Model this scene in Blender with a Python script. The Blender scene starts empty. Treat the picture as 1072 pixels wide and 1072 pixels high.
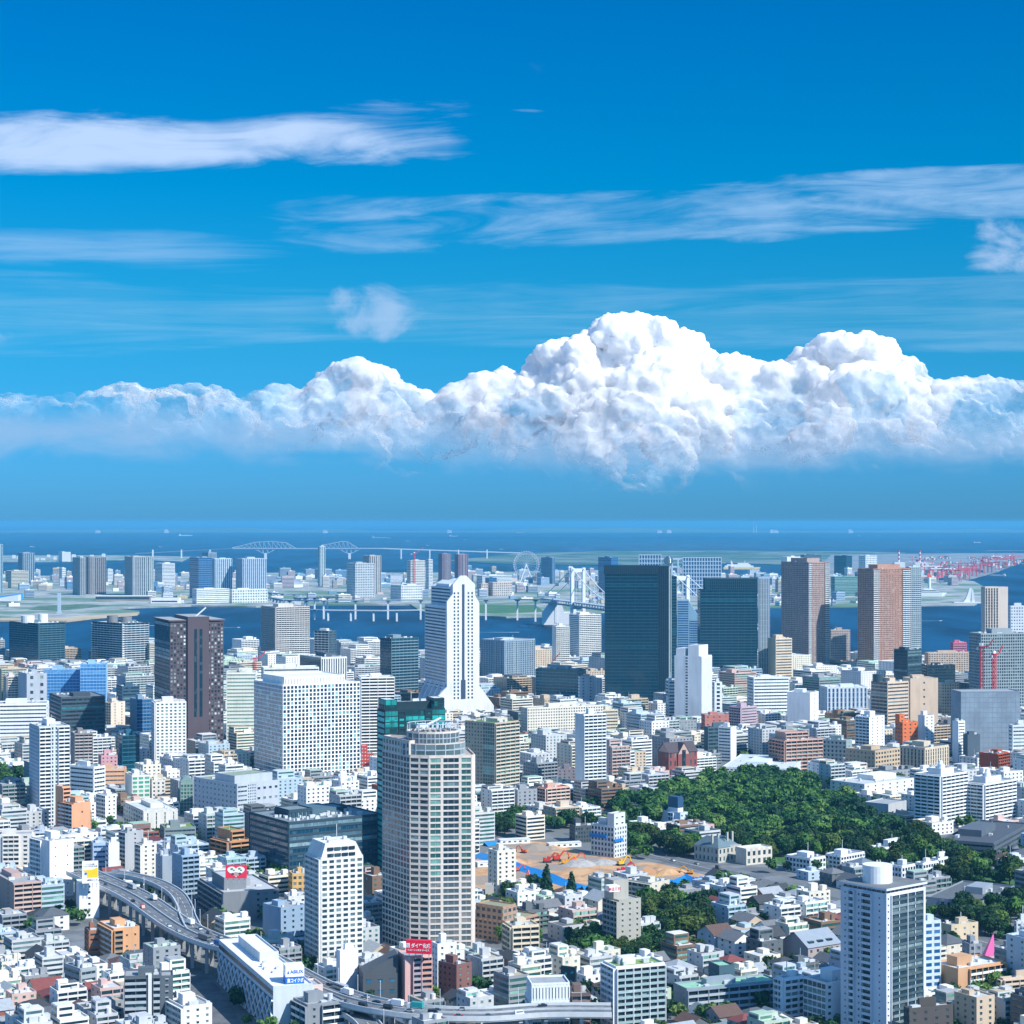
import bpy, math, random
from math import radians, sin, cos, atan2, atan, pi, sqrt, hypot
import numpy as np
from mathutils import Vector, noise

# ------------------------------------------------------------------ camera
F = 2100.0; HOR = 546.0; CAMZ = 250.0
scene = bpy.context.scene
col = scene.collection
cam_d = bpy.data.cameras.new("camera"); cam = bpy.data.objects.new("camera", cam_d); col.objects.link(cam)
cam.location = (0, 0, CAMZ); cam.rotation_euler = (radians(90), 0, 0)
cam_d.sensor_width = 36; cam_d.lens = 36 * F / 1072
cam_d.shift_y = (HOR - 536) / 1072
cam_d.clip_start = 5; cam_d.clip_end = 400000
scene.camera = cam
# ------------------------------------------------------------------ light
SUN_AZ = radians(127); SUN_EL = radians(42)          # azimuth clockwise from +Y (view direction)
SUN = Vector((sin(SUN_AZ) * cos(SUN_EL), cos(SUN_AZ) * cos(SUN_EL), sin(SUN_EL)))
sl = bpy.data.lights.new("sun", 'SUN'); so = bpy.data.objects.new("sun", sl); col.objects.link(so)
sl.energy = 4.8; sl.angle = radians(0.5); sl.color = (1.0, 0.955, 0.88)
so.rotation_euler = (-SUN).to_track_quat('-Z', 'Y').to_euler(); so.location = (300, -300, 900)
scene.view_settings.view_transform = 'Standard'; scene.view_settings.look = 'None'
scene.view_settings.gamma = 1; scene.view_settings.exposure = 0.42
scene.cycles.max_bounces = 6; scene.cycles.diffuse_bounces = 4; scene.cycles.glossy_bounces = 3
scene.cycles.transparent_max_bounces = 80; scene.cycles.volume_bounces = 1
scene.cycles.use_denoising = True; scene.cycles.sample_clamp_indirect = 6
scene.cycles.caustics_reflective = False; scene.cycles.caustics_refractive = False

# ------------------------------------------------------------------ node helper
class NT:
    def __init__(s, tree): s.t = tree; s.n = tree.nodes; s.l = tree.links
    def new(s, typ, **kw):
        nd = s.n.new(typ)
        for k, v in kw.items(): setattr(nd, k, v)
        return nd
    def inp(s, nd, key, v):
        i = nd.inputs[key]
        if isinstance(v, bpy.types.NodeSocket): s.l.new(v, i)
        elif v is not None: i.default_value = v
    def math(s, op, a, b=None, c=None, clamp=False):
        nd = s.new('ShaderNodeMath', operation=op, use_clamp=clamp); s.inp(nd, 0, a); s.inp(nd, 1, b)
        if c is not None: s.inp(nd, 2, c)
        return nd.outputs[0]
    def mix(s, f, a, b, blend='MIX'):
        nd = s.new('ShaderNodeMix', data_type='RGBA', blend_type=blend); s.inp(nd, 0, f)
        s.inp(nd, 6, a if isinstance(a, bpy.types.NodeSocket) else tuple(a) + (1,) if len(a) == 3 else a)
        s.inp(nd, 7, b if isinstance(b, bpy.types.NodeSocket) else tuple(b) + (1,) if len(b) == 3 else b)
        return nd.outputs[2]
    def noise(s, vec, scale, detail=4, rough=0.5, dist=0.0):
        nd = s.new('ShaderNodeTexNoise'); s.inp(nd, 'Vector', vec); s.inp(nd, 'Scale', scale)
        s.inp(nd, 'Detail', detail); s.inp(nd, 'Roughness', rough); s.inp(nd, 'Distortion', dist)
        return nd.outputs[0]
    def smooth(s, v, a, b, lo=0.0, hi=1.0):
        nd = s.new('ShaderNodeMapRange', interpolation_type='SMOOTHSTEP'); s.inp(nd, 'Value', v)
        s.inp(nd, 'From Min', a); s.inp(nd, 'From Max', b); s.inp(nd, 'To Min', lo); s.inp(nd, 'To Max', hi)
        return nd.outputs[0]
    def xyz(s, x, y, z):
        nd = s.new('ShaderNodeCombineXYZ'); s.inp(nd, 0, x); s.inp(nd, 1, y); s.inp(nd, 2, z); return nd.outputs[0]

def lin(h):
    h = h.lstrip('#'); out = []
    for i in (0, 2, 4):
        c = int(h[i:i + 2], 16) / 255
        out.append(c / 12.92 if c < 0.04045 else ((c + 0.055) / 1.055) ** 2.4)
    return tuple(out)

# ------------------------------------------------------------------ sky
w = bpy.data.worlds.new("World"); scene.world = w; w.use_nodes = True
nt = NT(w.node_tree); w.node_tree.nodes.clear()
out = nt.new('ShaderNodeOutputWorld'); bg = nt.new('ShaderNodeBackground')
nt.l.new(bg.outputs[0], out.inputs[0])
sky = nt.new('ShaderNodeTexSky', sky_type='NISHITA', sun_disc=False, sun_elevation=SUN_EL, sun_rotation=SUN_AZ)
sky.altitude = 250; sky.air_density = 1.0; sky.dust_density = 0.3; sky.ozone_density = 2.5
tc = nt.new('ShaderNodeTexCoord'); sep = nt.new('ShaderNodeSeparateXYZ'); nt.l.new(tc.outputs['Generated'], sep.inputs[0])
X, Y, Z = sep.outputs
R_ = nt.math('SQRT', nt.math('ADD', nt.math('MULTIPLY', X, X), nt.math('MULTIPLY', Y, Y)))
el = nt.math('DIVIDE', Z, nt.math('MAXIMUM', R_, 0.02))        # tan(elevation)
az = nt.math('ARCTAN2', X, Y)
# a clear deep polarised blue: tint the physical sky by elevation
rampn = nt.new('ShaderNodeValToRGB'); nt.l.new(nt.math('MULTIPLY', el, 3.0), rampn.inputs[0])
cr = rampn.color_ramp
SKYTINT = [(0.0, (0.10, 0.42, 1.05)), (0.07, (0.10, 0.46, 1.08)), (0.3, (0.045, 0.54, 0.87)), (0.5, (0.0, 0.56, 0.92)), (0.8, (0.0, 0.50, 0.95)), (0.9, (0.02, 0.50, 0.95)), (1.0, (0.95, 1.60, 2.0))]
cr.elements[0].position = SKYTINT[0][0]; cr.elements[0].color = SKYTINT[0][1] + (1,)
cr.elements[1].position = 1.0; cr.elements[1].color = SKYTINT[-1][1] + (1,)
for p_, c_ in SKYTINT[1:-1]:
    e = cr.elements.new(p_); e.color = c_ + (1,)
base = nt.mix(1.0, sky.outputs[0], rampn.outputs[0], 'MULTIPLY')
def cirrus(a0, a1, e0, e1, sx, sz, lo, hi, seed, tilt=0.0, fade_x=0.1, fade_e=0.016, detail=7, rough=0.62):
    """streaky thin cloud inside an azimuth/elevation window, soft at its borders"""
    ee = nt.math('SUBTRACT', el, nt.math('MULTIPLY', az, tilt))
    v = nt.xyz(nt.math('MULTIPLY', az, sx), nt.math('MULTIPLY', ee, sz), seed)
    n = nt.math('ADD', nt.math('MULTIPLY', nt.noise(v, 1.0, detail, rough, 0.9), 0.72), nt.math('MULTIPLY', nt.noise(nt.xyz(nt.math('MULTIPLY', az, sx * 2.2), nt.math('MULTIPLY', ee, sx * 2.6), seed), 1.0, 3, 0.5), 0.28))
    wob = nt.math('MULTIPLY', nt.math('SUBTRACT', nt.noise(v, 0.35, 3, 0.5), 0.5), 0.03)
    ew = nt.math('ADD', ee, wob)
    m = nt.math('MULTIPLY', nt.smooth(az, a0, a0 + fade_x), nt.smooth(az, a1 - fade_x, a1, 1, 0))
    m = nt.math('MULTIPLY', m, nt.math('MULTIPLY', nt.smooth(ew, e0, e0 + fade_e), nt.smooth(ew, e1 - fade_e, e1, 1, 0)))
    return nt.smooth(nt.math('ADD', n, nt.math('MULTIPLY', nt.math('SUBTRACT', m, 1.0), 0.54)), lo, hi)
def A(x): return (x - 536) / F
def E(y): return (HOR - y) / F
c1 = cirrus(A(-900), A(610), E(172), E(84), 11, 58, 0.13, 0.52, 3.1, 0.065, 0.17, 0.018)
c2 = cirrus(A(80), A(1500), E(285), E(172), 11, 75, 0.37, 0.68, 7.7, 0.03, 0.16, 0.016)
c3 = cirrus(A(-900), A(520), E(318), E(215), 7, 80, 0.34, 0.70, 12.4, 0.0, 0.16, 0.018)
c4 = cirrus(A(-900), A(1500), E(398), E(268), 6, 100, 0.34, 0.72, 19.4, 0.01, 0.2, 0.02)
c5 = cirrus(A(460), A(640), E(135), E(92), 16, 90, 0.36, 0.62, 23.0, 0.0, 0.05, 0.010)
c6 = cirrus(A(560), A(1500), E(275), E(170), 13, 90, 0.36, 0.68, 31.0, 0.02, 0.12, 0.012)
c9 = cirrus(-1.2, 1.2, E(512), E(395), 14, 40, 0.10, 0.55, 61.0, 0.0, 0.05, 0.03, 6)
p1 = cirrus(A(290), A(490), E(378), E(276), 30, 40, 0.31, 0.60, 71.0, 0.0, 0.042, 0.020, 7, 0.62)
p2 = cirrus(A(940), A(1200), E(326), E(212), 28, 40, 0.34, 0.62, 75.3, 0.0, 0.046, 0.022, 7, 0.62)
p3 = cirrus(A(-160), A(75), E(398), E(335), 28, 40, 0.33, 0.60, 79.0, 0.0, 0.038, 0.018, 7, 0.62)
c7 = cirrus(-3.2, A(-900), 0.06, 0.5, 4, 30, 0.45, 0.75, 41.0, 0.0, 0.2, 0.03, 3)
c8 = cirrus(A(1500), 3.2, 0.06, 0.5, 4, 30, 0.45, 0.75, 47.0, 0.0, 0.2, 0.03, 3)
SK = nt.new('ShaderNodeMix', data_type='RGBA')
cl = base
for cc, amt, colr in ((c9, 0.55, (3.6, 4.9, 7.1)), (c4, 0.30, (4.2, 6.2, 8.6)), (c3, 0.42, (3.6, 5.6, 8.4)), (c2, 0.5, (3.8, 5.7, 8.4)), (c6, 0.55, (3.8, 5.7, 8.4)), (c5, 0.35, (4.2, 6.2, 8.7)), (c1, 0.80, (5.3, 6.7, 9.2)), (p1, 0.62, (3.9, 5.4, 7.9)), (p2, 0.66, (4.6, 5.9, 8.3)), (p3, 0.6, (3.9, 5.4, 7.9)), (nt.math('MAXIMUM', c7, c8), 0.6, (5.0, 6.2, 8.4))):
    cl = nt.mix(nt.math('MULTIPLY', cc, amt), cl, colr)
nt.l.new(cl, bg.inputs[0]); bg.inputs[1].default_value = 0.090; w.cycles.sampling_method = 'MANUAL'; w.cycles.sample_map_resolution = 512

# ------------------------------------------------------------------ materials
MATS = {}
def objpos(nt_):
    t = nt_.new('ShaderNodeTexCoord'); return t.outputs['Object']
def wallmat(hexc, rough=0.75, dirt=0.26, panel=0.0):
    k = ('w', hexc, rough, dirt, panel)
    if k in MATS: return MATS[k]
    m = bpy.data.materials.new('wall_' + hexc.strip('#')); m.use_nodes = True; n = NT(m.node_tree)
    b = m.node_tree.nodes['Principled BSDF']; c = lin(hexc)
    p = n.new('ShaderNodeNewGeometry').outputs['Position']
    mp = n.new('ShaderNodeMapping'); n.inp(mp, 'Vector', p); mp.inputs['Scale'].default_value = (0.22, 0.22, 0.03)
    a = n.noise(mp.outputs[0], 1.0, 5, 0.65)
    a2 = n.noise(p, 0.05, 3, 0.5)
    f = n.math('MULTIPLY', n.smooth(a, 0.42, 0.72), dirt)
    f = n.math('ADD', f, n.math('MULTIPLY', n.smooth(a2, 0.4, 0.7), dirt * 0.5))
    cc = n.mix(f, c, tuple(x * 0.45 + 0.02 for x in c))
    oi = n.new('ShaderNodeObjectInfo'); hs = n.new('ShaderNodeHueSaturation')
    n.inp(hs, 'Value', n.math('ADD', 0.93, n.math('MULTIPLY', oi.outputs['Random'], 0.12))); n.inp(hs, 'Color', cc)
    n.l.new(hs.outputs[0], b.inputs['Base Color']); b.inputs['Roughness'].default_value = rough
    b.inputs['Specular IOR Level'].default_value = 0.3
    MATS[k] = m; return m
def glassmat(hexc='#1b3947', rough=0.12, var=0.6, light='#8fb4b4', pale=0.25, metallic=0.0):
    k = ('g', hexc, rough, var, light, pale, metallic)
    if k in MATS: return MATS[k]
    m = bpy.data.materials.new('glass_' + hexc.strip('#')); m.use_nodes = True; n = NT(m.node_tree)
    b = m.node_tree.nodes['Principled BSDF']; c = lin(hexc); l = lin(light)
    oi = n.new('ShaderNodeObjectInfo'); g = n.new('ShaderNodeNewGeometry')
    r = n.math('FRACT', n.math('ADD', oi.outputs['Random'], g.outputs['Random Per Island']))
    p = g.outputs['Position']; vz = n.new('ShaderNodeMapping'); n.inp(vz, 'Vector', p); vz.inputs['Scale'].default_value = (0.3, 0.3, 0.33)
    wn = n.new('ShaderNodeTexWhiteNoise', noise_dimensions='3D')
    fl = n.new('ShaderNodeVectorMath', operation='FLOOR'); n.l.new(vz.outputs[0], fl.inputs[0]); n.l.new(fl.outputs[0], wn.inputs[0])
    r2 = wn.outputs[0]
    f = n.math('MULTIPLY', n.smooth(r, 1 - pale, 1.0), var)
    f = n.math('MAXIMUM', f, n.math('MULTIPLY', n.smooth(r2, 0.7, 1.0), var * 0.45))
    cc = n.mix(f, c, l)
    cc = n.mix(n.math('MULTIPLY', r2, 0.5), cc, tuple(x * 0.5 for x in c))
    n.l.new(cc, b.inputs['Base Color']); b.inputs['Roughness'].default_value = rough
    b.inputs['IOR'].default_value = 1.5; b.inputs['Specular IOR Level'].default_value = 0.6; b.inputs['Metallic'].default_value = metallic
    bp = n.new('ShaderNodeBump'); bp.inputs['Strength'].default_value = 0.16; bp.inputs['Distance'].default_value = 0.7
    n.inp(bp, 'Height', n.noise(p, 0.15, 2, 0.5)); n.l.new(bp.outputs[0], b.inputs['Normal'])
    MATS[k] = m; return m
def plain(hexc, rough=0.6, metallic=0.0, var=0.1, scale=0.3):
    k = ('p', hexc, rough, metallic, var, scale)
    if k in MATS: return MATS[k]
    m = bpy.data.materials.new('paint_' + hexc.strip('#')); m.use_nodes = True; n = NT(m.node_tree)
    b = m.node_tree.nodes['Principled BSDF']; c = lin(hexc)
    a = n.noise(n.new('ShaderNodeNewGeometry').outputs['Position'], scale, 5, 0.6)
    cc = n.mix(n.math('MULTIPLY', n.smooth(a, 0.35, 0.7), var * 2), c, tuple(x * 0.55 for x in c))
    n.l.new(cc, b.inputs['Base Color']); b.inputs['Roughness'].default_value = rough; b.inputs['Metallic'].default_value = metallic
    MATS[k] = m; return m

# ------------------------------------------------------------------ mesh + object helpers
class MB:
    """collects boxes / prisms / polygons in local coordinates; several materials allowed"""
    def __init__(s): s.v = []; s.f = []; s.m = []
    def box(s, x0, x1, y0, y1, z0, z1, mi=0):
        b = len(s.v)
        s.v += [(x0, y0, z0), (x1, y0, z0), (x1, y1, z0), (x0, y1, z0), (x0, y0, z1), (x1, y0, z1), (x1, y1, z1), (x0, y1, z1)]
        for q in ((0, 3, 2, 1), (4, 5, 6, 7), (0, 1, 5, 4), (1, 2, 6, 5), (2, 3, 7, 6), (3, 0, 4, 7)):
            s.f.append(tuple(b + i for i in q)); s.m.append(mi)
        return s
    def prism(s, pts, z0, z1, mi=0, top=None):
        """pts: ccw polygon; top: optional second ring of the same length (for tapers)"""
        b = len(s.v); n = len(pts); t = top or pts
        s.v += [(p[0], p[1], z0 if not callable(z0) else z0(p)) for p in pts] + [(p[0], p[1], z1 if not callable(z1) else z1(p)) for p in t]
        s.f.append(tuple(b + n - 1 - i for i in range(n))); s.m.append(mi)
        s.f.append(tuple(b + n + i for i in range(n))); s.m.append(mi)
        for i in range(n):
            j = (i + 1) % n; s.f.append((b + i, b + j, b + n + j, b + n + i)); s.m.append(mi)
        return s
    def cyl(s, x, y, z0, z1, r, n=14, r2=None, mi=0):
        a = [(x + r * cos(2 * pi * i / n), y + r * sin(2 * pi * i / n)) for i in range(n)]
        r2 = r if r2 is None else r2
        t = [(x + r2 * cos(2 * pi * i / n), y + r2 * sin(2 * pi * i / n)) for i in range(n)]
        return s.prism(a, z0, z1, mi, t)
    def poly(s, pts, mi=0):
        b = len(s.v); s.v += [tuple(p) for p in pts]; s.f.append(tuple(range(b, b + len(pts)))); s.m.append(mi); return s
    def bar(s, p, q, w, h=None, mi=0):
        h = h or w; p = Vector(p); q = Vector(q); d = (q - p)
        if d.length < 1e-6: return s
        d.normalize(); up = Vector((0, 0, 1)) if abs(d.z) < 0.95 else Vector((1, 0, 0))
        a = d.cross(up).normalized() * w / 2; c = a.cross(d).normalized() * h / 2
        b = len(s.v)
        for e in (p, q):
            for sg in ((-1, -1), (1, -1), (1, 1), (-1, 1)): s.v.append(tuple(e + a * sg[0] + c * sg[1]))
        for qd in ((0, 1, 2, 3), (7, 6, 5, 4), (0, 4, 5, 1), (1, 5, 6, 2), (2, 6, 7, 3), (3, 7, 4, 0)):
            s.f.append(tuple(b + i for i in qd)); s.m.append(mi)
        return s
    def gable(s, x0, x1, y0, y1, z, h, ov=0.5, mi=0, wallmi=1, axis='x'):
        """pitched roof with its gable triangles"""
        if axis == 'x':
            ym = (y0 + y1) / 2
            s.roofquad([(x0 - ov, y0 - ov, z - 0.2), (x1 + ov, y0 - ov, z - 0.2), (x1 + ov, ym, z + h), (x0 - ov, ym, z + h)], mi)
            s.roofquad([(x1 + ov, y1 + ov, z - 0.2), (x0 - ov, y1 + ov, z - 0.2), (x0 - ov, ym, z + h), (x1 + ov, ym, z + h)], mi)
            s.poly([(x0, y0, z), (x0, ym, z + h * 0.93), (x0, y1, z)], wallmi); s.poly([(x1, y0, z), (x1, y1, z), (x1, ym, z + h * 0.93)], wallmi)
        else:
            xm = (x0 + x1) / 2
            s.roofquad([(x0 - ov, y1 + ov, z - 0.2), (x0 - ov, y0 - ov, z - 0.2), (xm, y0 - ov, z + h), (xm, y1 + ov, z + h)], mi)
            s.roofquad([(x1 + ov, y0 - ov, z - 0.2), (x1 + ov, y1 + ov, z - 0.2), (xm, y1 + ov, z + h), (xm, y0 - ov, z + h)], mi)
            s.poly([(x0, y0, z), (x1, y0, z), (xm, y0, z + h * 0.93)], wallmi); s.poly([(x1, y1, z), (x0, y1, z), (xm, y1, z + h * 0.93)], wallmi)
        return s
    def roofquad(s, q, mi):
        t = 0.22; b = len(s.v); s.v += [tuple(p) for p in q] + [(p[0], p[1], p[2] - t) for p in q]
        for f in ((0, 1, 2, 3), (7, 6, 5, 4), (0, 4, 5, 1), (1, 5, 6, 2), (2, 6, 7, 3), (3, 7, 4, 0)):
            s.f.append(tuple(b + i for i in f)); s.m.append(mi)
    def hip(s, x0, x1, y0, y1, z, h, ov=0.5, mi=0):
        x0 -= ov; x1 += ov; y0 -= ov; y1 += ov
        if x1 - x0 > y1 - y0: k = (y1 - y0) / 2; a, c = (x0 + k, (y0 + y1) / 2, z + h), (x1 - k, (y0 + y1) / 2, z + h)
        else: k = (x1 - x0) / 2; a, c = ((x0 + x1) / 2, y0 + k, z + h), ((x0 + x1) / 2, y1 - k, z + h)
        b = len(s.v); s.v += [(x0, y0, z), (x1, y0, z), (x1, y1, z), (x0, y1, z), a, c]
        fs = ((0, 1, 5, 4), (1, 2, 5), (2, 3, 4, 5), (3, 0, 4), (3, 2, 1, 0)) if x1 - x0 > y1 - y0 else ((0, 1, 4), (1, 2, 5, 4), (2, 3, 5), (3, 0, 4, 5), (3, 2, 1, 0))
        for f in fs: s.f.append(tuple(b + i for i in f)); s.m.append(mi)
        return s
    def mesh(s, name, mats):
        me = bpy.data.meshes.new(name); me.from_pydata(s.v, [], s.f)
        for m in (mats if isinstance(mats, (list, tuple)) else [mats]): me.materials.append(m)
        if any(s.m): me.polygons.foreach_set('material_index', s.m)
        return me
    def build(s, name, mats, parent=None, loc=None):
        if not s.f: return None
        o = bpy.data.objects.new(name, s.mesh(name, mats)); col.objects.link(o)
        if parent: o.parent = parent
        if loc: o.location = loc
        return o

def tag(o, label=None, cat=None, group=None, kind=None):
    if label: o['label'] = label
    if label and len(label.split()) > 16: print('LONG', label)
    if cat: o['category'] = cat
    if group: o['group'] = group
    if kind: o['kind'] = kind
    return o
def empty(name, loc, rz=0.0):
    o = bpy.data.objects.new(name, None); col.objects.link(o); o.location = loc; o.rotation_euler = (0, 0, rz)
    o.empty_display_size = 2; return o
UNIT = {}
def unit(mat, name='window'):
    k = (mat.name, name)
    if k not in UNIT: UNIT[k] = MB().box(0, 1, 0, 1, 0, 1).mesh(name, mat)
    return UNIT[k]
def ubox(name, mat, parent, b):
    o = bpy.data.objects.new(name, unit(mat, name)); col.objects.link(o); o.parent = parent
    o.location = (b[0], b[2], b[4]); o.scale = (b[1] - b[0], b[3] - b[2], b[5] - b[4]); return o
def shape(name, mb, mat, label, cat, kind=None, group=None, loc=None):
    return tag(mb.build(name, mat, None, loc), label, cat, group, kind)

def G(x, y, z=0.0):
    """point of the level z seen at photo pixel x, y"""
    D = (CAMZ - z) * F / (y - HOR); return Vector(((x - 536) / F * D, D, z))
def P(x, y, D): return Vector(((x - 536) / F * D, D, CAMZ - (y - HOR) * D / F))
def ZT(y, D): return CAMZ - (y - HOR) * D / F
def px(p): return (536 + F * p[0] / p[1], HOR + F * (CAMZ - p[2]) / p[1])
def inside(p, poly):
    x, y = p[0], p[1]; c = False; n = len(poly)
    for i in range(n):
        a, b = poly[i], poly[i - 1]
        if (a[1] > y) != (b[1] > y) and x < (b[0] - a[0]) * (y - a[1]) / (b[1] - a[1]) + a[0]: c = not c
    return c
# ------------------------------------------------------------------ building generator
rnd = random.Random(7)
HEROES = []        # (short name, x0px, x1px, ytop, ybot_visible, D, footprint polygon)
LABELS = set()
DARKGL = glassmat('#1c3442'); TEALGL = glassmat('#0c3446', 0.07, 0.3, '#2f7f92', 0.15)
APTGL = glassmat('#26404c', 0.15, 0.6, '#a9c4c0', 0.3); GREENGL = glassmat('#2b5a58', 0.15, 0.7, '#9fd8c8', 0.45)
BLUEGL = glassmat('#1c5488', 0.15, 0.4, '#5b9ad0', 0.4)
class Bld:
    def __init__(s, name, loc, rz, wall, glass=APTGL, trim=None, roofc='#8c9296'):
        s.root = empty(name, loc, rz); s.rz = rz; s.loc = Vector(loc)
        s.wall = MB(); s.wm = wallmat(wall); s.gm = glass; s.trimm = wallmat(trim) if trim else s.wm
        s.win = []; s.balc = []; s.sheet = []; s.roof = []; s.roofm = plain(roofc, 0.85, 0, 0.2)
        s.trim = MB(); s.units = []; s.extra = {}
        s.c, s.s = cos(rz), sin(rz)
    def world(s, x, y, z=0): return Vector((s.loc.x + x * s.c - y * s.s, s.loc.y + x * s.s + y * s.c, s.loc.z + z))
    def fb(s, mb, fr, s0, s1, z0, z1, d0, d1, mi=0):
        ox, oy, a = fr; ca, sa = cos(a), sin(a); b = len(mb.v)
        for z in (z0, z1):
            for (q, d) in ((s0, d1), (s1, d1), (s1, d0), (s0, d0)): mb.v.append((ox + q * ca + d * sa, oy + q * sa - d * ca, z))
        for q in ((0, 3, 2, 1), (4, 5, 6, 7), (0, 1, 5, 4), (1, 2, 6, 5), (2, 3, 7, 6), (3, 0, 4, 7)):
            mb.f.append(tuple(b + i for i in q)); mb.m.append(mi)
    def seen(s, fr, W):
        ox, oy, a = fr; m = s.world(ox + W / 2 * cos(a), oy + W / 2 * sin(a)); n = a + s.rz
        return (-m.x) * sin(n) + (-m.y) * (-cos(n)) > 0
    def facade(s, fr, W, z0, z1, st, force=False):
        if st is None or W < 1.5 or not (force or s.seen(fr, W)): return
        k = st[0]; H = z1 - z0
        if k == 'blank': return
        if k == 'g':
            old = s.gm; s.gm = st[1]; s.facade(fr, W, z0, z1, st[2], True); s.gm = old; return
        if k == 'grid':                      # openings between projecting floor bands and piers
            _, fh, bw, wf, hf = st[:5]; pr = st[5] if len(st) > 5 else 0.35
            nf = max(1, round(H / fh)); fh = H / nf; nb = max(1, round(W / bw)); bw = W / nb
            mx = bw * (1 - wf); mz = fh * (1 - hf)
            if pr > 0:
                for i in range(nf + 1):
                    a = z0 + i * fh - mz / 2; s.fb(s.wall, fr, 0, W, max(z0, a), min(z1, a + mz), -0.1, pr)
                for j in range(nb + 1):
                    a = j * bw - mx / 2; s.fb(s.wall, fr, max(0, a), min(W, a + mx), z0, z1, -0.1, pr - 0.06)
            for i in range(nf):
                for j in range(nb):
                    s.win.append((fr, j * bw + mx / 2, (j + 1) * bw - mx / 2, z0 + i * fh + mz / 2, z0 + (i + 1) * fh - mz / 2, -0.2, 0.06 if pr > 0 else 0.09, s.gm))
        elif k == 'few':                      # a few separate windows in a plain wall
            _, fh, n, ww, wh = st; nf = max(1, round(H / fh)); fh = H / nf
            for i in range(nf):
                for j in range(n):
                    c = W * (j + 0.5) / n; s.win.append((fr, c - ww / 2, c + ww / 2, z0 + i * fh + fh * 0.35, z0 + i * fh + fh * 0.35 + wh, -0.2, 0.05, s.gm))
                    s.fb(s.trim, fr, c - ww / 2 - 0.15, c + ww / 2 + 0.15, z0 + i * fh + fh * 0.35 + wh, z0 + i * fh + fh * 0.35 + wh + 0.18, -0.1, 0.3)
        elif k == 'ribbon':
            _, fh, hf = st[:3]; pr = st[3] if len(st) > 3 else 0.4
            nf = max(1, round(H / fh)); fh = H / nf; sp = fh * (1 - hf)
            for i in range(nf + 1):
                a = z0 + i * fh - sp / 2; s.fb(s.wall, fr, 0, W, max(z0, a), min(z1, a + sp), -0.1, pr)
            for q in (0, W - 0.8): s.fb(s.wall, fr, q, q + 0.8, z0, z1, -0.1, pr - 0.05)
            for i in range(nf): s.sheet.append((fr, 0.8, W - 0.8, z0 + i * fh + sp / 2, z0 + (i + 1) * fh - sp / 2, -0.2, 0.06, s.gm, 'window_strip'))
            n = int(W / 3.2)
            for j in range(1, n): s.fb(s.trim, fr, j * W / n - 0.08, j * W / n + 0.08, z0, z1, -0.1, 0.12)
        elif k == 'balc':                     # open balconies: slab + parapet in front of dark glazing
            _, fh, bw = st[:3]; pm = st[3] if len(st) > 3 and st[3] else s.trimm; dep = st[4] if len(st) > 4 else 1.4
            nf = max(1, round(H / fh)); fh = H / nf; nb = max(1, round(W / bw)); bw = W / nb
            for i in range(nf):
                z = z0 + i * fh
                s.sheet.append((fr, 0.5, W - 0.5, z + 0.3, z + fh - 0.45, -0.2, 0.06, s.gm, 'window_strip'))
                s.balc.append((fr, 0.3, W - 0.3, z - 0.18, z + 1.15, dep - 0.18, dep, pm))
                s.fb(s.wall, fr, 0.3, W - 0.3, z - 0.12, z + 0.08, -0.1, dep - 0.18)
            s.fb(s.wall, fr, 0, W, z1 - 0.35, z1 - 0.02, -0.1, dep + 0.1)
            for j in range(nb + 1):
                q = min(W - 0.35, max(0, j * bw - 0.17)); s.fb(s.wall, fr, q, q + 0.35, z0, z1 - 0.3, -0.1, dep + (0.22 if j % 2 == 0 else -0.1))
        elif k == 'curtain':                  # glass skin with thin mullions and floor lines
            _, fh, bw = st[:3]; nf = max(1, round(H / fh)); fh = H / nf; nb = max(1, round(W / bw)); lh = st[3] if len(st) > 3 else 0.5
            for i in range(nf):
                s.sheet.append((fr, 0.15, W - 0.15, z0 + i * fh + lh, z0 + (i + 1) * fh - 0.01, -0.2, 0.08, s.gm, 'glass_band'))
            for i in range(nf + 1): s.fb(s.trim, fr, 0, W, z0 + i * fh, min(z1, z0 + i * fh + lh), -0.1, 0.14)
            for j in range(nb + 1): s.fb(s.trim, fr, min(W - 0.25, j * W / nb), min(W, j * W / nb + 0.25), z0, z1, -0.1, 0.22)
        elif k == 'fins':
            _, fh, bw, wf = st; nb = max(1, round(W / bw)); bw = W / nb
            for j in range(nb + 1):
                a = j * bw - bw * (1 - wf) / 2; s.fb(s.wall, fr, max(0, a), min(W, a + bw * (1 - wf)), z0, z1, -0.1, 0.55)
            for j in range(nb): s.sheet.append((fr, j * bw + bw * (1 - wf) / 2, (j + 1) * bw - bw * (1 - wf) / 2, z0 + 0.5, z1 - 0.8, -0.2, 0.06, s.gm, 'window_strip'))
            nf = max(1, round(H / fh))
            for i in range(1, nf): s.fb(s.trim, fr, 0, W, z0 + i * H / nf - 0.25, z0 + i * H / nf + 0.25, -0.1, 0.2)
            s.fb(s.wall, fr, 0, W, z1 - 1.2, z1, -0.1, 0.6)
        elif k == 'multi':                    # several vertical zones: (share, style), ...
            tot = sum(q[0] for q in st[1]); a = 0
            for q, sub in st[1]:
                ww = W * q / tot; ox, oy, an = fr
                s.facade((ox + a * cos(an), oy + a * sin(an), an), ww, z0, z1, sub, True); a += ww
        elif k == 'tiers':                    # several horizontal zones from below
            tot = sum(q[0] for q in st[1]); a = z0
            for q, sub in st[1]:
                hh = H * q / tot; s.facade(fr, W, a, a + hh, sub, True); a += hh
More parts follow.
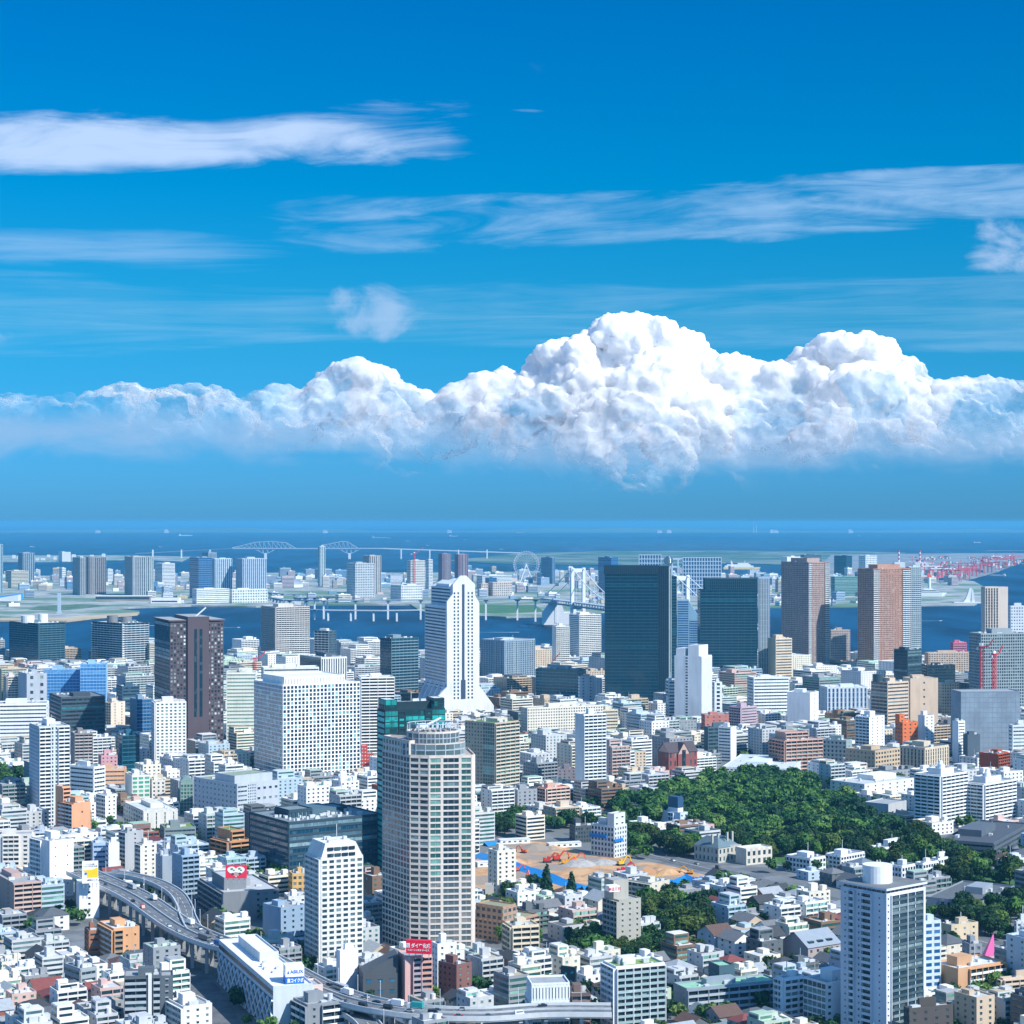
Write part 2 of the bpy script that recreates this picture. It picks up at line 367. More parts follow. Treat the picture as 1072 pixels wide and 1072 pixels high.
    def vol(s, pts, z0, z1, styles, parapet=1.0, roofz=True, mat=0):
        if len(pts) == 4 and not isinstance(pts[0], (tuple, list)):
            X0, X1, Y0, Y1 = pts; pts = [(X0, Y0), (X1, Y0), (X1, Y1), (X0, Y1)]
            if not isinstance(styles, dict): styles = {0: styles[0], 1: styles[1], 2: None, 3: styles[1]}
        elif not isinstance(styles, dict): styles = {i: styles for i in range(len(pts))}
        s.wall.prism(pts, z0, z1)
        n = len(pts)
        for i in range(n):
            a, b = pts[i], pts[(i + 1) % n]; W = hypot(b[0] - a[0], b[1] - a[1]); an = atan2(b[1] - a[1], b[0] - a[0])
            s.facade((a[0], a[1], an), W, z0, z1, styles.get(i))
            if parapet: s.fb(s.wall, (a[0], a[1], an), 0, W, z1, z1 + parapet, -0.45, 0.02)
        if roofz:
            cx = sum(p[0] for p in pts) / n; cy = sum(p[1] for p in pts) / n
            ins = [(p[0] + (cx - p[0]) * 0.02, p[1] + (cy - p[1]) * 0.02) for p in pts]
            s.roof.append(MB().prism(ins, z1 + 0.01, z1 + 0.15))
    def unit(s, X0, X1, Y0, Y1, z0, z1, m=None, name='rooftop_unit'): s.units.append((X0, X1, Y0, Y1, z0, z1, m or s.trimm, name))
    def rooftop(s, X0, X1, Y0, Y1, z, seed=None, big=True, m=None):
        r = random.Random(seed if seed is not None else int(X1 * 7 + Y1 * 13 + z)); W = X1 - X0; Dp = Y1 - Y0
        if big:
            a = X0 + W * r.uniform(0.15, 0.45); b = Y0 + Dp * r.uniform(0.2, 0.45)
            s.unit(a, a + W * r.uniform(0.25, 0.45), b, b + Dp * r.uniform(0.3, 0.5), z + 0.1, z + r.uniform(3, 5.5), m, 'penthouse')
        n = int(min(7, 2 + W * Dp / 110)); am = plain('#c3c8ca', 0.6, 0, 0.15)
        for i in range(n):
            a = X0 + W * r.uniform(0.06, 0.84); b = Y0 + Dp * r.uniform(0.06, 0.86); q = r.uniform(1, 2.6)
            s.unit(a, min(X1 - .5, a + q * r.uniform(0.8, 2.2)), b, min(Y1 - .5, b + q), z + 0.12, z + r.uniform(1.0, 2.4), am, 'air_conditioner')
        if r.random() < 0.5: s.extra.setdefault('water_tank', []).append((MB().cyl(X0 + W * r.uniform(0.2, 0.8), Y0 + Dp * r.uniform(0.3, 0.7), z + 0.1, z + r.uniform(2.5, 4), 1.3, 10), am))
        if r.random() < 0.4:
            a = X0 + W * r.uniform(0.3, 0.7); b = Y0 + Dp * 0.5; s.extra.setdefault('aerial', []).append((MB().bar((a, b, z), (a, b, z + r.uniform(6, 11)), 0.3), am))
    def done(s, label, cat, short=None, group=None, footprint=None, vis=0.8):
        r = s.root; s.wall.build('wall', s.wm, r); [q_.build('roof', s.roofm, r) for q_ in s.roof]; s.trim.build('trim', s.trimm, r)
        s.win.sort(key=lambda w: (-w[3], ))
        if len(s.win) > 100:                 # keep the highest 100, spread over the visible faces, the rest as one part
            keep = s.win[:100]; rest = s.win[100:]; mb = MB()
            for w in rest: s.fb(mb, w[0], *w[1:7])
            tag(mb.build('window', rest[0][7], r), kind='stuff')
        else: keep = s.win
        def fo(name, w, m):
            o = bpy.data.objects.new(name, unit(m, name)); col.objects.link(o); o.parent = r
            fr, s0, s1, z0, z1, d0, d1 = w[:7]; ox, oy, a = fr
            o.location = (ox + s0 * cos(a) + d1 * sin(a), oy + s0 * sin(a) - d1 * cos(a), z0); o.rotation_euler = (0, 0, a)
            o.scale = (s1 - s0, d1 - d0, z1 - z0)
        for w in keep: fo('window', w, w[7])
        for lst, idx in ((s.sheet, 8), (s.balc, None)):
            lst.sort(key=lambda w: -w[3])
            if len(lst) > 100:
                mb = MB(); [s.fb(mb, w[0], *w[1:7]) for w in lst[100:]]
                tag(mb.build(lst[0][8] if idx else 'balcony', lst[0][7], r), kind='stuff')
            for w in lst[:100]: fo(w[8] if idx else 'balcony', w, w[7])
        for u in s.units: ubox(u[7], u[6], r, u[:6])
        for k, l in s.extra.items():
            for mb, m in l: mb.build(k, m, r)
        lab = label
        if lab in LABELS and not group: print('DUP', lab)
        LABELS.add(lab); tag(r, lab, cat, group)
        if footprint:
            fp = [s.world(*p) for p in footprint]; pp = [px((q.x, q.y, 0)) for q in fp]
            top = max(v[2] for v in s.wall.v); D = min(q.y for q in fp); yb = HOR + CAMZ * F / D; yt = HOR + F * (CAMZ - top) / D
            HEROES.append((short or cat, min(p[0] for p in pp), max(p[0] for p in pp), yt, yt + (yb - yt) * vis, D, [(q.x, q.y) for q in fp]))
        return r

def H(label, cat, short, xl, xc, xr, yt, D, wall, sR, sL=None, th=None, depth=None, glass=APTGL, trim=None, roofc='#9aa0a3', name=None,
      roof=True, seed=None, vis=0.8, finish=True, para=1.0, zb=0):
    """a rectangular building: left silhouette, near corner, right silhouette and roof height in photo pixels, D metres away"""
    if ZT(yt, D) < 9 and cat != 'stair house':
        D = (CAMZ - 11) * F / (yt - HOR); print('moved', label, round(D))
    C = P(xc, yt, D); h = C.z; C.z = zb
    tl, tr = (xl - 536) / F, (xr - 536) / F
    if th is None: th = 28 if xc - xl > 1 else 0
    if xc - xl <= 1: t = max(radians(th), 0) if th else atan2(-C.x, C.y)
    else: t = radians(th)
    wr = (tr * C.y - C.x) / (cos(t) - tr * sin(t))
    wl = (tl * C.y - C.x) / (-sin(t) - tl * cos(t)) if xc - xl > 1 else (depth or max(12, min(wr * 0.6, 40)))
    if xc - xl > 1 and wl > 90: wl = 90
    if depth: wl = depth
    b = Bld(name or cat.replace(' ', '_'), C, t, wall, glass, trim, roofc); b.W, b.D, b.Hh = wr, wl, h
    b.vol((0, wr, 0, wl), 0, h - zb, (sR, sL if sL is not None else sR), parapet=para)
    if roof: b.rooftop(0, wr, 0, wl, h - zb, seed)
    b.args = (label, cat, short); b.vis = max(vis, .97) if h < 24 else vis
    if finish: hdone(b)
    return b
def hdone(b):
    return b.done(*b.args, footprint=[(0, 0), (b.W, 0), (b.W, b.D), (0, b.D)], vis=b.vis)

# ------------------------------------------------------------------ ground, water, islands
def groundmat(name, c1, c2, scale, rough=0.9, c3=None, sc3=0.004):
    m = bpy.data.materials.new(name); m.use_nodes = True; n = NT(m.node_tree); b = m.node_tree.nodes['Principled BSDF']
    p = n.new('ShaderNodeNewGeometry').outputs['Position']
    a = n.noise(p, scale, 8, 0.65); cc = n.mix(n.smooth(a, 0.4, 0.6), lin(c1), lin(c2))
    if c3: cc = n.mix(n.smooth(n.noise(p, sc3, 6, 0.6), 0.46, 0.58), cc, lin(c3))
    n.l.new(cc, b.inputs['Base Color']); b.inputs['Roughness'].default_value = rough; return m
def sheet(name, pts, z, mat, label=None, thick=2.0, kind='structure'):
    a = sum(pts[i - 1][0] * pts[i][1] - pts[i][0] * pts[i - 1][1] for i in range(len(pts)))
    if a < 0: pts = pts[::-1]
    mb = MB().prism([(p[0], p[1]) for p in pts], z - thick, z)
    return tag(mb.build(name, mat), label, name.replace('_', ' '), None, kind)
def pxpoly(pts, z=0): return [tuple(G(x, y, z)[:2]) for x, y in pts]

wm = bpy.data.materials.new('sea_water'); wm.use_nodes = True; n = NT(wm.node_tree); b = wm.node_tree.nodes['Principled BSDF']
p = n.new('ShaderNodeNewGeometry').outputs['Position']
mp = n.new('ShaderNodeMapping'); n.inp(mp, 'Vector', p); mp.inputs['Scale'].default_value = (0.004, 0.0008, 0.002)
big = n.noise(mp.outputs[0], 1, 5, 0.6)
n.l.new(n.mix(n.smooth(big, 0.35, 0.65), lin('#02243e'), lin('#0a466a')), b.inputs['Base Color'])
b.inputs['Roughness'].default_value = 0.5; b.inputs['IOR'].default_value = 1.33; b.inputs['Specular IOR Level'].default_value = 0.12
bp = n.new('ShaderNodeBump'); bp.inputs['Strength'].default_value = 0.6; bp.inputs['Distance'].default_value = 1.0
n.inp(bp, 'Height', n.math('ADD', n.noise(p, 0.06, 4, 0.6), n.math('MULTIPLY', n.noise(p, 0.012, 3, 0.5), 3.0))); n.l.new(bp.outputs[0], b.inputs['Normal'])
tag(MB().poly([(-90000, -3000, -3), (90000, -3000, -3), (90000, 160000, -3), (-90000, 160000, -3)]).build('sea', wm), 'deep blue bay water between the city shore and the islands', 'sea', None, 'structure')

city_m = groundmat('city_ground', '#5d6266', '#777c80', 0.03, 0.9, '#6a6f70', 0.01)
sh = pxpoly([(-350, 694), (60, 696), (160, 694), (260, 699), (330, 694), (420, 690), (520, 688), (620, 690), (700, 692), (860, 690), (940, 688), (1100, 684), (1500, 688)])
sheet('ground', [(-1400, 300)] + sh + [(1900, 300)], 0.0, city_m, 'grey city ground between the buildings', 4)
isl_m = groundmat('island_ground', '#83898a', '#a9aca8', 0.012, 0.9, '#5c7a60', 0.0035)
ODA = [(-80, 649), (20, 650), (70, 650), (100, 646), (140, 643), (146, 640), (110, 637), (200, 634), (268, 635), (330, 633), (430, 633), (440, 640), (470, 644), (530, 646), (575, 645), (640, 640), (760, 636), (880, 635), (1020, 633), (1033, 627), (1036, 618), (1020, 609), (960, 601), (900, 600), (840, 601), (800, 604), (745, 600), (690, 598), (620, 597), (520, 599), (430, 600), (360, 599), (280, 600), (180, 603), (100, 603), (-80, 603)]
sheet('island', pxpoly(ODA), 1.5, isl_m, 'built up harbour island of streets lawns and car parks', 6)
green_m = groundmat('landfill_green', '#234a36', '#33593f', 0.003, 0.9, '#6f7d74', 0.0016)
sheet('landfill', pxpoly([(515, 590), (470, 587), (540, 579.5), (620, 577), (760, 576.5), (900, 577.5), (948, 578.5), (940, 590), (880, 594), (760, 589), (650, 592)]), 1.0, green_m, 'flat green landfill strip beyond the harbour', 5)
port_m = groundmat('port_ground', '#70767a', '#8c9092', 0.004, 0.9)
sheet('quay', pxpoly([(850, 603), (862, 590), (870, 581), (960, 580), (1010, 579.5), (1120, 579.5), (1120, 583), (1066, 585), (1064, 590), (1045, 598), (1020, 605), (985, 611.5), (975, 601), (900, 600)]), 3.0, port_m, 'pale concrete quay of the container port', 6)
sheet('spit', pxpoly([(-100, 588), (60, 588), (130, 586), (190, 588), (200, 583), (120, 581.5), (-100, 582)]), 2.0, isl_m, 'far flat spit of land with sheds', 5)
sheet('beach', pxpoly([(0, 650), (70, 650.6), (100, 647), (144, 643.5), (146, 641.5), (120, 643), (60, 647.5), (0, 648)]), 1.8, groundmat('sand', '#b8a98c', '#a89a80', 0.01), 'narrow sandy shore of the harbour island', 4)
sheet('park_ground', pxpoly([(30, 639), (60, 640), (95, 637), (110, 634), (80, 633), (40, 635)]), 1.9, groundmat('park', '#3a5c3c', '#58745a', 0.02), 'green waterfront park on the island', 1)
sheet('park_ground', pxpoly([(440, 638), (470, 641.5), (520, 643), (570, 641), (560, 634), (450, 634)]), 1.9, groundmat('park2', '#34603a', '#44703f', 0.02), 'green island park under the bridge approach', 1)

# far shore across the bay
r = random.Random(3); hm = MB(); N = 160; ridge = []
for i in range(N + 1):
    x = -16000 + i * 32000 / N; h = 60 + 90 * noise.noise(Vector((x / 5000, 0, 0))) + 50 * noise.noise(Vector((x / 1200, 3, 0))); ridge.append((x, max(25, h)))
for i in range(N):
    (xa, ha), (xb, hb) = ridge[i], ridge[i + 1]; y0 = 46000
    bi = len(hm.v); hm.v += [(xa, y0, -2), (xb, y0, -2), (xb, y0 + 2500, hb), (xa, y0 + 2500, ha), (xb, y0 + 9000, -2), (xa, y0 + 9000, -2)]
    hm.f += [(bi, bi + 1, bi + 2, bi + 3), (bi + 3, bi + 2, bi + 4, bi + 5)]; hm.m += [0, 0]
tag(hm.build('hills', groundmat('far_hills', '#4a6a58', '#5d7768', 0.0005)), 'low hazy coast across the bay at the horizon', 'hills', None, 'structure')
# ------------------------------------------------------------------ cumulus bank
def cumulus():
    m = bpy.data.materials.new('cloud_white'); m.use_nodes = True; n = NT(m.node_tree); b = m.node_tree.nodes['Principled BSDF']
    b.inputs['Base Color'].default_value = (0.965, 0.978, 0.995, 1); b.inputs['Roughness'].default_value = 1; b.inputs['Specular IOR Level'].default_value = 0; b.inputs['Subsurface Weight'].default_value = 1.0; b.inputs['Subsurface Radius'].default_value = (1, 1, 1); b.inputs['Subsurface Scale'].default_value = 320
    mo = n.new('ShaderNodeOutputMaterial') if False else m.node_tree.nodes['Material Output']
    tr = n.new('ShaderNodeBsdfTransparent'); mx = n.new('ShaderNodeMixShader'); tl = n.new('ShaderNodeBsdfTranslucent'); tl.inputs[0].default_value = (0.99, 0.99, 0.99, 1)
    m2 = n.new('ShaderNodeMixShader'); m2.inputs[0].default_value = 0.12; n.l.new(b.outputs[0], m2.inputs[1]); n.l.new(tl.outputs[0], m2.inputs[2])
    g = n.new('ShaderNodeNewGeometry'); sp = n.new('ShaderNodeSeparateXYZ'); n.l.new(g.outputs['Position'], sp.inputs[0])
    nz = n.noise(g.outputs['Position'], 0.0009, 6, 0.6)
    hgt = n.math('ADD', sp.outputs[2], n.math('MULTIPLY', n.math('SUBTRACT', nz, 0.5), 2400)); hgt = n.math('ADD', hgt, n.math('SUBTRACT', 330, n.math('MULTIPLY', n.math('ABSOLUTE', n.math('SUBTRACT', sp.outputs[0], 1900)), 0.13)))
    n.l.new(n.smooth(hgt, 900, 3500, 0.0, 1.0), mx.inputs[0]); n.l.new(tr.outputs[0], mx.inputs[1]); n.l.new(m2.outputs[0], mx.inputs[2])
    n.l.new(mx.outputs[0], mo.inputs[0])
    bp = n.new('ShaderNodeBump'); bp.inputs['Strength'].default_value = 0.25; bp.inputs['Distance'].default_value = 90
    n.inp(bp, 'Height', n.noise(g.outputs['Position'], 0.006, 6, 0.65)); n.l.new(bp.outputs[0], b.inputs['Normal'])
    import bmesh
    tmpl = []
    for k in range(6):
        bm = bmesh.new(); bmesh.ops.create_icosphere(bm, subdivisions=4 if k < 3 else 5, radius=1.0)
        for v in bm.verts:
            q = v.co.normalized(); d = 0
            for o, a in ((1.5, 0.26), (3.1, 0.17), (6.5, 0.10), (14, 0.055)):
                d += a * (1 - 2.2 * abs(noise.noise(q * o + Vector((k * 9.1, o, 0)))))
            v.co = q * (0.9 + d)
        vs = np.array([v.co[:] for v in bm.verts]); fs = np.array([[v.index for v in f.verts] for f in bm.faces]); bm.free(); tmpl.append((vs, fs))
    prof = [(-700, 430), (-300, 415), (-100, 425), (0, 412), (60, 414), (85, 420), (110, 408), (135, 399), (165, 408), (180, 403), (205, 403), (230, 402), (248, 418), (262, 420), (282, 404), (300, 402), (318, 412), (333, 398), (350, 381), (375, 377), (400, 381), (418, 402), (440, 407), (455, 418), (470, 404), (490, 396), (520, 387), (542, 398), (556, 372), (575, 360), (592, 355), (622, 352), (638, 332), (660, 325), (690, 328), (708, 345), (722, 368), (745, 366), (760, 371), (790, 377), (812, 380), (828, 386), (845, 372), (858, 354), (880, 346), (895, 352), (912, 348), (930, 364), (950, 376), (958, 394), (985, 402), (1008, 395), (1030, 393), (1050, 402), (1080, 405), (1200, 420), (1400, 400), (1800, 420)]
    def top(x):
        for (xa, ya), (xb, yb) in zip(prof, prof[1:]):
            if xa <= x <= xb: return ya + (yb - ya) * (x - xa) / (xb - xa)
        return 425
    r = random.Random(11)
    groups = {}
    def add(x, y, rad, D, big):
        k = r.randrange(3, 6) if big else r.randrange(3)
        vs, fs = tmpl[k]; a = r.uniform(0, 6.28); e = r.uniform(-0.5, 0.5)
        R1 = np.array([[cos(a), -sin(a), 0], [sin(a), cos(a), 0], [0, 0, 1]]); R2 = np.array([[1, 0, 0], [0, cos(e), -sin(e)], [0, sin(e), cos(e)]])
        s_ = rad / F * D; c = P(x, y, D)
        V = (vs @ R1.T @ R2.T) * (s_ * r.uniform(0.9, 1.2), s_, s_ * r.uniform(0.8, 1.0)) + np.array(c[:])
        key = min(9, max(0, int((x + 100) // 120))); groups.setdefault(key, []).append((V, fs))
    x = -420
    while x < 1500:
        t = top(x); base = 486
        seen_ = -40 < x < 1110
        # big masses filling the body
        y = t + 26
        while y < base + 2:
            rad = min(30, 16 + (y - t) * 0.16) * r.uniform(0.8, 1.15)
            add(x + r.uniform(-12, 12), max(y, t + rad * 0.95), rad, 30000 - (y - t) * 16 + r.uniform(-500, 500), seen_ and rad > 20); y += rad * r.uniform(0.8, 1.1)
        # smaller turrets on the outline and on the lit upper side
        for k in range(7 if seen_ else 1):
            xx = x + r.uniform(-10, 10); tt = top(xx); rad = r.uniform(5, 15)
            add(xx, tt + rad * 0.92 + r.random() ** 1.6 * 42, rad, 29600 - rad * 25 - r.uniform(0, 500), False)
        for k in range(4 if seen_ else 0):
            xx = x + r.uniform(-9, 9); tt = top(xx); rad = r.uniform(3, 5.5); add(xx, tt + rad * 0.8 + r.random() * 6, rad, 29300 - r.uniform(0, 300), False)
        x += 15 if seen_ else 30
    thin = m
    names = ['pinkish cloud at the left end of the bank', 'ragged low cloud over the dark glass twin blocks', 'soft cloud with small turrets left of the middle', 'rounded cloud head over the long truss bridge', 'broken cloud shoulder between two taller heads', 'tallest white cloud tower of the bank', 'bright cloud flank right of the tallest head', 'white ridge of cloud between two tall heads', 'second tallest cloud head with a double top', 'fading grey right end of the cloud bank']
    names2 = {20: 'small grey puff high at the left border', 21: 'small grey puff alone above the cloud bank', 22: 'grey puff high at the right border'}
    for key, lst in groups.items():
        off = 0; VV = []; FF = []
        for V, fs in lst: VV.append(V); FF.append(fs + off); off += len(V)
        V = np.concatenate(VV).astype(np.float32); Fc = np.concatenate(FF).astype(np.int32)
        me = bpy.data.meshes.new('cumulus_cloud'); me.vertices.add(len(V)); me.vertices.foreach_set('co', V.ravel())
        me.loops.add(Fc.size); me.loops.foreach_set('vertex_index', Fc.ravel()); me.polygons.add(len(Fc))
        me.polygons.foreach_set('loop_start', np.arange(0, Fc.size, 3, dtype=np.int32)); me.polygons.foreach_set('loop_total', np.full(len(Fc), 3, dtype=np.int32))
        me.update(); me.shade_smooth(); me.materials.append(thin if key >= 20 else m)
        o = bpy.data.objects.new('cumulus_cloud', me); col.objects.link(o)
        rm = o.modifiers.new('union', 'REMESH'); rm.mode = 'VOXEL'; rm.voxel_size = 27; rm.use_smooth_shade = True
        for sz, st_ in ((420, 120), (150, 70), (60, 24)):
            tx = bpy.data.textures.new('cloud_billow', 'CLOUDS'); tx.noise_scale = sz; tx.noise_depth = 2; dm = o.modifiers.new('billow', 'DISPLACE'); dm.texture = tx; dm.strength = st_; dm.mid_level = .5; dm.texture_coords = 'GLOBAL'
        tag(o, names2[key] if key >= 20 else names[key], 'cloud', None, 'stuff')
cumulus()
# air between the camera and the far coast
hz = bpy.data.materials.new('haze'); hz.use_nodes = True; hz.node_tree.nodes.clear(); n = NT(hz.node_tree)
o_ = n.new('ShaderNodeOutputMaterial'); v = n.new('ShaderNodeVolumePrincipled'); n.l.new(v.outputs[0], o_.inputs['Volume'])
v.inputs['Color'].default_value = (0.13, 0.52, 0.82, 1); v.inputs['Density'].default_value = 3.3e-5; v.inputs['Anisotropy'].default_value = 0.0
tag(MB().box(-95000, 95000, -3500, 165000, -9, 262).build('haze', hz), 'thin blue summer haze over city and bay', 'haze', None, 'stuff')
# ------------------------------------------------------------------ towers and blocks, far to near
g25 = ('grid', 3.3, 3.2, 0.6, 0.55, 0.25); g3 = ('grid', 3.2, 2.8, 0.6, 0.5, 0.3)
OF, AP, BK = 'office tower', 'apartment tower', 'apartment block'
# --- harbour island blocks (about six to eight kilometres off)
def far(label, x0, xc, x1, yt, D, wall, st='fins', cat=AP, glass=APTGL, th=28, short=None, **k):
    S = {'fins': ('fins', 14, 7, 0.5), 'rib': ('ribbon', 5.5, 0.45), 'gr': ('grid', 8, 8, 0.55, 0.5, 0.5), 'gl': ('curtain', 7, 12, 1.6), 'bl': ('blank',)}[st]
    return H(label, cat, short or label, x0, xc, x1, yt, D, wall, S, S, th=th, glass=glass, vis=0.9, **k)
far('slim pale glass tower cut by the left border', -10, -6, 3, 570, 7000, '#9fb8c8', 'fins')
far('low beige twin toned office slab beside the left border', 2, 12, 30, 598, 7500, '#c9c4b4', 'rib', OF)
far('grey blue tower behind the low beige slab', 19, 24, 36, 579, 7900, '#8fa2b0', 'fins')
far('broad grey harbour apartment slab with a pale central stripe', 69, 84, 90, 584, 6750, '#a3a9ad', 'fins')
far('brown grey right half of the broad harbour apartment slab', 89, 93, 111, 583.5, 6850, '#8d8a8c', 'fins')
far('wide ribbed grey slab tower on the island with a small roof mast', 118, 139, 161, 583, 6700, '#a9adb2', 'fins')
far('plain white hotel block right of the wide ribbed slab', 161, 170, 183, 590, 7600, '#d9dde0', 'rib')
far('dark blue glass slab left of the pale glass pair', 197, 208, 222, 584, 6500, '#70879a', 'gl', OF, BLUEGL)
far('pale glass slab directly right of the dark blue one', 221, 225, 243, 585, 6650, '#b8ccd6', 'fins', OF, BLUEGL)
far('ribbed pale glass tower left of the arena dome', 247, 254, 279, 585, 6600, '#b4c6d2', 'fins', OF, BLUEGL)
far('low wide white waterfront office with green glass front', 205, 206, 240, 617, 6050, '#dfe3e4', 'rib', 'office building', GREENGL)
far('right wing of the low white waterfront office', 240, 243, 280, 617.5, 6100, '#dfe3e4', 'gr', 'office building', GREENGL)
far('small white far block between two waterfront slabs', 111, 113, 118, 596, 7900, '#e0e4e6', 'rib')
far('small pale cube near the far left lagoon', 62, 65, 69, 595, 7900, '#cfd6da', 'gr')
far('pair of tiny pale blocks on the far spit', 61, 65, 74, 578, 12500, '#d4d8da', 'bl', 'warehouse')
far('tiny pale tower on the far spit left of the bridge line', 211, 218, 227, 578.5, 9500, '#8fa0ae', 'rib')
far('slender pale blue tower slab below the long truss bridge', 333, 335, 340.5, 572, 7700, '#b9c9d4', 'fins', th=40)
far('speckled apartment tower with an offset lower left shoulder', 363, 372, 392, 590, 6500, '#b5bcc2', 'gr')
far('pinkish topped tower behind the speckled apartment tower', 380, 387, 399, 582, 6900, '#b8aaa4', 'fins')
far('grey apartment tower under a red tower crane', 426, 430, 445, 587, 6600, '#c4c5c2', 'gr')
far('stepped white hotel at the foot of the crane tower', 409, 420, 442, 613, 6250, '#d8dcde', 'gr', 'hotel')
far('left one of the dark pink twin towers', 459, 463, 472, 580, 7500, '#8e7080', 'fins')
far('right one of the dark pink twin towers', 476, 480, 490, 580.5, 7500, '#8e7080', 'fins')
far('small white block between the crane tower and the twins', 446, 449, 453, 586, 7300, '#dbe0e2', 'rib')
far('square blue grey office tower right of the big wheel', 561, 578, 581, 584, 8000, '#6f8598', 'fins', OF, BLUEGL)
far('dark blue block tower behind the left bridge portal', 614, 640, 647, 584, 7000, '#4b667c', 'gl', OF, BLUEGL)
far('tiny white warehouse near the big wheel', 536, 540, 548, 610, 7300, '#dcdcda', 'rib', 'warehouse')
far('long pale exhibition hall left of the truck yard', 499, 505, 536, 603, 7400, '#c9d3d8', 'rib', 'exhibition hall')
far('low blue box by the water left of the harbour anchorage', 508, 512, 520, 605, 7000, '#46617a', 'gl', 'office building', BLUEGL)
far('pinkish low housing slab in front of the blue box', 511, 516, 536, 610, 6700, '#cabdb4', 'gr', BK)
far('second pinkish low housing slab at the battery park', 500, 504, 511, 611, 6700, '#c8b8ae', 'gr', BK)
far('dark teal slab tower far behind the brown striped tower', 866, 886, 892, 582, 9000, '#2c5364', 'gl', OF, TEALGL)
far('greenish windowless warehouse between the two striped towers', 870, 874, 899, 604, 6700, '#6a9390', 'rib', 'warehouse')
far('dark roofed far block right behind the brown striped tower', 838, 842, 860, 581, 8500, '#4a5f6e', 'rib', OF)
far('white plant hall behind the left striped tower', 818, 824, 838, 583, 8800, '#e1e4e4', 'bl', 'factory hall')
far('pale far office box between the dark slab and right striped tower', 899, 906, 918, 582, 8600, '#d2d7da', 'gr', OF)
far('white cubic pavilion beside the cruise ship terminal', 953, 955, 962, 594, 7600, '#dce2e4', 'gr', 'pavilion')
r = random.Random(21)
FARCOL = [('white', '#e2e5e6'), ('pale grey', '#bfc5c9'), ('light blue', '#a9bfce'), ('cream', '#d9d3c2'), ('grey', '#9aa2a8'), ('pinkish', '#c9b2a8'), ('blue roofed', '#6f93ad'), ('tan', '#b9a98e')]
FARREL = [(30, 'by the left end of the island'), (70, 'near the pale left stadium'), (115, 'behind the broad grey slab'), (165, 'behind the wide ribbed slab'), (215, 'near the dark blue glass slab'), (280, 'beside the ribbed pale tower'), (330, 'by the arena dome'), (400, 'around the speckled tower'), (460, 'around the pink twin towers'), (540, 'short of the big wheel'), (600, 'near the left bridge portal'), (700, 'behind the big glass tower'), (820, 'near the cruise terminal'), (900, 'between the striped towers'), (960, 'behind the right striped tower'), (1110, 'in the container port district')]
oda = pxpoly(ODA)
cnt = 0
TAKEN_FAR = []
while cnt < 470:
    x = r.uniform(-5, 1000); y = r.choice([r.uniform(602, 638), r.uniform(602, 618)])
    if 28 < x < 150 and y > 622: continue
    g = G(x, y)
    if not inside(g, oda) or (430 < x < 575 and y > 630) or 640 < y or (900 < x < 1020 and y > 614): continue
    wpx = r.uniform(4, 14); kx = (round(x / 5), round(y / 2.2))
    if kx in TAKEN_FAR: continue
    TAKEN_FAR.append(kx)
    cn, ch = r.choice(FARCOL); hh = r.choice([13, 18, 24, 30, 44]) * (0.6 if y > 622 else 1)
    D = g.y; sx = wpx * D / F; b = MB(); t = r.uniform(0.2, 0.7)
    knd = 'warehouse' if hh < 22 else ('island_block' if cnt % 3 else 'office_building'); o = empty(knd, g, t)  # tall island blocks are all alike; their two names alternate by running count
    dep = sx * r.uniform(0.4, 0.9); MB().box(0, sx, 0, dep, 0, hh).build('wall', wallmat(ch), o)
    MB().box(0.6, sx - 0.6, 0.6, dep - 0.6, hh + 0.01, hh + 0.6).box(sx * 0.3, sx * 0.5, dep * 0.3, dep * 0.6, hh, hh + 4).build('roof', plain(r.choice(['#cfd3d4', '#aab2b6', '#7f98a8', '#e4e6e6']), 0.8), o)
    if hh > 14:
        nf = int(hh / 5); q = MB()
        for i in range(nf): q.box(0.8, sx - 0.8, -0.4, 0.2, i * 5 + 1.6, i * 5 + 3.6); q.box(-0.4, 0.2, 0.8, dep - 0.8, i * 5 + 1.6, i * 5 + 3.6)
        tag(q.build('window', BLUEGL, o), kind='stuff')
    rel = next(t_ for xx, t_ in FARREL if x <= xx); size = 'small' if wpx < 5.5 else ('mid sized' if wpx < 9 else 'long')
    row = 'near shore' if y > 626 else ('mid island' if y > 612 else 'far side')
    kind = 'shed' if hh < 22 else 'block'
    size = size.split()[0]
    lab = f'{size} {cn} {row} {kind} {rel}'; extra = ['', ' flat roofed', ' box roofed', ' bay facing', ' end on']
    k = 0
    while lab + extra[k] in LABELS and k < 4: k += 1
    LABELS.add(lab + extra[k]); tag(o, lab + extra[k], knd.replace('_', ' '), 'far buildings on the harbour island'); cnt += 1

# --- mainland towers near the bay
bx = H('dark glass slab at the left border with two white roof drums', OF, 'white drum tower', 9, 40, 68, 653, 3300, '#33505e', ('curtain', 3.8, 9, 0.9), ('curtain', 3.8, 9, 0.9), th=45, glass=TEALGL, trim='#5b7884', roofc='#c3c9cb', finish=False)
bx.extra['tank'] = [(MB().cyl(bx.W * .1, bx.D * .45, bx.Hh, bx.Hh + 12, 11, 20).cyl(bx.W * .62, bx.D * .4, bx.Hh, bx.Hh + 14, 8, 20), plain('#d9dcdc', 0.6))]
bx.fb(bx.wall, (0, 0, 0), 0, 3.2, 0, bx.Hh, -0.1, 0.6); hdone(bx)
bx = H('dark glass slab with white corner bays and two grey roof drums', OF, 'grey drum tower', 96, 128, 156, 653, 3300, '#2b4654', ('curtain', 3.8, 9, 0.9), ('curtain', 3.8, 9, 0.9), th=45, glass=TEALGL, trim='#55717c', roofc='#c3c9cb', finish=False)
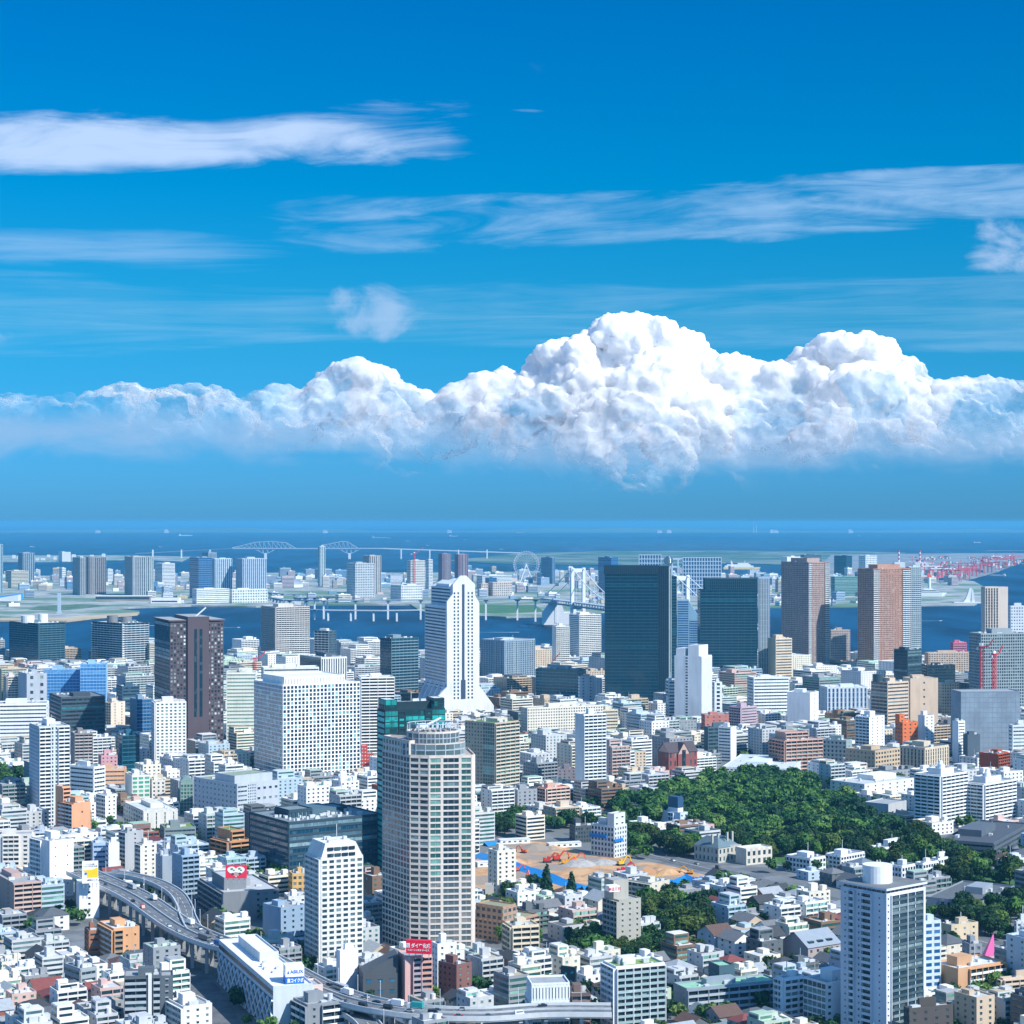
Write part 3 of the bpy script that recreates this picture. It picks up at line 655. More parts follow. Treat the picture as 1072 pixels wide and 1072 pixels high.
bx.extra['tank'] = [(MB().cyl(bx.W * .15, bx.D * .45, bx.Hh, bx.Hh + 12, 9, 20).cyl(bx.W * .5, bx.D * .3, bx.Hh, bx.Hh + 10, 9, 20), plain('#77797a', 0.6))]
for i in range(24):
    z = bx.Hh - i * 3.9; bx.fb(bx.trim, (0, 0, 0), 0, 3.6, z - 3, z - 1.2, -0.1, 0.9); bx.fb(bx.trim, (0, bx.D, -pi / 2), 0, 2.2, z - 3, z - 1.2, -0.1, 0.9)
bx.trimm = wallmat('#d9dfe0'); hdone(bx)
H('grid fronted apartment tower standing before the bay', AP, 'bay grid tower', 274, 289, 324, 636, 3100, '#c9c3bd', ('balc', 3.2, 4.2, None, 1.2), ('balc', 3.2, 5, wallmat('#7e929c'), 1.2), th=26, trim='#cfccc6', vis=.6)
H('small dark blue office with a white stair tower', 'office building', 'small blue office', 329, 344, 352, 661, 3300, '#46606e', ('ribbon', 4, .6), ('curtain', 4, 8, .8), th=60, glass=DARKGL, trim='#dfe3e4')
H('white finned office with a dark glass left side', 'office building', 'white finned office', 314, 336, 363, 689, 2700, '#e3e4e2', ('fins', 4, 3.4, .5), ('curtain', 4, 6, .7), th=30, glass=DARKGL, trim='#4b5c66')
H('dark slab office with a ball topped mast, left of the white rocket tower', OF, 'dark slab office', 398, 410, 438, 669, 2750, '#3d5563', ('curtain', 4, 6, 1.2), ('curtain', 4, 6, .5), th=38, glass=TEALGL, trim='#7c929c')
H('blue grey apartment slab with tall vertical stripes', AP, 'striped blue slab', 503, 528, 560, 671, 3000, '#8ba0b2', ('fins', 3.3, 3.8, .55), ('fins', 3.3, 3.6, .5), th=45, trim='#b9c5cd')
H('white apartment tower with dark slots below the left bridge portal', AP, 'slotted white tower', 578, 582, 596, 656, 3250, '#d7dad6', ('balc', 3.2, 3.6), ('few', 3.2, 2, 1.4, 1.3), th=28, trim='#d8dad4')
H('taller white apartment tower behind the bridge anchorage', AP, 'tall white bay tower', 596, 606, 629, 644, 3400, '#d5d8d6', ('balc', 3.2, 4.2), ('ribbon', 3.2, .4), th=30, trim='#dde0dd')
H('pale thin slab behind the taller white bay tower', AP, 'pale thin slab', 597, 600, 610, 641, 3480, '#c9d3d8', ('fins', 3.2, 3, .4), ('blank',), th=25)
H('low green glass office left of the big glass tower', 'office building', 'green glass office', 561, 604, 613, 702, 2700, '#5f7f84', ('curtain', 4, 5, .8), ('curtain', 4, 5, 1.0), th=62, glass=glassmat('#25525a', .12, .5, '#6fa8a4'), trim='#7fa0a4', roofc='#8d979a')
H('thin white slab beside the green glass office', 'office building', 'thin white slab', 605, 607, 622, 709, 2650, '#e0e4e6', ('few', 4, 2, 2.2, 1.5), th=20)
b = H('huge dark teal glass tower with a pale grey right flank', OF, 'huge teal glass tower', 633, 633, 689, 594, 2600, '#123648', ('curtain', 4.2, 10, 1.0), th=0, depth=55, glass=TEALGL, trim='#1f4556', roofc='#3f5560', finish=False, roof=False)
b.wall.box(-1, b.W + 1, -0.8, 2, b.Hh - 9, b.Hh + 3)
for i in range(26): b.fb(b.trim, (0, 0, 0), i * b.W / 26, i * b.W / 26 + .6, b.Hh - 9, b.Hh, .8, 1.2)
b.vol((b.W + 0.2, b.W + 14, 6, 46), 0, b.Hh + 2, (('fins', 8, 3, .3), ('blank',)), 0); hdone(b)
H('pale grey flank slab attached right of the huge teal tower', OF, 'pale flank slab', 689.5, 690, 703, 594.5, 2640, '#9fb4bd', ('fins', 8, 2.6, .3), th=5, depth=40, trim='#8fa6b0', roof=False)
H('recessed dark sliver of glass tower behind the pale flank', OF, 'dark sliver tower', 700, 701, 708.5, 604, 2720, '#2b5362', ('curtain', 4.2, 5, 1.2), th=4, depth=30, glass=TEALGL, roof=False)
b = H('light blue glass office with a sloping right roof edge', OF, 'sloped blue office', 709, 709, 721, 629, 3400, '#7fa3b8', ('ribbon', 4, .6), th=0, depth=40, glass=BLUEGL, roof=False, finish=False)
w2 = b.W; pts = [(w2 + 0.1, 0), (w2 * 2, 0), (w2 * 2, 40), (w2 + 0.1, 40)]
b.wall.prism(pts, 0, lambda p: b.Hh - (p[0] - w2) * 1.6); b.facade((w2, 0, 0), w2, 0, b.Hh - w2 * 1.7, ('ribbon', 4, .6)); hdone(b)
b = H('second dark teal glass tower with a louvred dark crown', OF, 'second teal tower', 732.5, 733, 793, 618, 2950, '#173f50', ('curtain', 4.2, 9, 1.0), th=-3, depth=40, glass=TEALGL, trim='#2c5464', roofc='#4a5d66', finish=False, roof=False)
b.vol((8, b.W, 3, 38), b.Hh, b.Hh + 17, (('fins', 4, 3, .5), ('blank',)), 0.5); hdone(b)
H('pale curved flank slab right of the second teal tower', OF, 'pale ribbed flank', 793.5, 794, 806, 605, 2990, '#b2c3cf', ('fins', 8, 2.6, .35), th=0, depth=32, roof=False)
def striped(label, short, xl, x1, x2, x3, yt, D, dark, stripe, body):
    b = H(label, AP, short, xl, x1, x3, yt, D, body, ('multi', [(0.16, ('balc', 3.2, 3, wallmat('#c9dbe2'), 1.2)), (0.62, ('grid', 3.2, 3.4, .62, .55, .4)), (0.22, ('balc', 3.2, 3, wallmat('#c9dbe2'), 1.2))]),
          ('grid', 3.2, 3.6, .6, .5, .4), th=36, glass=APTGL, trim='#d7dcde', finish=False)
    b.wall.box(-.3, b.W + .3, -.8, b.D, b.Hh - 8, b.Hh - 7.4); b.vol((b.W * .2, b.W * .8, b.D * .2, b.D * .8), b.Hh, b.Hh + 6, (('blank',), ('blank',))); hdone(b)
striped('tall apartment tower with pinkish grid front and dark left side', 'left striped tower', 818, 846, 847, 868, 589, 3200, 0, 0, '#a8948e')
striped('tall apartment tower with orange brown grid front and blue edges', 'right striped tower', 898, 914, 920, 953, 596, 3150, 0, 0, '#b58a76')
H('light blue rear wing of the orange brown tower', AP, 'blue rear wing', 948, 952, 964, 594, 3260, '#b6c9d3', ('balc', 3.2, 3.4), ('ribbon', 3.2, .5), th=20, glass=APTGL)
H('cream ribbed office left of the pinkish striped tower', 'office building', 'cream ribbed office', 804, 812, 829, 669, 2950, '#d3c2aa', ('ribbon', 4, .45), ('blank',), th=25)
H('grey tan slab between the two striped towers', 'office building', 'grey tan slab', 868, 870, 890, 660, 3350, '#a79d98', ('grid', 4, 3, .5, .45, .2), th=12)
H('dark square glass office below the orange brown tower', 'office building', 'dark square office', 936, 950, 965, 681, 2700, '#2d4450', ('ribbon', 4.2, .6), ('ribbon', 4.2, .6), th=40, glass=DARKGL, roofc='#5d6a70')
H('low black glass block right of the dark square office', 'office building', 'low black block', 965, 970, 1000, 697, 2750, '#27383f', ('ribbon', 4, .6), th=15, glass=DARKGL)
H('long tan housing slab near the right waterfront', BK, 'long tan housing slab', 968, 972, 1024, 684, 3150, '#c4ad97', ('grid', 3.2, 4, .6, .5, .4), th=8)
H('pink fronted low block before the right waterfront', 'office building', 'pink fronted block', 995, 998, 1012, 673, 3350, '#c76a84', ('ribbon', 4, .4), th=10)
b = H('dark ribbed tower with a beige right end on the right border', OF, 'dark ribbed tower', 1027, 1031, 1045, 615, 2500, '#c1b7ad', ('fins', 3.6, 3.8, .6), ('blank',), th=22, glass=DARKGL, finish=False, roof=False)
b.vol((b.W + 0.1, b.W + 15, 0.5, b.D - 1), 0, b.Hh - .5, (('blank',), ('blank',))); hdone(b)
H('wide dark gridded tower in front of the dark ribbed tower', OF, 'wide gridded tower', 1025, 1027, 1074, 664, 2380, '#93a0a4', ('grid', 3.6, 3.0, .68, .66, .6), th=14, glass=DARKGL, depth=30)
H('pale blue office slab cut by the right border', OF, 'pale border slab', 1056, 1058, 1085, 635, 2650, '#c3ccd6', ('grid', 4, 3.6, .5, .4, .3), th=10)
# --- second row, left part
b = H('brown tower with blank central shaft, dark glass left side and flat roof plate', OF, 'brown tower', 162, 178, 234, 653, 2090, '#554a50', ('multi', [(.30, ('grid', 3.9, 3.3, .6, .6, .3)), (.40, ('blank',)), (.30, ('grid', 3.9, 3.3, .6, .6, .3))]), ('curtain', 3.9, 5, .8), th=22, glass=glassmat('#1d2c38', .1, .9, '#dfe9e4', .55), trim='#463f49', finish=False, roof=False)
W_ = b.W; b.vol((W_ * .32, W_ * .72, -2.5, b.D * .8), 0, b.Hh + 7, (('blank',), ('blank',)), 0)
for q in (.44, .54): b.extra.setdefault('window_slot', []).append((MB().box(W_ * q, W_ * q + 3, -2.75, -2, b.Hh * .32 if q < .5 else b.Hh * .32, b.Hh - 6), DARKGL))
b.vol((-1.2, W_ * .18, -1, b.D), 0, b.Hh * .34, (('blank',), ('blank',)), 0)
b.vol((-1.5, W_ * .3, -1.2, b.D), b.Hh + 2.2, b.Hh + 3.6, (('blank',), ('blank',)), 0); b.vol((W_ * .74, W_ + 1.5, -1.2, b.D), b.Hh + 2.2, b.Hh + 3.6, (('blank',), ('blank',)), 0)
b.extra['crane'] = [(MB().bar((W_ * .5, 6, b.Hh + 7), (W_ * .7, 8, b.Hh + 16), 1.2), plain('#c9d0d2'))]; hdone(b)
H('low bright blue glass office behind the left apartment towers', 'office building', 'blue glass office', 44, 46, 83, 702, 2600, '#5f9ccc', ('curtain', 4, 4, .7), th=8, glass=glassmat('#2f76b4', .15, .5, '#8cc0e8', .4), trim='#8dbbe0', depth=30)
H('taller bright blue glass wing with white roof plant', 'office building', 'blue glass wing', 83, 84, 111, 696, 2580, '#69a6d4', ('curtain', 4, 4, .7), th=8, glass=glassmat('#2f76b4', .15, .5, '#8cc0e8', .4), trim='#9cc6e6', depth=30)
H('plain grey blank sided office with four small windows', 'office building', 'plain grey office', 19, 28, 49, 706, 2540, '#a9b0b8', ('few', 9, 2, 4, 4), ('blank',), th=28)
H('small cream apartment block beside the plain grey office', BK, 'small cream block', 5, 8, 19, 709, 2580, '#d8cfc4', ('balc', 3.2, 4), th=20)
H('white office with long blue white ribbons at the left border', 'office building', 'ribbon office', -20, -19, 49, 738, 2150, '#dfe4e8', ('ribbon', 4.2, .38, .6), th=10, glass=DARKGL, depth=35)
H('dark grey office with turquoise window strips', 'office building', 'dark turquoise office', 52, 64, 110, 731, 2200, '#44505a', ('ribbon', 4.2, .5), ('ribbon', 4.2, .45), th=24, glass=glassmat('#142a38', .1, .9, '#2fb0bc', .35), roofc='#6b757a')
H('cream apartment block right of the dark turquoise office', BK, 'cream apartment', 110, 117, 131, 736, 2330, '#d9ccba', ('few', 3.2, 2, 1.5, 1.4), ('balc', 3.2, 3.5), th=50)
H('blue glass office between cream and white apartment towers', 'office building', 'small blue glass front', 136, 143, 160, 733, 2240, '#7c98ac', ('curtain', 3.8, 4, .8), ('blank',), th=28, glass=BLUEGL)
H('dark blue low office with white rooftop clutter below the grey drum tower', 'office building', 'cluttered blue office', 122, 128, 146, 719, 2450, '#3c5a6e', ('ribbon', 4, .5), th=28, glass=DARKGL)
H('bright white apartment tower left of the brown tower', AP, 'bright white tower', 160, 163, 195, 736, 1980, '#e6e4e2', ('grid', 3.2, 4.2, .52, .5, .5), ('balc', 3.2, 4), th=16, glass=GREENGL)
H('pale green striped office right of the brown tower', OF, 'pale green office', 235, 237, 268, 705, 2200, '#dfe3d8', ('ribbon', 4.0, .42, .5), th=6, glass=glassmat('#7ea39a', .2, .5, '#cfe6da', .5), depth=30)
H('teal glass low office behind the left apartment blocks', 'office building', 'teal low office', 122, 128, 146, 771, 1990, '#1e5a72', ('curtain', 4, 6, 1.0), th=25, glass=TEALGL, trim='#27637a')
H('brown grey apartment block behind the slab with white balconies', BK, 'brown grey block', 74, 78, 97, 769, 1900, '#8b827f', ('balc', 3.1, 4, wallmat('#b3aaa4')), ('blank',), th=20)
b = H('tall grey blue apartment tower with white balcony rows', AP, 'white balcony tower', 31, 41, 73, 762, 1600, '#c9d0d8', ('multi', [(.38, ('balc', 3.1, 4.5)), (.24, ('few', 3.1, 2, 1.2, 2.0)), (.38, ('balc', 3.1, 4.5))]), ('grid', 3.1, 3.5, .5, .5, .4), th=26, trim='#e4e8ea', vis=.8)
H('white angular office with horizontal bands and a green logo', 'office building', 'white banded office', 72, 98, 110, 804, 1760, '#dfe4e6', ('ribbon', 3.8, .42), ('ribbon', 3.8, .38), th=56, glass=DARKGL)
H('peach fronted building with white bands', 'office building', 'peach building', 100, 102, 131, 806, 1860, '#dcae8a', ('ribbon', 3.8, .3), th=8, glass=APTGL, depth=18)
H('pink rooftop house block above the peach building', BK, 'pink block', 103, 106, 123, 792, 1930, '#c99aa0', ('grid', 3.2, 4, .4, .4, .2), th=20)
H('white building with mint green windows', 'office building', 'mint window building', 131, 138, 157, 813, 1760, '#dcdcd6', ('grid', 3.6, 6, .75, .6, .3), ('blank',), th=24, glass=glassmat('#4b9a80', .2, .6, '#8fd8b8', .5))
H('white stepped apartment block between two brown ones', BK, 'white stepped block', 102, 112, 122, 833, 1660, '#e8e9ea', ('few', 3.1, 2, 1.5, 1.4), ('balc', 3.1, 4), th=40)
H('cream and white flats right of the mint window building', BK, 'cream white flats', 157, 159, 173, 818, 1770, '#e2ddd2', ('grid', 3.2, 3.6, .4, .45, .3), th=12, depth=14)
b = H('narrow glass tower with a rounded arch top', 'office building', 'arched glass tower', 187, 189, 202, 821, 1720, '#8fa49c', ('grid', 3.0, 3.0, .7, .7, .3), th=12, depth=14, glass=glassmat('#2e5e5c', .12, .5, '#7fb4a4'), finish=False, roof=False)
ar = [(b.W / 2 + b.W / 2 * cos(pi * i / 10), b.Hh + 6 * sin(pi * i / 10)) for i in range(11)]
q = MB(); n0 = len(q.v); q.v += [(x, 0, z) for x, z in ar] + [(x, b.D, z) for x, z in ar]; q.f += [tuple(range(11)), tuple(range(21, 10, -1))] + [(i, i + 11, i + 12, i + 1) for i in range(10)]; q.m += [0] * 12
b.extra['arch_roof'] = [(q, plain('#7e9a92', .3))]; hdone(b)
b = H('large grey office block with white low roof storey and roof garden', 'office building', 'large grey block', 203, 248, 292, 822, 1650, '#b3bcc6', ('multi', [(.25, ('ribbon', 3.8, .35)), (.2, ('grid', 2.4, 2.2, .5, .5, .2)), (.55, ('few', 7.5, 4, 2.6, 2.0))]), ('grid', 4.4, 5.6, .34, .4, .2), th=42, trim='#c3ccd2', roofc='#8c9a86', finish=False, vis=.8)
b.vol((b.W * .05, b.W * .95, b.D * .1, b.D * .55), b.Hh, b.Hh + 6, (('blank',), ('blank',))); hdone(b)
H('low office with white pilasters and a roof full of machines', 'office building', 'pilaster office', 130, 150, 186, 850, 1600, '#d4d4cc', ('fins', 4, 8.0, .12), ('grid', 4, 7, .6, .5, .4), th=26, glass=DARKGL, roofc='#c4c9cc')
b = H('peach and white apartment block with a dark stair tower', BK, 'peach stair block', 62, 77, 95, 842, 1540, '#dda27c', ('few', 12, 1, 1.2, 1.4), ('balc', 3.1, 5, wallmat('#e4e2e0')), th=42, finish=False)
b.vol((-0.5, 6, b.D * .75, b.D + 5), 0, b.Hh + 11, (('balc', 3.1, 6), ('blank',))); hdone(b)
b = H('stepped brown building with planted terraces', 'office building', 'planted terrace building', 222, 240, 262, 882, 1480, '#b98a66', ('tiers', [(1, ('balc', 3.6, 9, wallmat('#c8996f'), 2.2))]), ('balc', 3.6, 9, wallmat('#b98a62'), 2.2), th=38, glass=glassmat('#2f4a30', .8, .6, '#5f8a3f', .5), roofc='#6d8a55', finish=False)
b.vol((4, b.W - 3, 5, b.D), b.Hh, b.Hh + 7, (('balc', 3.6, 9, wallmat('#c8996f'), 2), ('blank',))); hdone(b)
H('pair of cream flats at the left border with grey balconies', BK, 'left border flats', -12, -10, 33, 875, 1400, '#d9d6cf', ('multi', [(.3, ('few', 3.1, 1, 2.6, 1.4)), (.4, ('balc', 3.1, 3.5)), (.3, ('few', 3.1, 1, 2.4, 1.4))]), th=8, depth=16)
H('short grey blue flats right of the left border flats', BK, 'grey blue flats', 33, 36, 53, 872, 1440, '#aeb8c4', ('balc', 3.1, 4), th=14, depth=14)
H('plain white walled tower with two columns of tiny windows', AP, 'plain white walled tower', 33, 52, 77, 882, 1330, '#ecebe9', ('few', 6.2, 2, .9, .9), ('multi', [(.6, ('balc', 3.1, 4)), (.4, ('blank',))]), th=40, vis=.8)
H('grey gabled apartment block beside the highway', BK, 'grey gabled block', 126, 133, 150, 872, 1430, '#a9adb0', ('few', 3.1, 1, 1.2, 1.2), ('balc', 3.1, 4), th=42, glass=APTGL)
H('light grey blue office with slanted top near the highway start', 'office building', 'slanted blue office', 94, 97, 112, 884, 1400, '#a4b8cc', ('ribbon', 3.6, .4), th=14, depth=14, glass=BLUEGL)
H('blank white block by the highway start', BK, 'blank white block', 111, 114, 125, 884, 1390, '#dfe3ea', ('blank',), ('ribbon', 3.1, .4), th=30)
H('cream apartment block with square windows left of the highway curve', BK, 'cream square window block', 143, 149, 164, 885, 1380, '#dcd8cf', ('few', 3.1, 2, 1.5, 1.4), ('balc', 3.1, 4), th=38)
H('narrow grey slab above the highway curve', BK, 'narrow grey slab', 163, 170, 181, 898, 1350, '#9ba8b4', ('blank',), ('few', 3.1, 1, 1.2, 1.2), th=30)
H('blue shaded apartment block inside the highway curve', BK, 'highway curve block', 180, 190, 208, 897, 1310, '#8fa6ba', ('balc', 3.1, 4), ('few', 3.1, 2, 1.2, 1.2), th=34)
H('small green roofed office above the highway', 'office building', 'small green roof office', 165, 172, 205, 868, 1540, '#7c8a8e', ('ribbon', 3.8, .4), th=18, roofc='#6f8f42', depth=22)
# --- second row, middle
b = H('huge white office slab with a regular grid of small dark windows', OF, 'huge white office slab', 266, 296, 377, 718, 1900, '#ebebe8', ('grid', 3.75, 3.9, .68, .74, .3), ('g', glassmat('#2f5f86', .15, .4, '#7fa8c4', .3), ('grid', 3.8, 3.4, .74, .74, .12)), th=30, glass=glassmat('#16304a', .15, .9, '#8fd0d0', .3), trim='#8aa8b8', roofc='#d9dbd9', vis=.93, finish=False)
b.vol((3, b.W * .82, 4, b.D * .8), b.Hh, b.Hh + 7, (('fins', 7, 3, .2), ('blank',))); hdone(b)
H('white tower with fine horizontal bands right behind the huge white slab', OF, 'fine banded white tower', 374, 378, 413, 710, 2080, '#e4e3dd', ('balc', 3.3, 9, wallmat('#eceae4')), th=12, depth=26, glass=DARKGL, trim='#eceae4')
H('long low white roofed block behind the white finned office', 'office building', 'low white roofed block', 268, 276, 334, 700, 2350, '#d5d8d6', ('ribbon', 4, .4), th=12, depth=30, glass=DARKGL, roofc='#d5d8d8')
b = H('red brick building with a stepped slanting right edge', 'office building', 'red brick stepped', 377, 378, 384, 782, 1980, '#b8433a', ('few', 3.3, 2, 1.3, 1.3), th=2, depth=18, roof=False, finish=False, vis=.97, glass=glassmat('#c9d4d6', .4, .2))
for i, q in enumerate((6, 11, 15)):
    b.vol((b.W + (0 if i == 0 else (6, 11, 15)[i - 1] * .8) , b.W + q * .8, 0.3 * i, 18), 0, b.Hh - 7 - i * 16, (('few', 3.3, 2, 1.1, 1.2), None), .4)
hdone(b)
b = H('dark green glass tower with bright turquoise window stacks', OF, 'turquoise tower', 395, 403, 466, 745, 1420, '#16303a', ('multi', [(.22, ('curtain', 4, 4, .8)), (.12, ('grid', 4, 5, .7, .5, .6)), (.32, ('curtain', 4, 5, 1.0)), (.12, ('grid', 4, 5, .7, .5, .6)), (.22, ('curtain', 4, 4, .8))]), ('g', glassmat('#17a09c', .45, .8, '#4fe0d4', .6), ('grid', 4.1, 20, .86, .66, .15)), th=22, glass=glassmat('#0e3a40', .1, .95, '#28b8b0', .55), trim='#1c3c46', roofc='#c9d2d2', finish=False, roof=False)
W_ = b.W
b.vol((W_ * .22, W_ * .8, 6, b.D * .8), b.Hh, b.Hh + 5.5, (('blank',), ('blank',)), .6)
for q in ((0.01, .2), (.82, .99)): b.vol((W_ * q[0], W_ * q[1], 0.5, 16), b.Hh, b.Hh + 8, (('curtain', 4, 4, .5), ('curtain', 4, 4, .5)), .3)
b.rooftop(W_ * .25, W_ * .78, 8, b.D * .7, b.Hh + 5.5, 5, False); hdone(b)
# rocket shaped white tower
C = P(468, 640, 2550); C.z = 0
b = Bld('office_tower', C, radians(22), '#dcdfe4', glassmat('#2c4252', .15, .4, '#7f97a8'), '#8797a8', '#b9c0c6')
fw = 44.0
def ext(mb, prof, y0, y1):
    n_ = len(prof); k = len(mb.v); mb.v += [(p[0], y0, p[1]) for p in prof] + [(p[0], y1, p[1]) for p in prof]
    mb.f += [tuple(range(k, k + n_)), tuple(range(k + 2 * n_ - 1, k + n_ - 1, -1))] + [(k + i, k + n_ + i, k + n_ + (i + 1) % n_, k + (i + 1) % n_) for i in range(n_)]; mb.m += [0] * (n_ + 2)
ext(b.wall, [(-24, 0), (fw + 20, 0), (fw + 20, 14), (fw, 40), (fw, 146), (fw - 6, 156), (fw - 6, 170), (fw / 2 + 4, 181), (fw / 2 - 4, 181), (8, 170), (8, 158), (0, 148), (0, 40), (-24, 16)], 0, 4)
ext(b.wall, [(1, 0), (fw - 1, 0), (fw - 1, 142), (1, 142)], 4, 86)
ext(b.wall, [(7, 140), (fw - 7, 140), (fw - 7, 166), (fw / 2, 174), (7, 166)], 4, 78)
for k_ in range(5): ext(b.wall, [(-22, 0), (-2, 0), (1, 44), (-3, 38)], 8 + k_ * 17, 11 + k_ * 17)
ext(b.wall, [(-20, 0), (1, 0), (1, 20), (-14, 14)], 4, 84)
b.extra['center_slot'] = [(MB().box(fw / 2 - 1.6, fw / 2 + 1.6, -0.5, 0.3, 48, 170).box(fw / 2 - 3, fw / 2 + 3, -.6, .3, 24, 48), plain('#3b4d60', .4))]
for i in range(30):
    z = 24 + i * 4.6
    for q in (9, 14, fw - 16, fw - 11): b.win.append(((0, 0, 0), q, q + 2.2, z, z + 2.6, -.2, .1, b.gm))
b.facade((1, 86, -pi / 2), 80, 44, 140, ('ribbon', 4.1, .5, .5), True); b.facade((7, 78, -pi / 2), 73, 144, 165, ('ribbon', 4.1, .5, .5), True)
b.facade((0, 86, -pi / 2), 80, 26, 42, ('ribbon', 4.1, .4, .5), True)
b.extra['skylight'] = [(MB().prism([(8, 14), (fw - 10, 14), (fw - 10, 62), (8, 62)], 167, lambda p: 176 if p[0] > 20 else 170), plain('#dfe6ea', .3))]
b.done('white rocket shaped tower with a pointed top and flared foot', OF, 'white rocket tower', footprint=[(-24, 0), (fw + 20, 0), (fw + 20, 86), (-24, 86)], vis=.97)
# tan faceted tower with glass crown
C = P(449, 796, 1160); C.z = 0; th = radians(8)
b = Bld('apartment_tower', C, th, '#d2c9bf', GREENGL, '#aab8c0', '#a59a90')
Wf = 25.2; HT = 250 - (793 - 546) * 1160 / F
pts = [(0, 0), (Wf, 0), (Wf + 2, 2), (Wf + 2, 36), (Wf - 4, 41), (-20, 41), (-24, 38), (-10.6, 5)]
fr = {0: ('multi', [(.3, ('ribbon', 3.45, .7, .4)), (.42, ('g', DARKGL, ('ribbon', 3.45, .7, .4))), (.28, ('ribbon', 3.45, .7, .4))]), 7: ('g', DARKGL, ('grid', 3.45, 5.8, .82, .62, .35)), 6: ('g', DARKGL, ('grid', 3.45, 3.8, .8, .72, .22)), 1: ('blank',), 2: None, 3: None, 4: None, 5: None}
b.vol(pts, 0, HT, fr, parapet=1.2)
b.vol([(-23.6, 37.5), (-10.8, 5.8), (-7, 9), (-6, 32), (-19, 40)], HT, HT + 8.5, {0: ('grid', 3.9, 3.8, .6, .6, .3)}, parapet=.8)
cx, cy = 4, 17
ring = [(cx + 19 * cos(2 * pi * i / 20), cy + 15.5 * sin(2 * pi * i / 20)) for i in range(20)]
b2 = [(cx + 15.5 * cos(2 * pi * i / 20), cy + 12.5 * sin(2 * pi * i / 20)) for i in range(20)]
b.vol(ring, HT, HT + 7, ('g', glassmat('#4f6468', .15, .6, '#a9bcc0', .4), ('curtain', 3.5, 5, .6)), parapet=.5); b.vol(b2, HT + 7, HT + 13, ('g', glassmat('#56666c', .2, .6, '#a09a94', .4), ('curtain', 3.0, 3, .5)), parapet=1.2)
q = MB()
for i in range(14): a = 2 * pi * i / 14; q.bar((cx + 15 * cos(a), cy + 12 * sin(a), HT + 13), (cx + 15 * cos(a), cy + 12 * sin(a), HT + 18.5), .4); q.bar((cx + 15 * cos(a), cy + 12 * sin(a), HT + 18.4), (cx + 15 * cos(a + pi / 7), cy + 12 * sin(a + pi / 7), HT + 18.4), .4)
for i in range(7): q.bar((cx - 10 + i * 3, cy - 8, HT + 15.5), (cx - 8 + i * 3, cy + 9, HT + 17), 1.0)
b.extra['crown_frame'] = [(q, plain('#b9c6ce', .4))]
b.extra['gondola_arm'] = [(MB().bar((cx - 6, cy, HT + 16), (cx + 5, cy + 3, HT + 21), .9).box(cx - 8, cx - 4, cy - 2, cy + 2, HT + 15, HT + 18), plain('#dfe3e4', .5))]
b.done('tall beige faceted apartment tower with a round glass crown', AP, 'beige crowned tower', footprint=[(-24, 0), (Wf + 3, 0), (Wf + 3, 41), (-24, 41)], vis=.99)
H('grey brown apartment tower with planted roof edge right of the beige tower', AP, 'planted roof tower', 487, 518, 543, 758, 1750, '#b9aa96', ('balc', 3.2, 6), ('multi', [(.6, ('grid', 3.2, 3.4, .5, .5, .4)), (.4, ('curtain', 3.2, 3, .5))]), th=48, glass=GREENGL, trim='#c9bfae', roofc='#6a8a4c', vis=.8)
b = H('low wide dark glass office wrapped in light window bands', 'office building', 'dark glass office', 261, 302, 400, 862, 1400, '#2f4654', ('ribbon', 4.4, .62), ('ribbon', 4.4, .62), th=34, glass=glassmat('#12405a', .08, .8, '#9fc0c8', .4), trim='#4f6a78', roofc='#77858c', finish=False, vis=.97)
b.vol((b.W * .15, b.W * .4, b.D * .35, b.D * .7), b.Hh, b.Hh + 5, (('fins', 5, 3, .4), ('fins', 5, 3, .4))); b.vol((b.W * .5, b.W * .8, b.D * .4, b.D * .75), b.Hh, b.Hh + 3.5, (('blank',), ('blank',)))
for k_ in range(6): b.rooftop(2, b.W - 2, 2, b.D * .6, b.Hh, 40 + k_, False)
hdone(b)
b = H('white apartment tower with chamfered top corners below the dark glass office', AP, 'chamfered white tower', 321, 336, 380, 900, 1108, '#dcdcd8', ('grid', 3.05, 3.9, .66, .56, .35), ('balc', 3.05, 4, None, 1.1), th=26, glass=APTGL, trim='#cfd3d3', roofc='#9ea4a6', finish=False, roof=False, vis=.9)
b.wall.prism([(0, 0), (b.W, 0), (b.W, b.D), (0, b.D)], b.Hh, b.Hh + 8.5, top=[(3, 1), (b.W - 4, 1), (b.W - 4, b.D - 1), (3, b.D - 1)])
for z in (1.2, 4.6): b.win += [((0, -.4, 0), 4 + i * (b.W - 8) / 4, 3.2 + (i + 1) * (b.W - 8) / 4, b.Hh + z, b.Hh + z + 1.7, -1.6 + z * -.05, .2 - z * .1, DARKGL) for i in range(4)]
b.rooftop(4, b.W - 5, 2, b.D - 2, b.Hh + 8.4, 3, False); hdone(b)
b = H('dark grey office with a red heart billboard on its roof', 'office building', 'billboard office', 209, 234, 292, 936, 1250, '#7c8288', ('multi', [(.55, ('blank',)), (.45, ('few', 3.6, 3, 1.6, 1.6))]), ('balc', 3.4, 6, wallmat('#8d8f98')), th=24, glass=DARKGL, trim='#9ea3a8', roofc='#b4b8ba', finish=False, vis=.85)
b.vol((b.W * .1, b.W * .5, b.D * .2, b.D * .7), b.Hh, b.Hh + 7, (('blank',), ('blank',))); BILL = b; hdone(b)
b = H('grey office with a white diagonal lattice facade and white roof', 'office building', 'lattice office', 226, 229, 229.5, 988, 1085, '#c9d2d8', ('blank',), th=0, depth=10, roof=False, finish=False)
for c_ in list(b.root.children): pass
bpy.data.objects.remove(b.root)
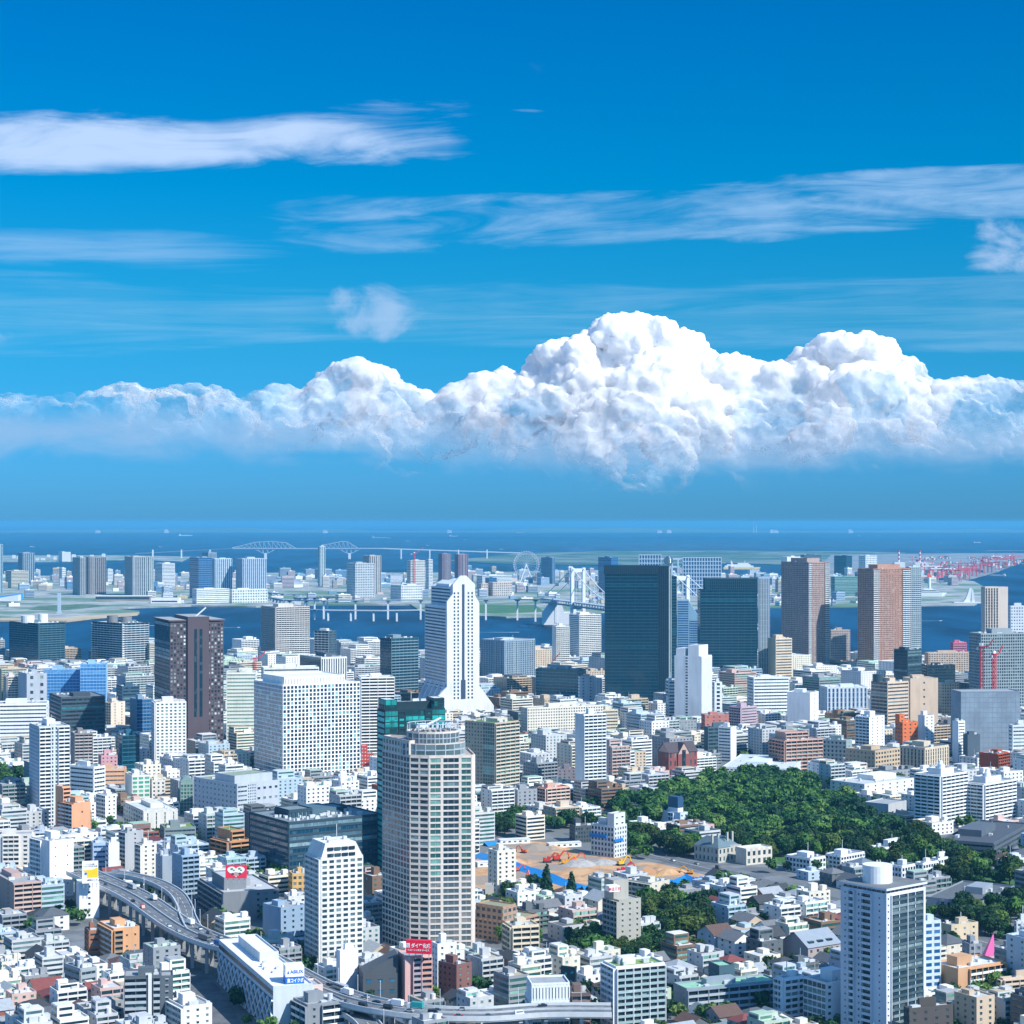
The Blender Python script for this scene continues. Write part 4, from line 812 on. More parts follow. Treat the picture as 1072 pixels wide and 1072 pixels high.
A0 = P(229, 990, 1085); A1 = P(286, 1062, 975); ang = atan2(A1.y - A0.y, A1.x - A0.x); L_ = hypot(A1.x - A0.x, A1.y - A0.y); hh = 23
b = Bld('office_building', (A0.x, A0.y, 0), ang, '#c4ced4', DARKGL, '#dfe5e8', '#e4e6e6'); b.W, b.D, b.Hh = L_, 20, hh
b.vol((0, L_, 0, 20), 0, hh, (('blank',), ('blank',)))
b.sheet.append(((0, 0, 0), .5, L_ - .5, 1, hh - 5.5, -.2, .1, DARKGL, 'glass_wall')); b.sheet.append(((0, 0, 0), .5, L_ - .5, hh - 3.6, hh - 1.4, -.2, .1, DARKGL, 'window_strip'))
q = MB(); nx = int(L_ / 9)
for i in range(nx):
    for j in range(2):
        x0, z0 = i * L_ / nx, 1 + j * 8.1; x1, z1 = (i + 1) * L_ / nx, z0 + 8.1
        q.bar((x0, -.5, z0), (x1, -.5, z1), .9); q.bar((x0, -.6, z1), (x1, -.6, z0), .9)
b.extra['lattice'] = [(q, plain('#cdd8de', .5))]
b.vol((L_ * .1, L_ * .5, 8, 18), hh, hh + 4, (('blank',), ('blank',))); b.rooftop(L_ * .5, L_, 2, 18, hh, 9, False)
b.done('grey office with a white diagonal lattice facade and white roof', 'office building', 'lattice office', footprint=[(0, 0), (L_, 0), (L_, 20), (0, 20)], vis=.9)
H('blue shaded office in front of the dark glass office', 'office building', 'blue shaded office', 275, 294, 320, 952, 1190, '#8ba3ba', ('few', 3.6, 3, 1.4, 1.4), ('blank',), th=40, glass=DARKGL)
H('white low annex with rooftop bins behind the blue shaded office', 'office building', 'white annex', 299, 302, 322, 940, 1290, '#dde1e4', ('few', 3.5, 2, 1.5, 1.3), th=18, depth=14)
H('small yellow fronted building by the dark glass office', 'shop building', 'yellow front shop', 303, 306, 322, 916, 1330, '#d8b070', ('grid', 3.5, 4, .6, .5, .3), th=18, depth=12)
H('tall blank white slab beside the expressway', 'office building', 'blank white slab', 352, 356, 375, 997, 1045, '#e4e7ec', ('blank',), ('blank',), th=40, roofc='#aab0b6', vis=.95)
b = H('dark wedge roofed building with a glass roof garden', 'office building', 'dark wedge building', 376, 380, 417, 1022, 1030, '#4f565c', ('few', 6, 3, 2.4, 1.8), th=10, depth=30, roof=False, finish=False, glass=glassmat('#2a6a8a', .2, .5, '#4fa0c0'))
b.wall.prism([(0, 0.5), (b.W, 0.5), (b.W, 16), (0, 16)], b.Hh + 1, lambda p: b.Hh + (10 if p[0] > 5 else 1.5))
q = MB(); [q.box(1 + i * 2.2, 2.6 + i * 2.2, 18 + (i % 3) * 3, 19 + (i % 3) * 3, b.Hh + 1, b.Hh + 3 + i * .3) for i in range(8)]
b.extra['roof_frame'] = [(q, plain('#cfd6da', .5))]; hdone(b)
b = H('pinkish apartment block carrying the red roof billboard', BK, 'pink billboard block', 418, 424, 452, 1003, 1030, '#cfa6a0', ('multi', [(.28, ('blank',)), (.32, ('balc', 3.0, 4, wallmat('#a9a0a8'))), (.4, ('balc', 3.0, 6, wallmat('#c9998c')))]), ('blank',), th=18, depth=14, roof=False, finish=False, vis=.9)
PINK = b; hdone(b)
H('brown brick block with grey roof right of the pink billboard block', BK, 'brown brick block', 459, 478, 494, 1012, 1045, '#7d5b56', ('few', 3.1, 2, 1.1, 1.2), ('grid', 3.1, 3.4, .4, .45, .2), th=46, roofc='#8d9296')
H('small white building between the two brown blocks', 'office building', 'small white between', 452, 458, 478, 990, 1075, '#e2e5e6', ('few', 3.2, 2, 1.2, 1.2), ('few', 3.2, 2, 1.2, 1.2), th=30)
b = H('brown apartment slab with a dark shaded left side and tan end wing', BK, 'tan wing slab', 496, 531, 563, 966, 1190, '#b0937e', ('balc', 3.1, 5, wallmat('#cbb49c')), ('grid', 3.1, 3.6, .6, .5, .5), th=52, roofc='#8a8f74', finish=False, vis=.85)
b.vol((0.5, b.W * .45, b.D * .15, b.D * .95), b.Hh, b.Hh + 8, (('grid', 3.2, 4, .6, .5, .4), ('grid', 3.2, 4, .6, .5, .4))); hdone(b)
H('cream apartment block with rounded balconies left of the tree row', BK, 'cream balcony block', 530, 536, 564, 971, 1140, '#cbbfa6', ('balc', 3.1, 5, wallmat('#d6cab2')), ('balc', 3.1, 5), th=18, depth=14)
# --- low left foreground
H('brownish apartment block with reddish balconies at the left border', BK, 'left brownish block', -8, 14, 43, 926, 1265, '#b49a92', ('balc', 3.1, 6, wallmat('#c8aea2')), ('few', 3.1, 2, 1.4, 1.3), th=30, vis=.85)
b = H('slim white tower carrying the white and yellow billboard', 'office building', 'slim white billboard tower', 78, 83, 104, 926, 1262, '#ecedf0', ('few', 3.4, 1, 1.4, 1.4), ('blank',), th=20, depth=14, roof=False, finish=False, vis=.9); WHT = b; hdone(b)
b = H('orange tan apartment block with a shaded stair recess', BK, 'orange tan block', 104, 119, 146, 974, 1135, '#d3a176', ('multi', [(.35, ('balc', 3.0, 5, wallmat('#9c8672'))), (.65, ('few', 6, 2, 1.0, 1.1))]), ('balc', 3.0, 3.4, wallmat('#b9c0c0')), th=30, roofc='#c9d0d4', vis=.9)
H('small brown building left of the orange tan block', 'shop building', 'small brown shop', 90, 93, 104, 976, 1150, '#9a6a52', ('ribbon', 3, .4), th=22, depth=12)
b = H('dark grey apartment tower with one white vertical stripe', BK, 'dark striped block', 127, 130, 168, 1024, 965, '#5c666e', ('multi', [(.42, ('balc', 3.0, 4.4, wallmat('#a9b4ba'))), (.10, ('blank',)), (.14, ('balc', 3.0, 4, wallmat('#a9b4ba')))]), th=10, depth=15, glass=APTGL, finish=False)
b.fb(b.trim, (0, 0, 0), b.W * .66, b.W * .76, 0, b.Hh + 1.5, -.1, 1.7); b.trimm = wallmat('#dfe2e4')
b.vol((b.W + .1, b.W + 6, 2, 14), 0, b.Hh - 1, (('few', 3, 1, 1.3, 1.2), ('blank',))); hdone(b)
H('low grey curved fronted building with roof machines', 'office building', 'low machine roof block', 64, 84, 101, 1016, 1085, '#9aa4aa', ('ribbon', 3.6, .4), ('ribbon', 3.6, .4), th=40, depth=18, roofc='#b9bfc2')
b = H('pinkish white office carrying the blue and white roof sign', 'office building', 'blue sign office', 288, 296, 338, 1036, 985, '#dcc9c2', ('few', 3.5, 3, 1.5, 1.3), ('grid', 3.5, 3, .6, .5, .3), th=22, roof=False, finish=False, vis=.95); BLU = b; hdone(b)
b = H('dark grey low office with white balcony bands at the bottom', 'office building', 'banded bottom office', 307, 322, 362, 1054, 962, '#8b9298', ('multi', [(.35, ('few', 3.4, 1, 1.2, 1.2)), (.65, ('balc', 3.2, 6, wallmat('#e4e8e8')))]), ('balc', 3.2, 5, wallmat('#e4e8e8')), th=30)
H('white apartment block with balconies at the bottom left of the pilasters', BK, 'bottom white block', 176, 192, 222, 1056, 955, '#dfe0de', ('few', 3.1, 3, 1.3, 1.2), ('balc', 3.1, 4), th=32)
H('small white block beside the dark striped tower', BK, 'small white beside stripe', 181, 184, 194, 1052, 968, '#dde2e6', ('blank',), th=20, depth=12)
# --- middle
H('white blue apartment tower with a blank grey left side', AP, 'white blue tower', 602, 611, 634, 749, 1800, '#dce4e8', ('balc', 3.1, 5), ('blank',), th=28, glass=APTGL, vis=.88)
H('long cream apartment slab behind the white blue tower', BK, 'long cream slab', 549, 552, 631, 742, 2260, '#dbd5c6', ('grid', 3.2, 3.2, .5, .5, .5), ('grid', 3.2, 3, .4, .5, .2), th=24, depth=18, glass=DARKGL)
H('cream block with a mint barrel roof', BK, 'mint barrel block', 622, 628, 647, 744, 2300, '#cfc4ae', ('ribbon', 3.5, .4), th=20, roofc='#a8cfc0')
b = H('white office tower with a dark dotted seam and twin roof boxes', OF, 'white seam tower', 706, 734, 745, 688, 2350, '#dfe2e4', ('fins', 4, 1.6, .25), ('multi', [(.4, ('blank',)), (.12, ('grid', 3.4, 3, .7, .6, .1)), (.48, ('blank',))]), th=62, glass=DARKGL, finish=False, roof=False, vis=.85)
b.vol((1, b.W * .9, b.D * .1, b.D * .5), b.Hh, b.Hh + 13, (('blank',), ('blank',)), .5); b.vol((1, b.W * .9, b.D * .62, b.D * .95), b.Hh, b.Hh + 9, (('blank',), ('blank',)), .5); hdone(b)
H('dark banded block attached left of the white seam tower', 'office building', 'dark banded annex', 699, 700, 707, 713, 2400, '#d4d9da', ('ribbon', 4, .5), th=5, depth=20, glass=DARKGL)
H('white block with black window boxes right of the seam tower', 'office building', 'black window white block', 745, 748, 756, 715, 2450, '#dfe3e4', ('few', 5, 1, 4, 3), th=10, glass=DARKGL)
H('red brown building with a tall red chimney', 'office building', 'red brown office', 735, 738, 763, 749, 2280, '#b5756a', ('few', 4, 4, 1.6, 1.4), th=10, depth=16)
H('lilac grey flats right of the red brown office', BK, 'lilac flats', 764, 776, 792, 741, 2340, '#b5a2ac', ('ribbon', 3.2, .4), ('balc', 3.2, 4), th=40)
H('white and dark blue ribbon office below the second teal tower', 'office building', 'ribbon white office', 785, 789, 826, 710, 2480, '#dde2e4', ('ribbon', 4, .42), th=12, depth=24, glass=DARKGL, roofc='#c9d2d4')
H('bluish dark office behind the brick church', 'office building', 'bluish dark office', 737, 741, 770, 762, 2130, '#4c6470', ('ribbon', 4, .5), ('blank',), th=22, glass=DARKGL)
H('white walled slim block right of the bluish dark office', 'office building', 'white slim slab', 752, 765, 771, 762, 2080, '#dee2e2', ('blank',), ('ribbon', 3.4, .4), th=58)
H('white building with a big blank wall near the fish shaped shadow', 'office building', 'blank wall white building', 824, 848, 857, 726, 2350, '#e3e7ea', ('few', 5, 1, 1.5, 1.4), ('blank',), th=60)
b = H('white industrial building with ribbed blue front and stepped roofs', 'office building', 'ribbed industrial building', 862, 866, 908, 720, 2500, '#c4d0d6', ('fins', 6, 5, .5), th=10, depth=30, roofc='#d4dadc', glass=BLUEGL)
b = H('office with tan banded front beside a dark side and round tank', OF, 'tan banded office', 912, 929, 951, 715, 2300, '#ccb9a4', ('ribbon', 4, .42), ('curtain', 4, 6, 1.4), th=34, glass=DARKGL, finish=False)
b.extra['tank'] = [(MB().cyl(3, b.D * .7, b.Hh, b.Hh + 9, 6, 16), plain('#34474f', .4))]; hdone(b)
H('tan blank walled wing right of the tan banded office', 'office building', 'tan blank wing', 951, 953, 982, 711, 2340, '#cfb9a2', ('multi', [(.3, ('blank',)), (.4, ('few', 8, 1, 2, 2)), (.3, ('blank',))]), th=10, depth=24)
H('cream old office with an arched top right of the tan wing', 'office building', 'cream old office', 982, 986, 1004, 716, 2420, '#cdb99e', ('grid', 3.6, 3.4, .45, .45, .3), th=12, depth=18)
H('wide building wrapped in grey blue construction sheeting', 'wrapped building', 'sheeted building', 1004, 1006, 1068, 725, 2120, '#7f8f9e', ('grid', 5.2, 5.0, .92, .92, .2), th=8, depth=30, glass=plain('#8495a4', .7, 0, .3, .05), roof=False)
H('white apartment block with balconies in front of the tan banded office', BK, 'white balcony block', 896, 911, 926, 751, 2120, '#dfe3e6', ('few', 3.2, 3, 1.5, 1.3), ('balc', 3.2, 4.5), th=42)
b = H('small orange building with a stepped tower', 'office building', 'small orange building', 937, 945, 961, 757, 2150, '#d1703e', ('few', 4, 3, 2, 1.4), th=30, finish=False)
b.vol((0, 7, 5, 12), b.Hh, b.Hh + 8, (('few', 4, 1, 1.6, 1.4), ('blank',))); hdone(b)
H('white flats with dark arches right of the small orange building', BK, 'white arch flats', 961, 968, 978, 750, 2180, '#dee2e2', ('few', 3.4, 2, 1.6, 1.6), ('blank',), th=36)
H('white slab block with a dark left side near the sheeting', BK, 'dark sided white slab', 997, 1003, 1010, 756, 2080, '#e0e3e5', ('ribbon', 3.3, .35), ('blank',), th=40)
H('pale office with a wide ribbon front at the right border', 'office building', 'pale right border office', 1056, 1060, 1082, 760, 2080, '#cfd6da', ('ribbon', 4, .4), th=14)
b = H('salmon pink stepped apartment complex above the park', BK, 'salmon complex', 806, 822, 861, 776, 1990, '#c09c8c', ('balc', 3.4, 6, wallmat('#c8a696')), ('balc', 3.4, 6, wallmat('#c08670')), th=26, roofc='#8d8f92', finish=False)
b.vol((b.W * .1, b.W * .7, b.D * .25, b.D * .9), b.Hh, b.Hh + 7, (('balc', 3.4, 6, wallmat('#c8a696')), ('blank',))); hdone(b)
H('long grey flat roofed college block behind the park trees', 'college building', 'grey college block', 853, 886, 892, 776, 2050, '#8fa0a2', ('few', 4, 1, 2, 2), ('grid', 4.2, 4.4, .5, .55, .35), th=60, glass=DARKGL)
H('tan college block with a shaded left side', 'college building', 'tan college block', 885, 916, 942, 787, 1960, '#bda88c', ('grid', 4.2, 4.8, .6, .5, .4), ('grid', 4.2, 4.4, .4, .5, .3), th=44, roofc='#85857c')
H('cream ribbed hall right of the tan college block', 'college building', 'cream ribbed hall', 942, 968, 993, 784, 2000, '#cdbfa8', ('fins', 4, 4.4, .42), ('fins', 4, 4.4, .4), th=44, glass=DARKGL, roofc='#70767a')
H('red brick block with stepped roof at the right side', BK, 'red brick right block', 1025, 1044, 1056, 790, 1990, '#a9502f', ('balc', 3.4, 4, wallmat('#a04c30')), ('blank',), th=48)
H('dark shaded garage block left of the red brick block', 'garage', 'dark garage block', 1011, 1013, 1026, 770, 2060, '#51606c', ('blank',), th=10, depth=12)
for (x0, xc, x1, yt, D_, lb, sh_) in ((958, 985, 1012, 813, 1625, 'left one of the two white apartment towers by the park with white roof domes', 'left park tower'), (1004, 1030, 1063, 822, 1640, 'right one of the two white apartment towers by the park, broader and lower', 'right park tower')):
    b = H(lb, AP, sh_, x0, xc, x1, yt, D_, '#d9dedf', ('balc', 2.95, 6.5), ('balc', 2.95, 6.5), th=44, glass=DARKGL, trim='#e6eaeb', roof=False, finish=False, vis=.9)
    b.vol((b.W * .25, b.W * .75, b.D * .25, b.D * .75), b.Hh, b.Hh + 4, (('blank',), ('blank',)))
    b.extra['roof_dome'] = [(MB().cyl(b.W * .42, b.D * .4, b.Hh + 4, b.Hh + 8, 3.2, 12, 2.2).cyl(b.W * .58, b.D * .6, b.Hh + 4, b.Hh + 10, 3, 12, 1.6), plain('#e6e9ea', .5))]; hdone(b)
H('long low white institute block with a red panel beside the park', 'institute building', 'white institute block', 756, 828, 844, 806, 1970, '#d4dde2', ('multi', [(.5, ('blank',)), (.5, ('few', 4, 2, 1.6, 1.6))]), ('grid', 3.8, 3.8, .6, .42, .4), th=74, roofc='#c4cdd0')
H('low white laboratory with roof vents behind the park', 'institute building', 'white laboratory', 869, 905, 958, 822, 1850, '#dcdedc', ('few', 4, 7, 1.6, 1.5), ('few', 4, 5, 1.6, 1.5), th=40, roofc='#b9c0c0', vis=.6)
H('plain grey hall at the park edge below the white laboratory', 'hall', 'plain grey hall', 905, 930, 949, 843, 1770, '#b3b8bc', ('few', 8, 2, 2, 1.5), ('blank',), th=50, roof=False)
H('dark roofed stepped school wing below the park towers', 'school building', 'dark roofed wing', 985, 1040, 1078, 884, 1500, '#5b6670', ('grid', 3.6, 3.6, .6, .5, .5), ('ribbon', 3.6, .4), th=62, roofc='#4a525c', glass=DARKGL)
H('white grid fronted end block of the school', 'school building', 'white grid end block', 1044, 1056, 1078, 902, 1420, '#c4cbd0', ('grid', 3.4, 4, .7, .6, .6), th=40, glass=DARKGL)
# --- right foreground
b = H('tall white grey apartment tower with a white drum on its roof', AP, 'white drum apartment tower', 880, 928, 969, 938, 958, '#ccd2d9', ('multi', [(.10, ('few', 3.05, 1, .8, .8)), (.82, ('balc', 3.05, 5.6, glassmat('#4a5f68', .15, .5, '#a9bcc0', .4), .7)), (.08, ('blank',))]), ('multi', [(.2, ('few', 3.05, 1, .8, .8)), (.12, ('balc', 3.05, 5)), (.16, ('few', 3.05, 1, .9, 1)), (.22, ('balc', 3.05, 5)), (.3, ('few', 3.05, 1, .8, .8))]), th=40, glass=APTGL, trim='#d3d8dc', roofc='#6e7376', finish=False, roof=False, vis=.98)
b.vol((-0.6, b.W + .6, -0.6, b.D + .6), b.Hh + 2.4, b.Hh + 3.4, (('blank',), ('blank',)), 0); b.wm2 = 0
b.vol((1, b.W - 1, 1, b.D - 1), b.Hh, b.Hh + 2.4, (('curtain', 2.4, 3, .2), ('curtain', 2.4, 3, .2)), 0)
b.extra['water_drum'] = [(MB().cyl(b.W * .38, b.D * .52, b.Hh + 3.4, b.Hh + 12, 7.2, 28), plain('#e6e9ea', .5))]; hdone(b)
H('pale blue glass slab tucked behind the white drum tower', 'office building', 'pale blue tucked slab', 964, 968, 985, 966, 1060, '#c4d2da', ('grid', 3.4, 5, .7, .55, .3), th=20, depth=14, glass=BLUEGL)
H('tan apartment block with white balconies and a darker blind left wall', BK, 'tan balcony block', 975, 1003, 1052, 1016, 1055, '#c59c78', ('multi', [(.22, ('blank',)), (.78, ('balc', 3.1, 4.4, wallmat('#dadcd8')))]), ('few', 12, 1, .8, .8), th=32, roofc='#cfd2d2', vis=.95)
b = H('bright white office with stepped glass left side and tall slit windows', 'office building', 'bright white office', 841, 865, 899, 1031, 985, '#e3e6e8', ('multi', [(.2, ('few', 3.2, 1, 1.8, 1.4)), (.35, ('blank',)), (.2, ('fins', 3.2, 2.4, .4)), (.25, ('few', 6.4, 1, 1.8, 1.6))]), ('curtain', 3.2, 3.4, .8), th=34, roofc='#9ca2a4', glass=APTGL)
H('small white stair tower building left of the bright white office', BK, 'small stair tower', 812, 820, 842, 1026, 1000, '#d4dade', ('balc', 3.1, 4), ('balc', 3.1, 4), th=30)
b = H('white apartment block with a grid of glass balconies at the bottom', BK, 'glass balcony block', 629, 645, 696, 1014, 975, '#dcdfe0', ('balc', 3.0, 4.6, glassmat('#9fb8ba', .15, .5, '#d4e2e2', .4)), ('balc', 3.0, 4), th=22, depth=15, roofc='#7c9a5a', vis=.98)
b = H('grey concrete slab tower with paired small windows and roof sign cube', AP, 'grey concrete slab', 633, 648, 671, 944, 1152, '#a8a69c', ('few', 3.05, 3, 1.1, 1.1), ('balc', 3.05, 4, wallmat('#8f9aa2')), th=30, roof=False, finish=False, vis=.95)
b.vol((-.2, 10, b.D * .35, b.D + .1), b.Hh, b.Hh + 11, (('blank',), ('blank',)), .4); CUB = b; hdone(b)
H('cream stepped apartment block behind the grey concrete slab', BK, 'cream stepped block', 656, 682, 701, 926, 1290, '#c9c4b4', ('few', 3.2, 2, 1.3, 1.3), ('balc', 3.2, 5), th=46, vis=.8)
H('long apartment slab with a light green roof', BK, 'green roofed slab', 697, 719, 815, 1037, 1010, '#8c9aa4', ('balc', 3.1, 6, wallmat('#aab4bc')), ('few', 3.1, 2, 1.2, 1.2), th=22, roofc='#8fc0a4', depth=15, vis=.95)
H('dark blue roof house of the green roofed slab, rising from its middle', 'stair house', 'stair house', 747, 753, 769, 1013, 1035, '#44606c', ('few', 6, 1, 2, 1), th=22, depth=12, roofc='#8fc0a4', roof=False)
b = H('white banded building with a corrugated silver top at the bottom', 'office building', 'silver top building', 554, 556, 597, 1048, 972, '#dfe5e8', ('ribbon', 4.2, .35), th=8, depth=18, glass=DARKGL, finish=False, roof=False)
b.vol((0.2, b.W - .2, .2, 17), b.Hh, b.Hh + 7.5, (('fins', 8, 1.6, .3), ('blank',))); hdone(b)
H('brown banded flats right of the silver top building', BK, 'brown banded flats', 596, 598, 618, 1042, 975, '#6f5d58', ('balc', 3.2, 5, wallmat('#8d7a72')), th=8, depth=15)
H('grey museum hall with a row of tall windows at the right', 'museum building', 'grey museum hall', 970, 1026, 1062, 946, 1340, '#8b959e', ('few', 10, 2, 2, 4), ('multi', [(.25, ('blank',)), (.6, ('fins', 9, 4.4, .5)), (.15, ('blank',))]), th=58, roofc='#5d6468', glass=DARKGL)
H('white hotel front with square windows at the right border', BK, 'right border hotel', 1062, 1064, 1082, 966, 1260, '#cfd5da', ('grid', 3.1, 3.2, .5, .5, .3), th=10)
H('tan low apartment house with rooftop stair boxes near the pink cone', BK, 'low tan house block', 986, 996, 1024, 970, 1210, '#c9b89c', ('few', 3.2, 3, 1.4, 1.3), ('blank',), th=28)
H('grey decorated block with round windows beside the pink cone', 'office building', 'round window block', 1012, 1015, 1028, 990, 1150, '#8d949c', ('few', 4, 2, 1.6, 1.8), th=12, depth=10)
H('beige low balcony house at the bottom right corner', BK, 'corner beige house', 1046, 1050, 1090, 1026, 1060, '#c9b6a0', ('balc', 3.1, 5), th=20)
H('brown roofed dark building at the bottom below the white drum tower', 'office building', 'dark bottom building', 946, 952, 998, 1058, 945, '#4e4a48', ('few', 3.4, 4, 1.4, 1.2), th=22, roofc='#c4cace')
# --- centre neighbourhood of the building site
H('grey shaded flats with a mansard maroon roof', BK, 'maroon mansard flats', 582, 584, 603, 806, 1900, '#7f7a80', ('few', 3.2, 4, 1.2, 1.2), th=8, depth=14, roofc='#7a3c48')
H('stepped grey apartment hill left of the maroon mansard', BK, 'stepped grey flats', 548, 562, 583, 800, 1860, '#8d949a', ('balc', 3.2, 4), ('grid', 3.2, 3.6, .5, .5, .3), th=36)
H('red and cream flats with an arched red roof', BK, 'red arched flats', 563, 572, 596, 826, 1740, '#c9a896', ('balc', 3.2, 5, wallmat('#d6c0b2')), ('balc', 3.2, 4), th=34, roofc='#c0504c')
H('dark grey scaffolded block left of the demolition tower', 'wrapped building', 'dark scaffold block', 597, 602, 622, 866, 1560, '#4f555a', ('grid', 3.2, 2.4, .6, .6, .2), th=16, depth=14, roofc='#6b6e70')
b = H('ornate white building half wrapped, standing on the building site', 'office building', 'ornate site building', 619, 643, 656, 866, 1490, '#c9cfd0', ('grid', 3.4, 3.4, .45, .55, .3), ('grid', 3.6, 3.2, .6, .6, .5), th=50, glass=DARKGL, finish=False)
b.vol((0.1, b.W * .9, 0.2, b.D * .3), b.Hh, b.Hh + 9, (('few', 4.5, 2, 2.4, 1.2), ('blank',)))
b.extra['blue_tarp'] = [(MB().box(-1.5, -0.6, b.D * .3, b.D + 1, 14, 16.5).box(-1.5, b.W * .6, -1.5, -.6, 12, 14), plain('#1a76c4', .5))]; hdone(b)
b = H('blue white stepped building with black skylights and a dark tower cube', 'office building', 'skylight stepped building', 692, 712, 720, 852, 1680, '#c9d8e8', ('few', 3.2, 2, 1.4, 1.4), ('multi', [(.4, ('blank',)), (.3, ('balc', 3.2, 4)), (.3, ('blank',))]), th=40, finish=False)
for i in range(5): b.vol((b.W + i * 4, b.W + i * 4 + 3.9, 0, b.D * .8), 0, b.Hh - 3 - i * 3.2, (('few', 3.2, 1, 2.2, 1.2), None), .8); b.extra.setdefault('skylight', []).append((MB().box(b.W + i * 4 + .5, b.W + i * 4 + 3.4, 2, b.D * .7, b.Hh - 2.8 - i * 3.2, b.Hh - 2.2 - i * 3.2), DARKGL))
b.extra['tower_cube'] = [(MB().box(b.W * .2, b.W * .9, b.D * .2, b.D * .7, b.Hh + 4, b.Hh + 13), plain('#2f5272', .5)), (MB().box(b.W * .2, b.W * .9, b.D * .2, b.D * .7, b.Hh + .5, b.Hh + 4), wallmat('#dfe4e8'))]; hdone(b)
b = H('old stone mansion with steep grey roofs and chimneys', 'mansion', 'stone mansion', 727, 752, 776, 888, 1540, '#b3b2a8', ('grid', 5, 4.4, .4, .55, .2), ('grid', 5, 4, .4, .55, .2), th=42, roof=False, finish=False, para=0)
b.extra['mansard_roof'] = [(MB().hip(0, b.W * .5, 0, b.D, b.Hh, 7, .6).hip(b.W * .5, b.W, b.D * .2, b.D * .9, b.Hh, 6, .6), plain('#5c727a', .7))]
b.extra['chimney'] = [(MB().box(b.W * x_, b.W * x_ + 1.4, b.D * .3, b.D * .3 + 1.4, b.Hh, b.Hh + 9) , wallmat('#b3b2a8')) for x_ in (.05, .3, .7, .92)]; hdone(b)
H('pale villa with big arched openings right of the stone mansion', 'villa', 'arched villa', 770, 781, 808, 890, 1500, '#cfc9bc', ('grid', 7, 5, .5, .6, .4), ('blank',), th=30, roofc='#d4d6d4', roof=False)
# brick church like hall with gables
b = H('red brick gothic hall with a dark roof and a tall pointed window', 'brick hall', 'gothic hall', 689, 700, 730, 788, 1960, '#8c524e', ('multi', [(.3, ('few', 9, 2, 1.6, 5)), (.4, ('blank',)), (.3, ('few', 9, 2, 1.6, 5))]), ('few', 9, 2, 1.6, 5), th=30, roof=False, finish=False, para=0)
b.extra['dark_roof'] = [(MB().gable(0, b.W, 0, b.D, b.Hh, 9, .6, 0, 1).gable(b.W * .3, b.W * .7, -1.5, b.D * .5, b.Hh - 2, 11, .4, 0, 1, 'y'), [plain('#4a4248', .8), wallmat('#c9a89c')])]
b.extra['gothic_window'] = [(MB().box(b.W * .44, b.W * .56, -1.9, 0, 5, b.Hh + 2), DARKGL)]
b.wall.box(b.W * .3, b.W * .7, -1.5, 1, 0, b.Hh - 2); hdone(b)
b = H('curved grey roofed hall with rows of slanted skylights', 'hall', 'curved roof hall', 818, 846, 880, 992, 1130, '#a89d9c', ('few', 5, 5, 1.6, 1.6), ('blank',), th=34, roof=False, finish=False, para=0)
b.extra['metal_roof'] = [(MB().gable(0, b.W, 0, b.D, b.Hh, 7, .6, 0, 1), [plain('#8d98a2', .5), wallmat('#a89d9c')])]
b.extra['skylight'] = [(MB().box(b.W * .1 + i * 7, b.W * .1 + i * 7 + 4, 2 + j * 6, 5 + j * 6, b.Hh + 1 + j * 2, b.Hh + 2.6 + j * 2.2), DARKGL) for i in range(3) for j in range(2)]; hdone(b)
# white pavilion row right of the avenue
for i, (x0, xc, x1, yt, D_) in enumerate(((823, 848, 864, 900, 1420), (864, 880, 905, 897, 1440), (905, 918, 958, 890, 1470), (930, 944, 958, 908, 1385), (958, 966, 982, 905, 1400), (975, 982, 998, 900, 1420))):
    lb = ['leftmost white box house of the terraced campus', 'second white box house of the terraced campus with a shaded court', 'white upper terrace of the campus with a blue wall', 'white cube room in the middle of the terraced campus', 'white cube room next to the glazed end of the campus', 'glazed right end room of the terraced campus'][i]
    H(lb, 'campus building', 'campus box', x0, xc, x1, yt, D_, '#dde1e3', ('grid', 3.6, 3.2, .7, .6, .5), ('grid', 3.6, 3.2, .7, .6, .5), th=42, glass=DARKGL, roofc='#8e979d')
# ------------------------------------------------------------------ landmarks, bridges, port, ships
white = plain('#dfe3e5', .5); steel = plain('#9fb0bc', .5); red = plain('#c8303c', .5); orange = plain('#d0552c', .5)
def L(a, b, t): return a + (b - a) * t
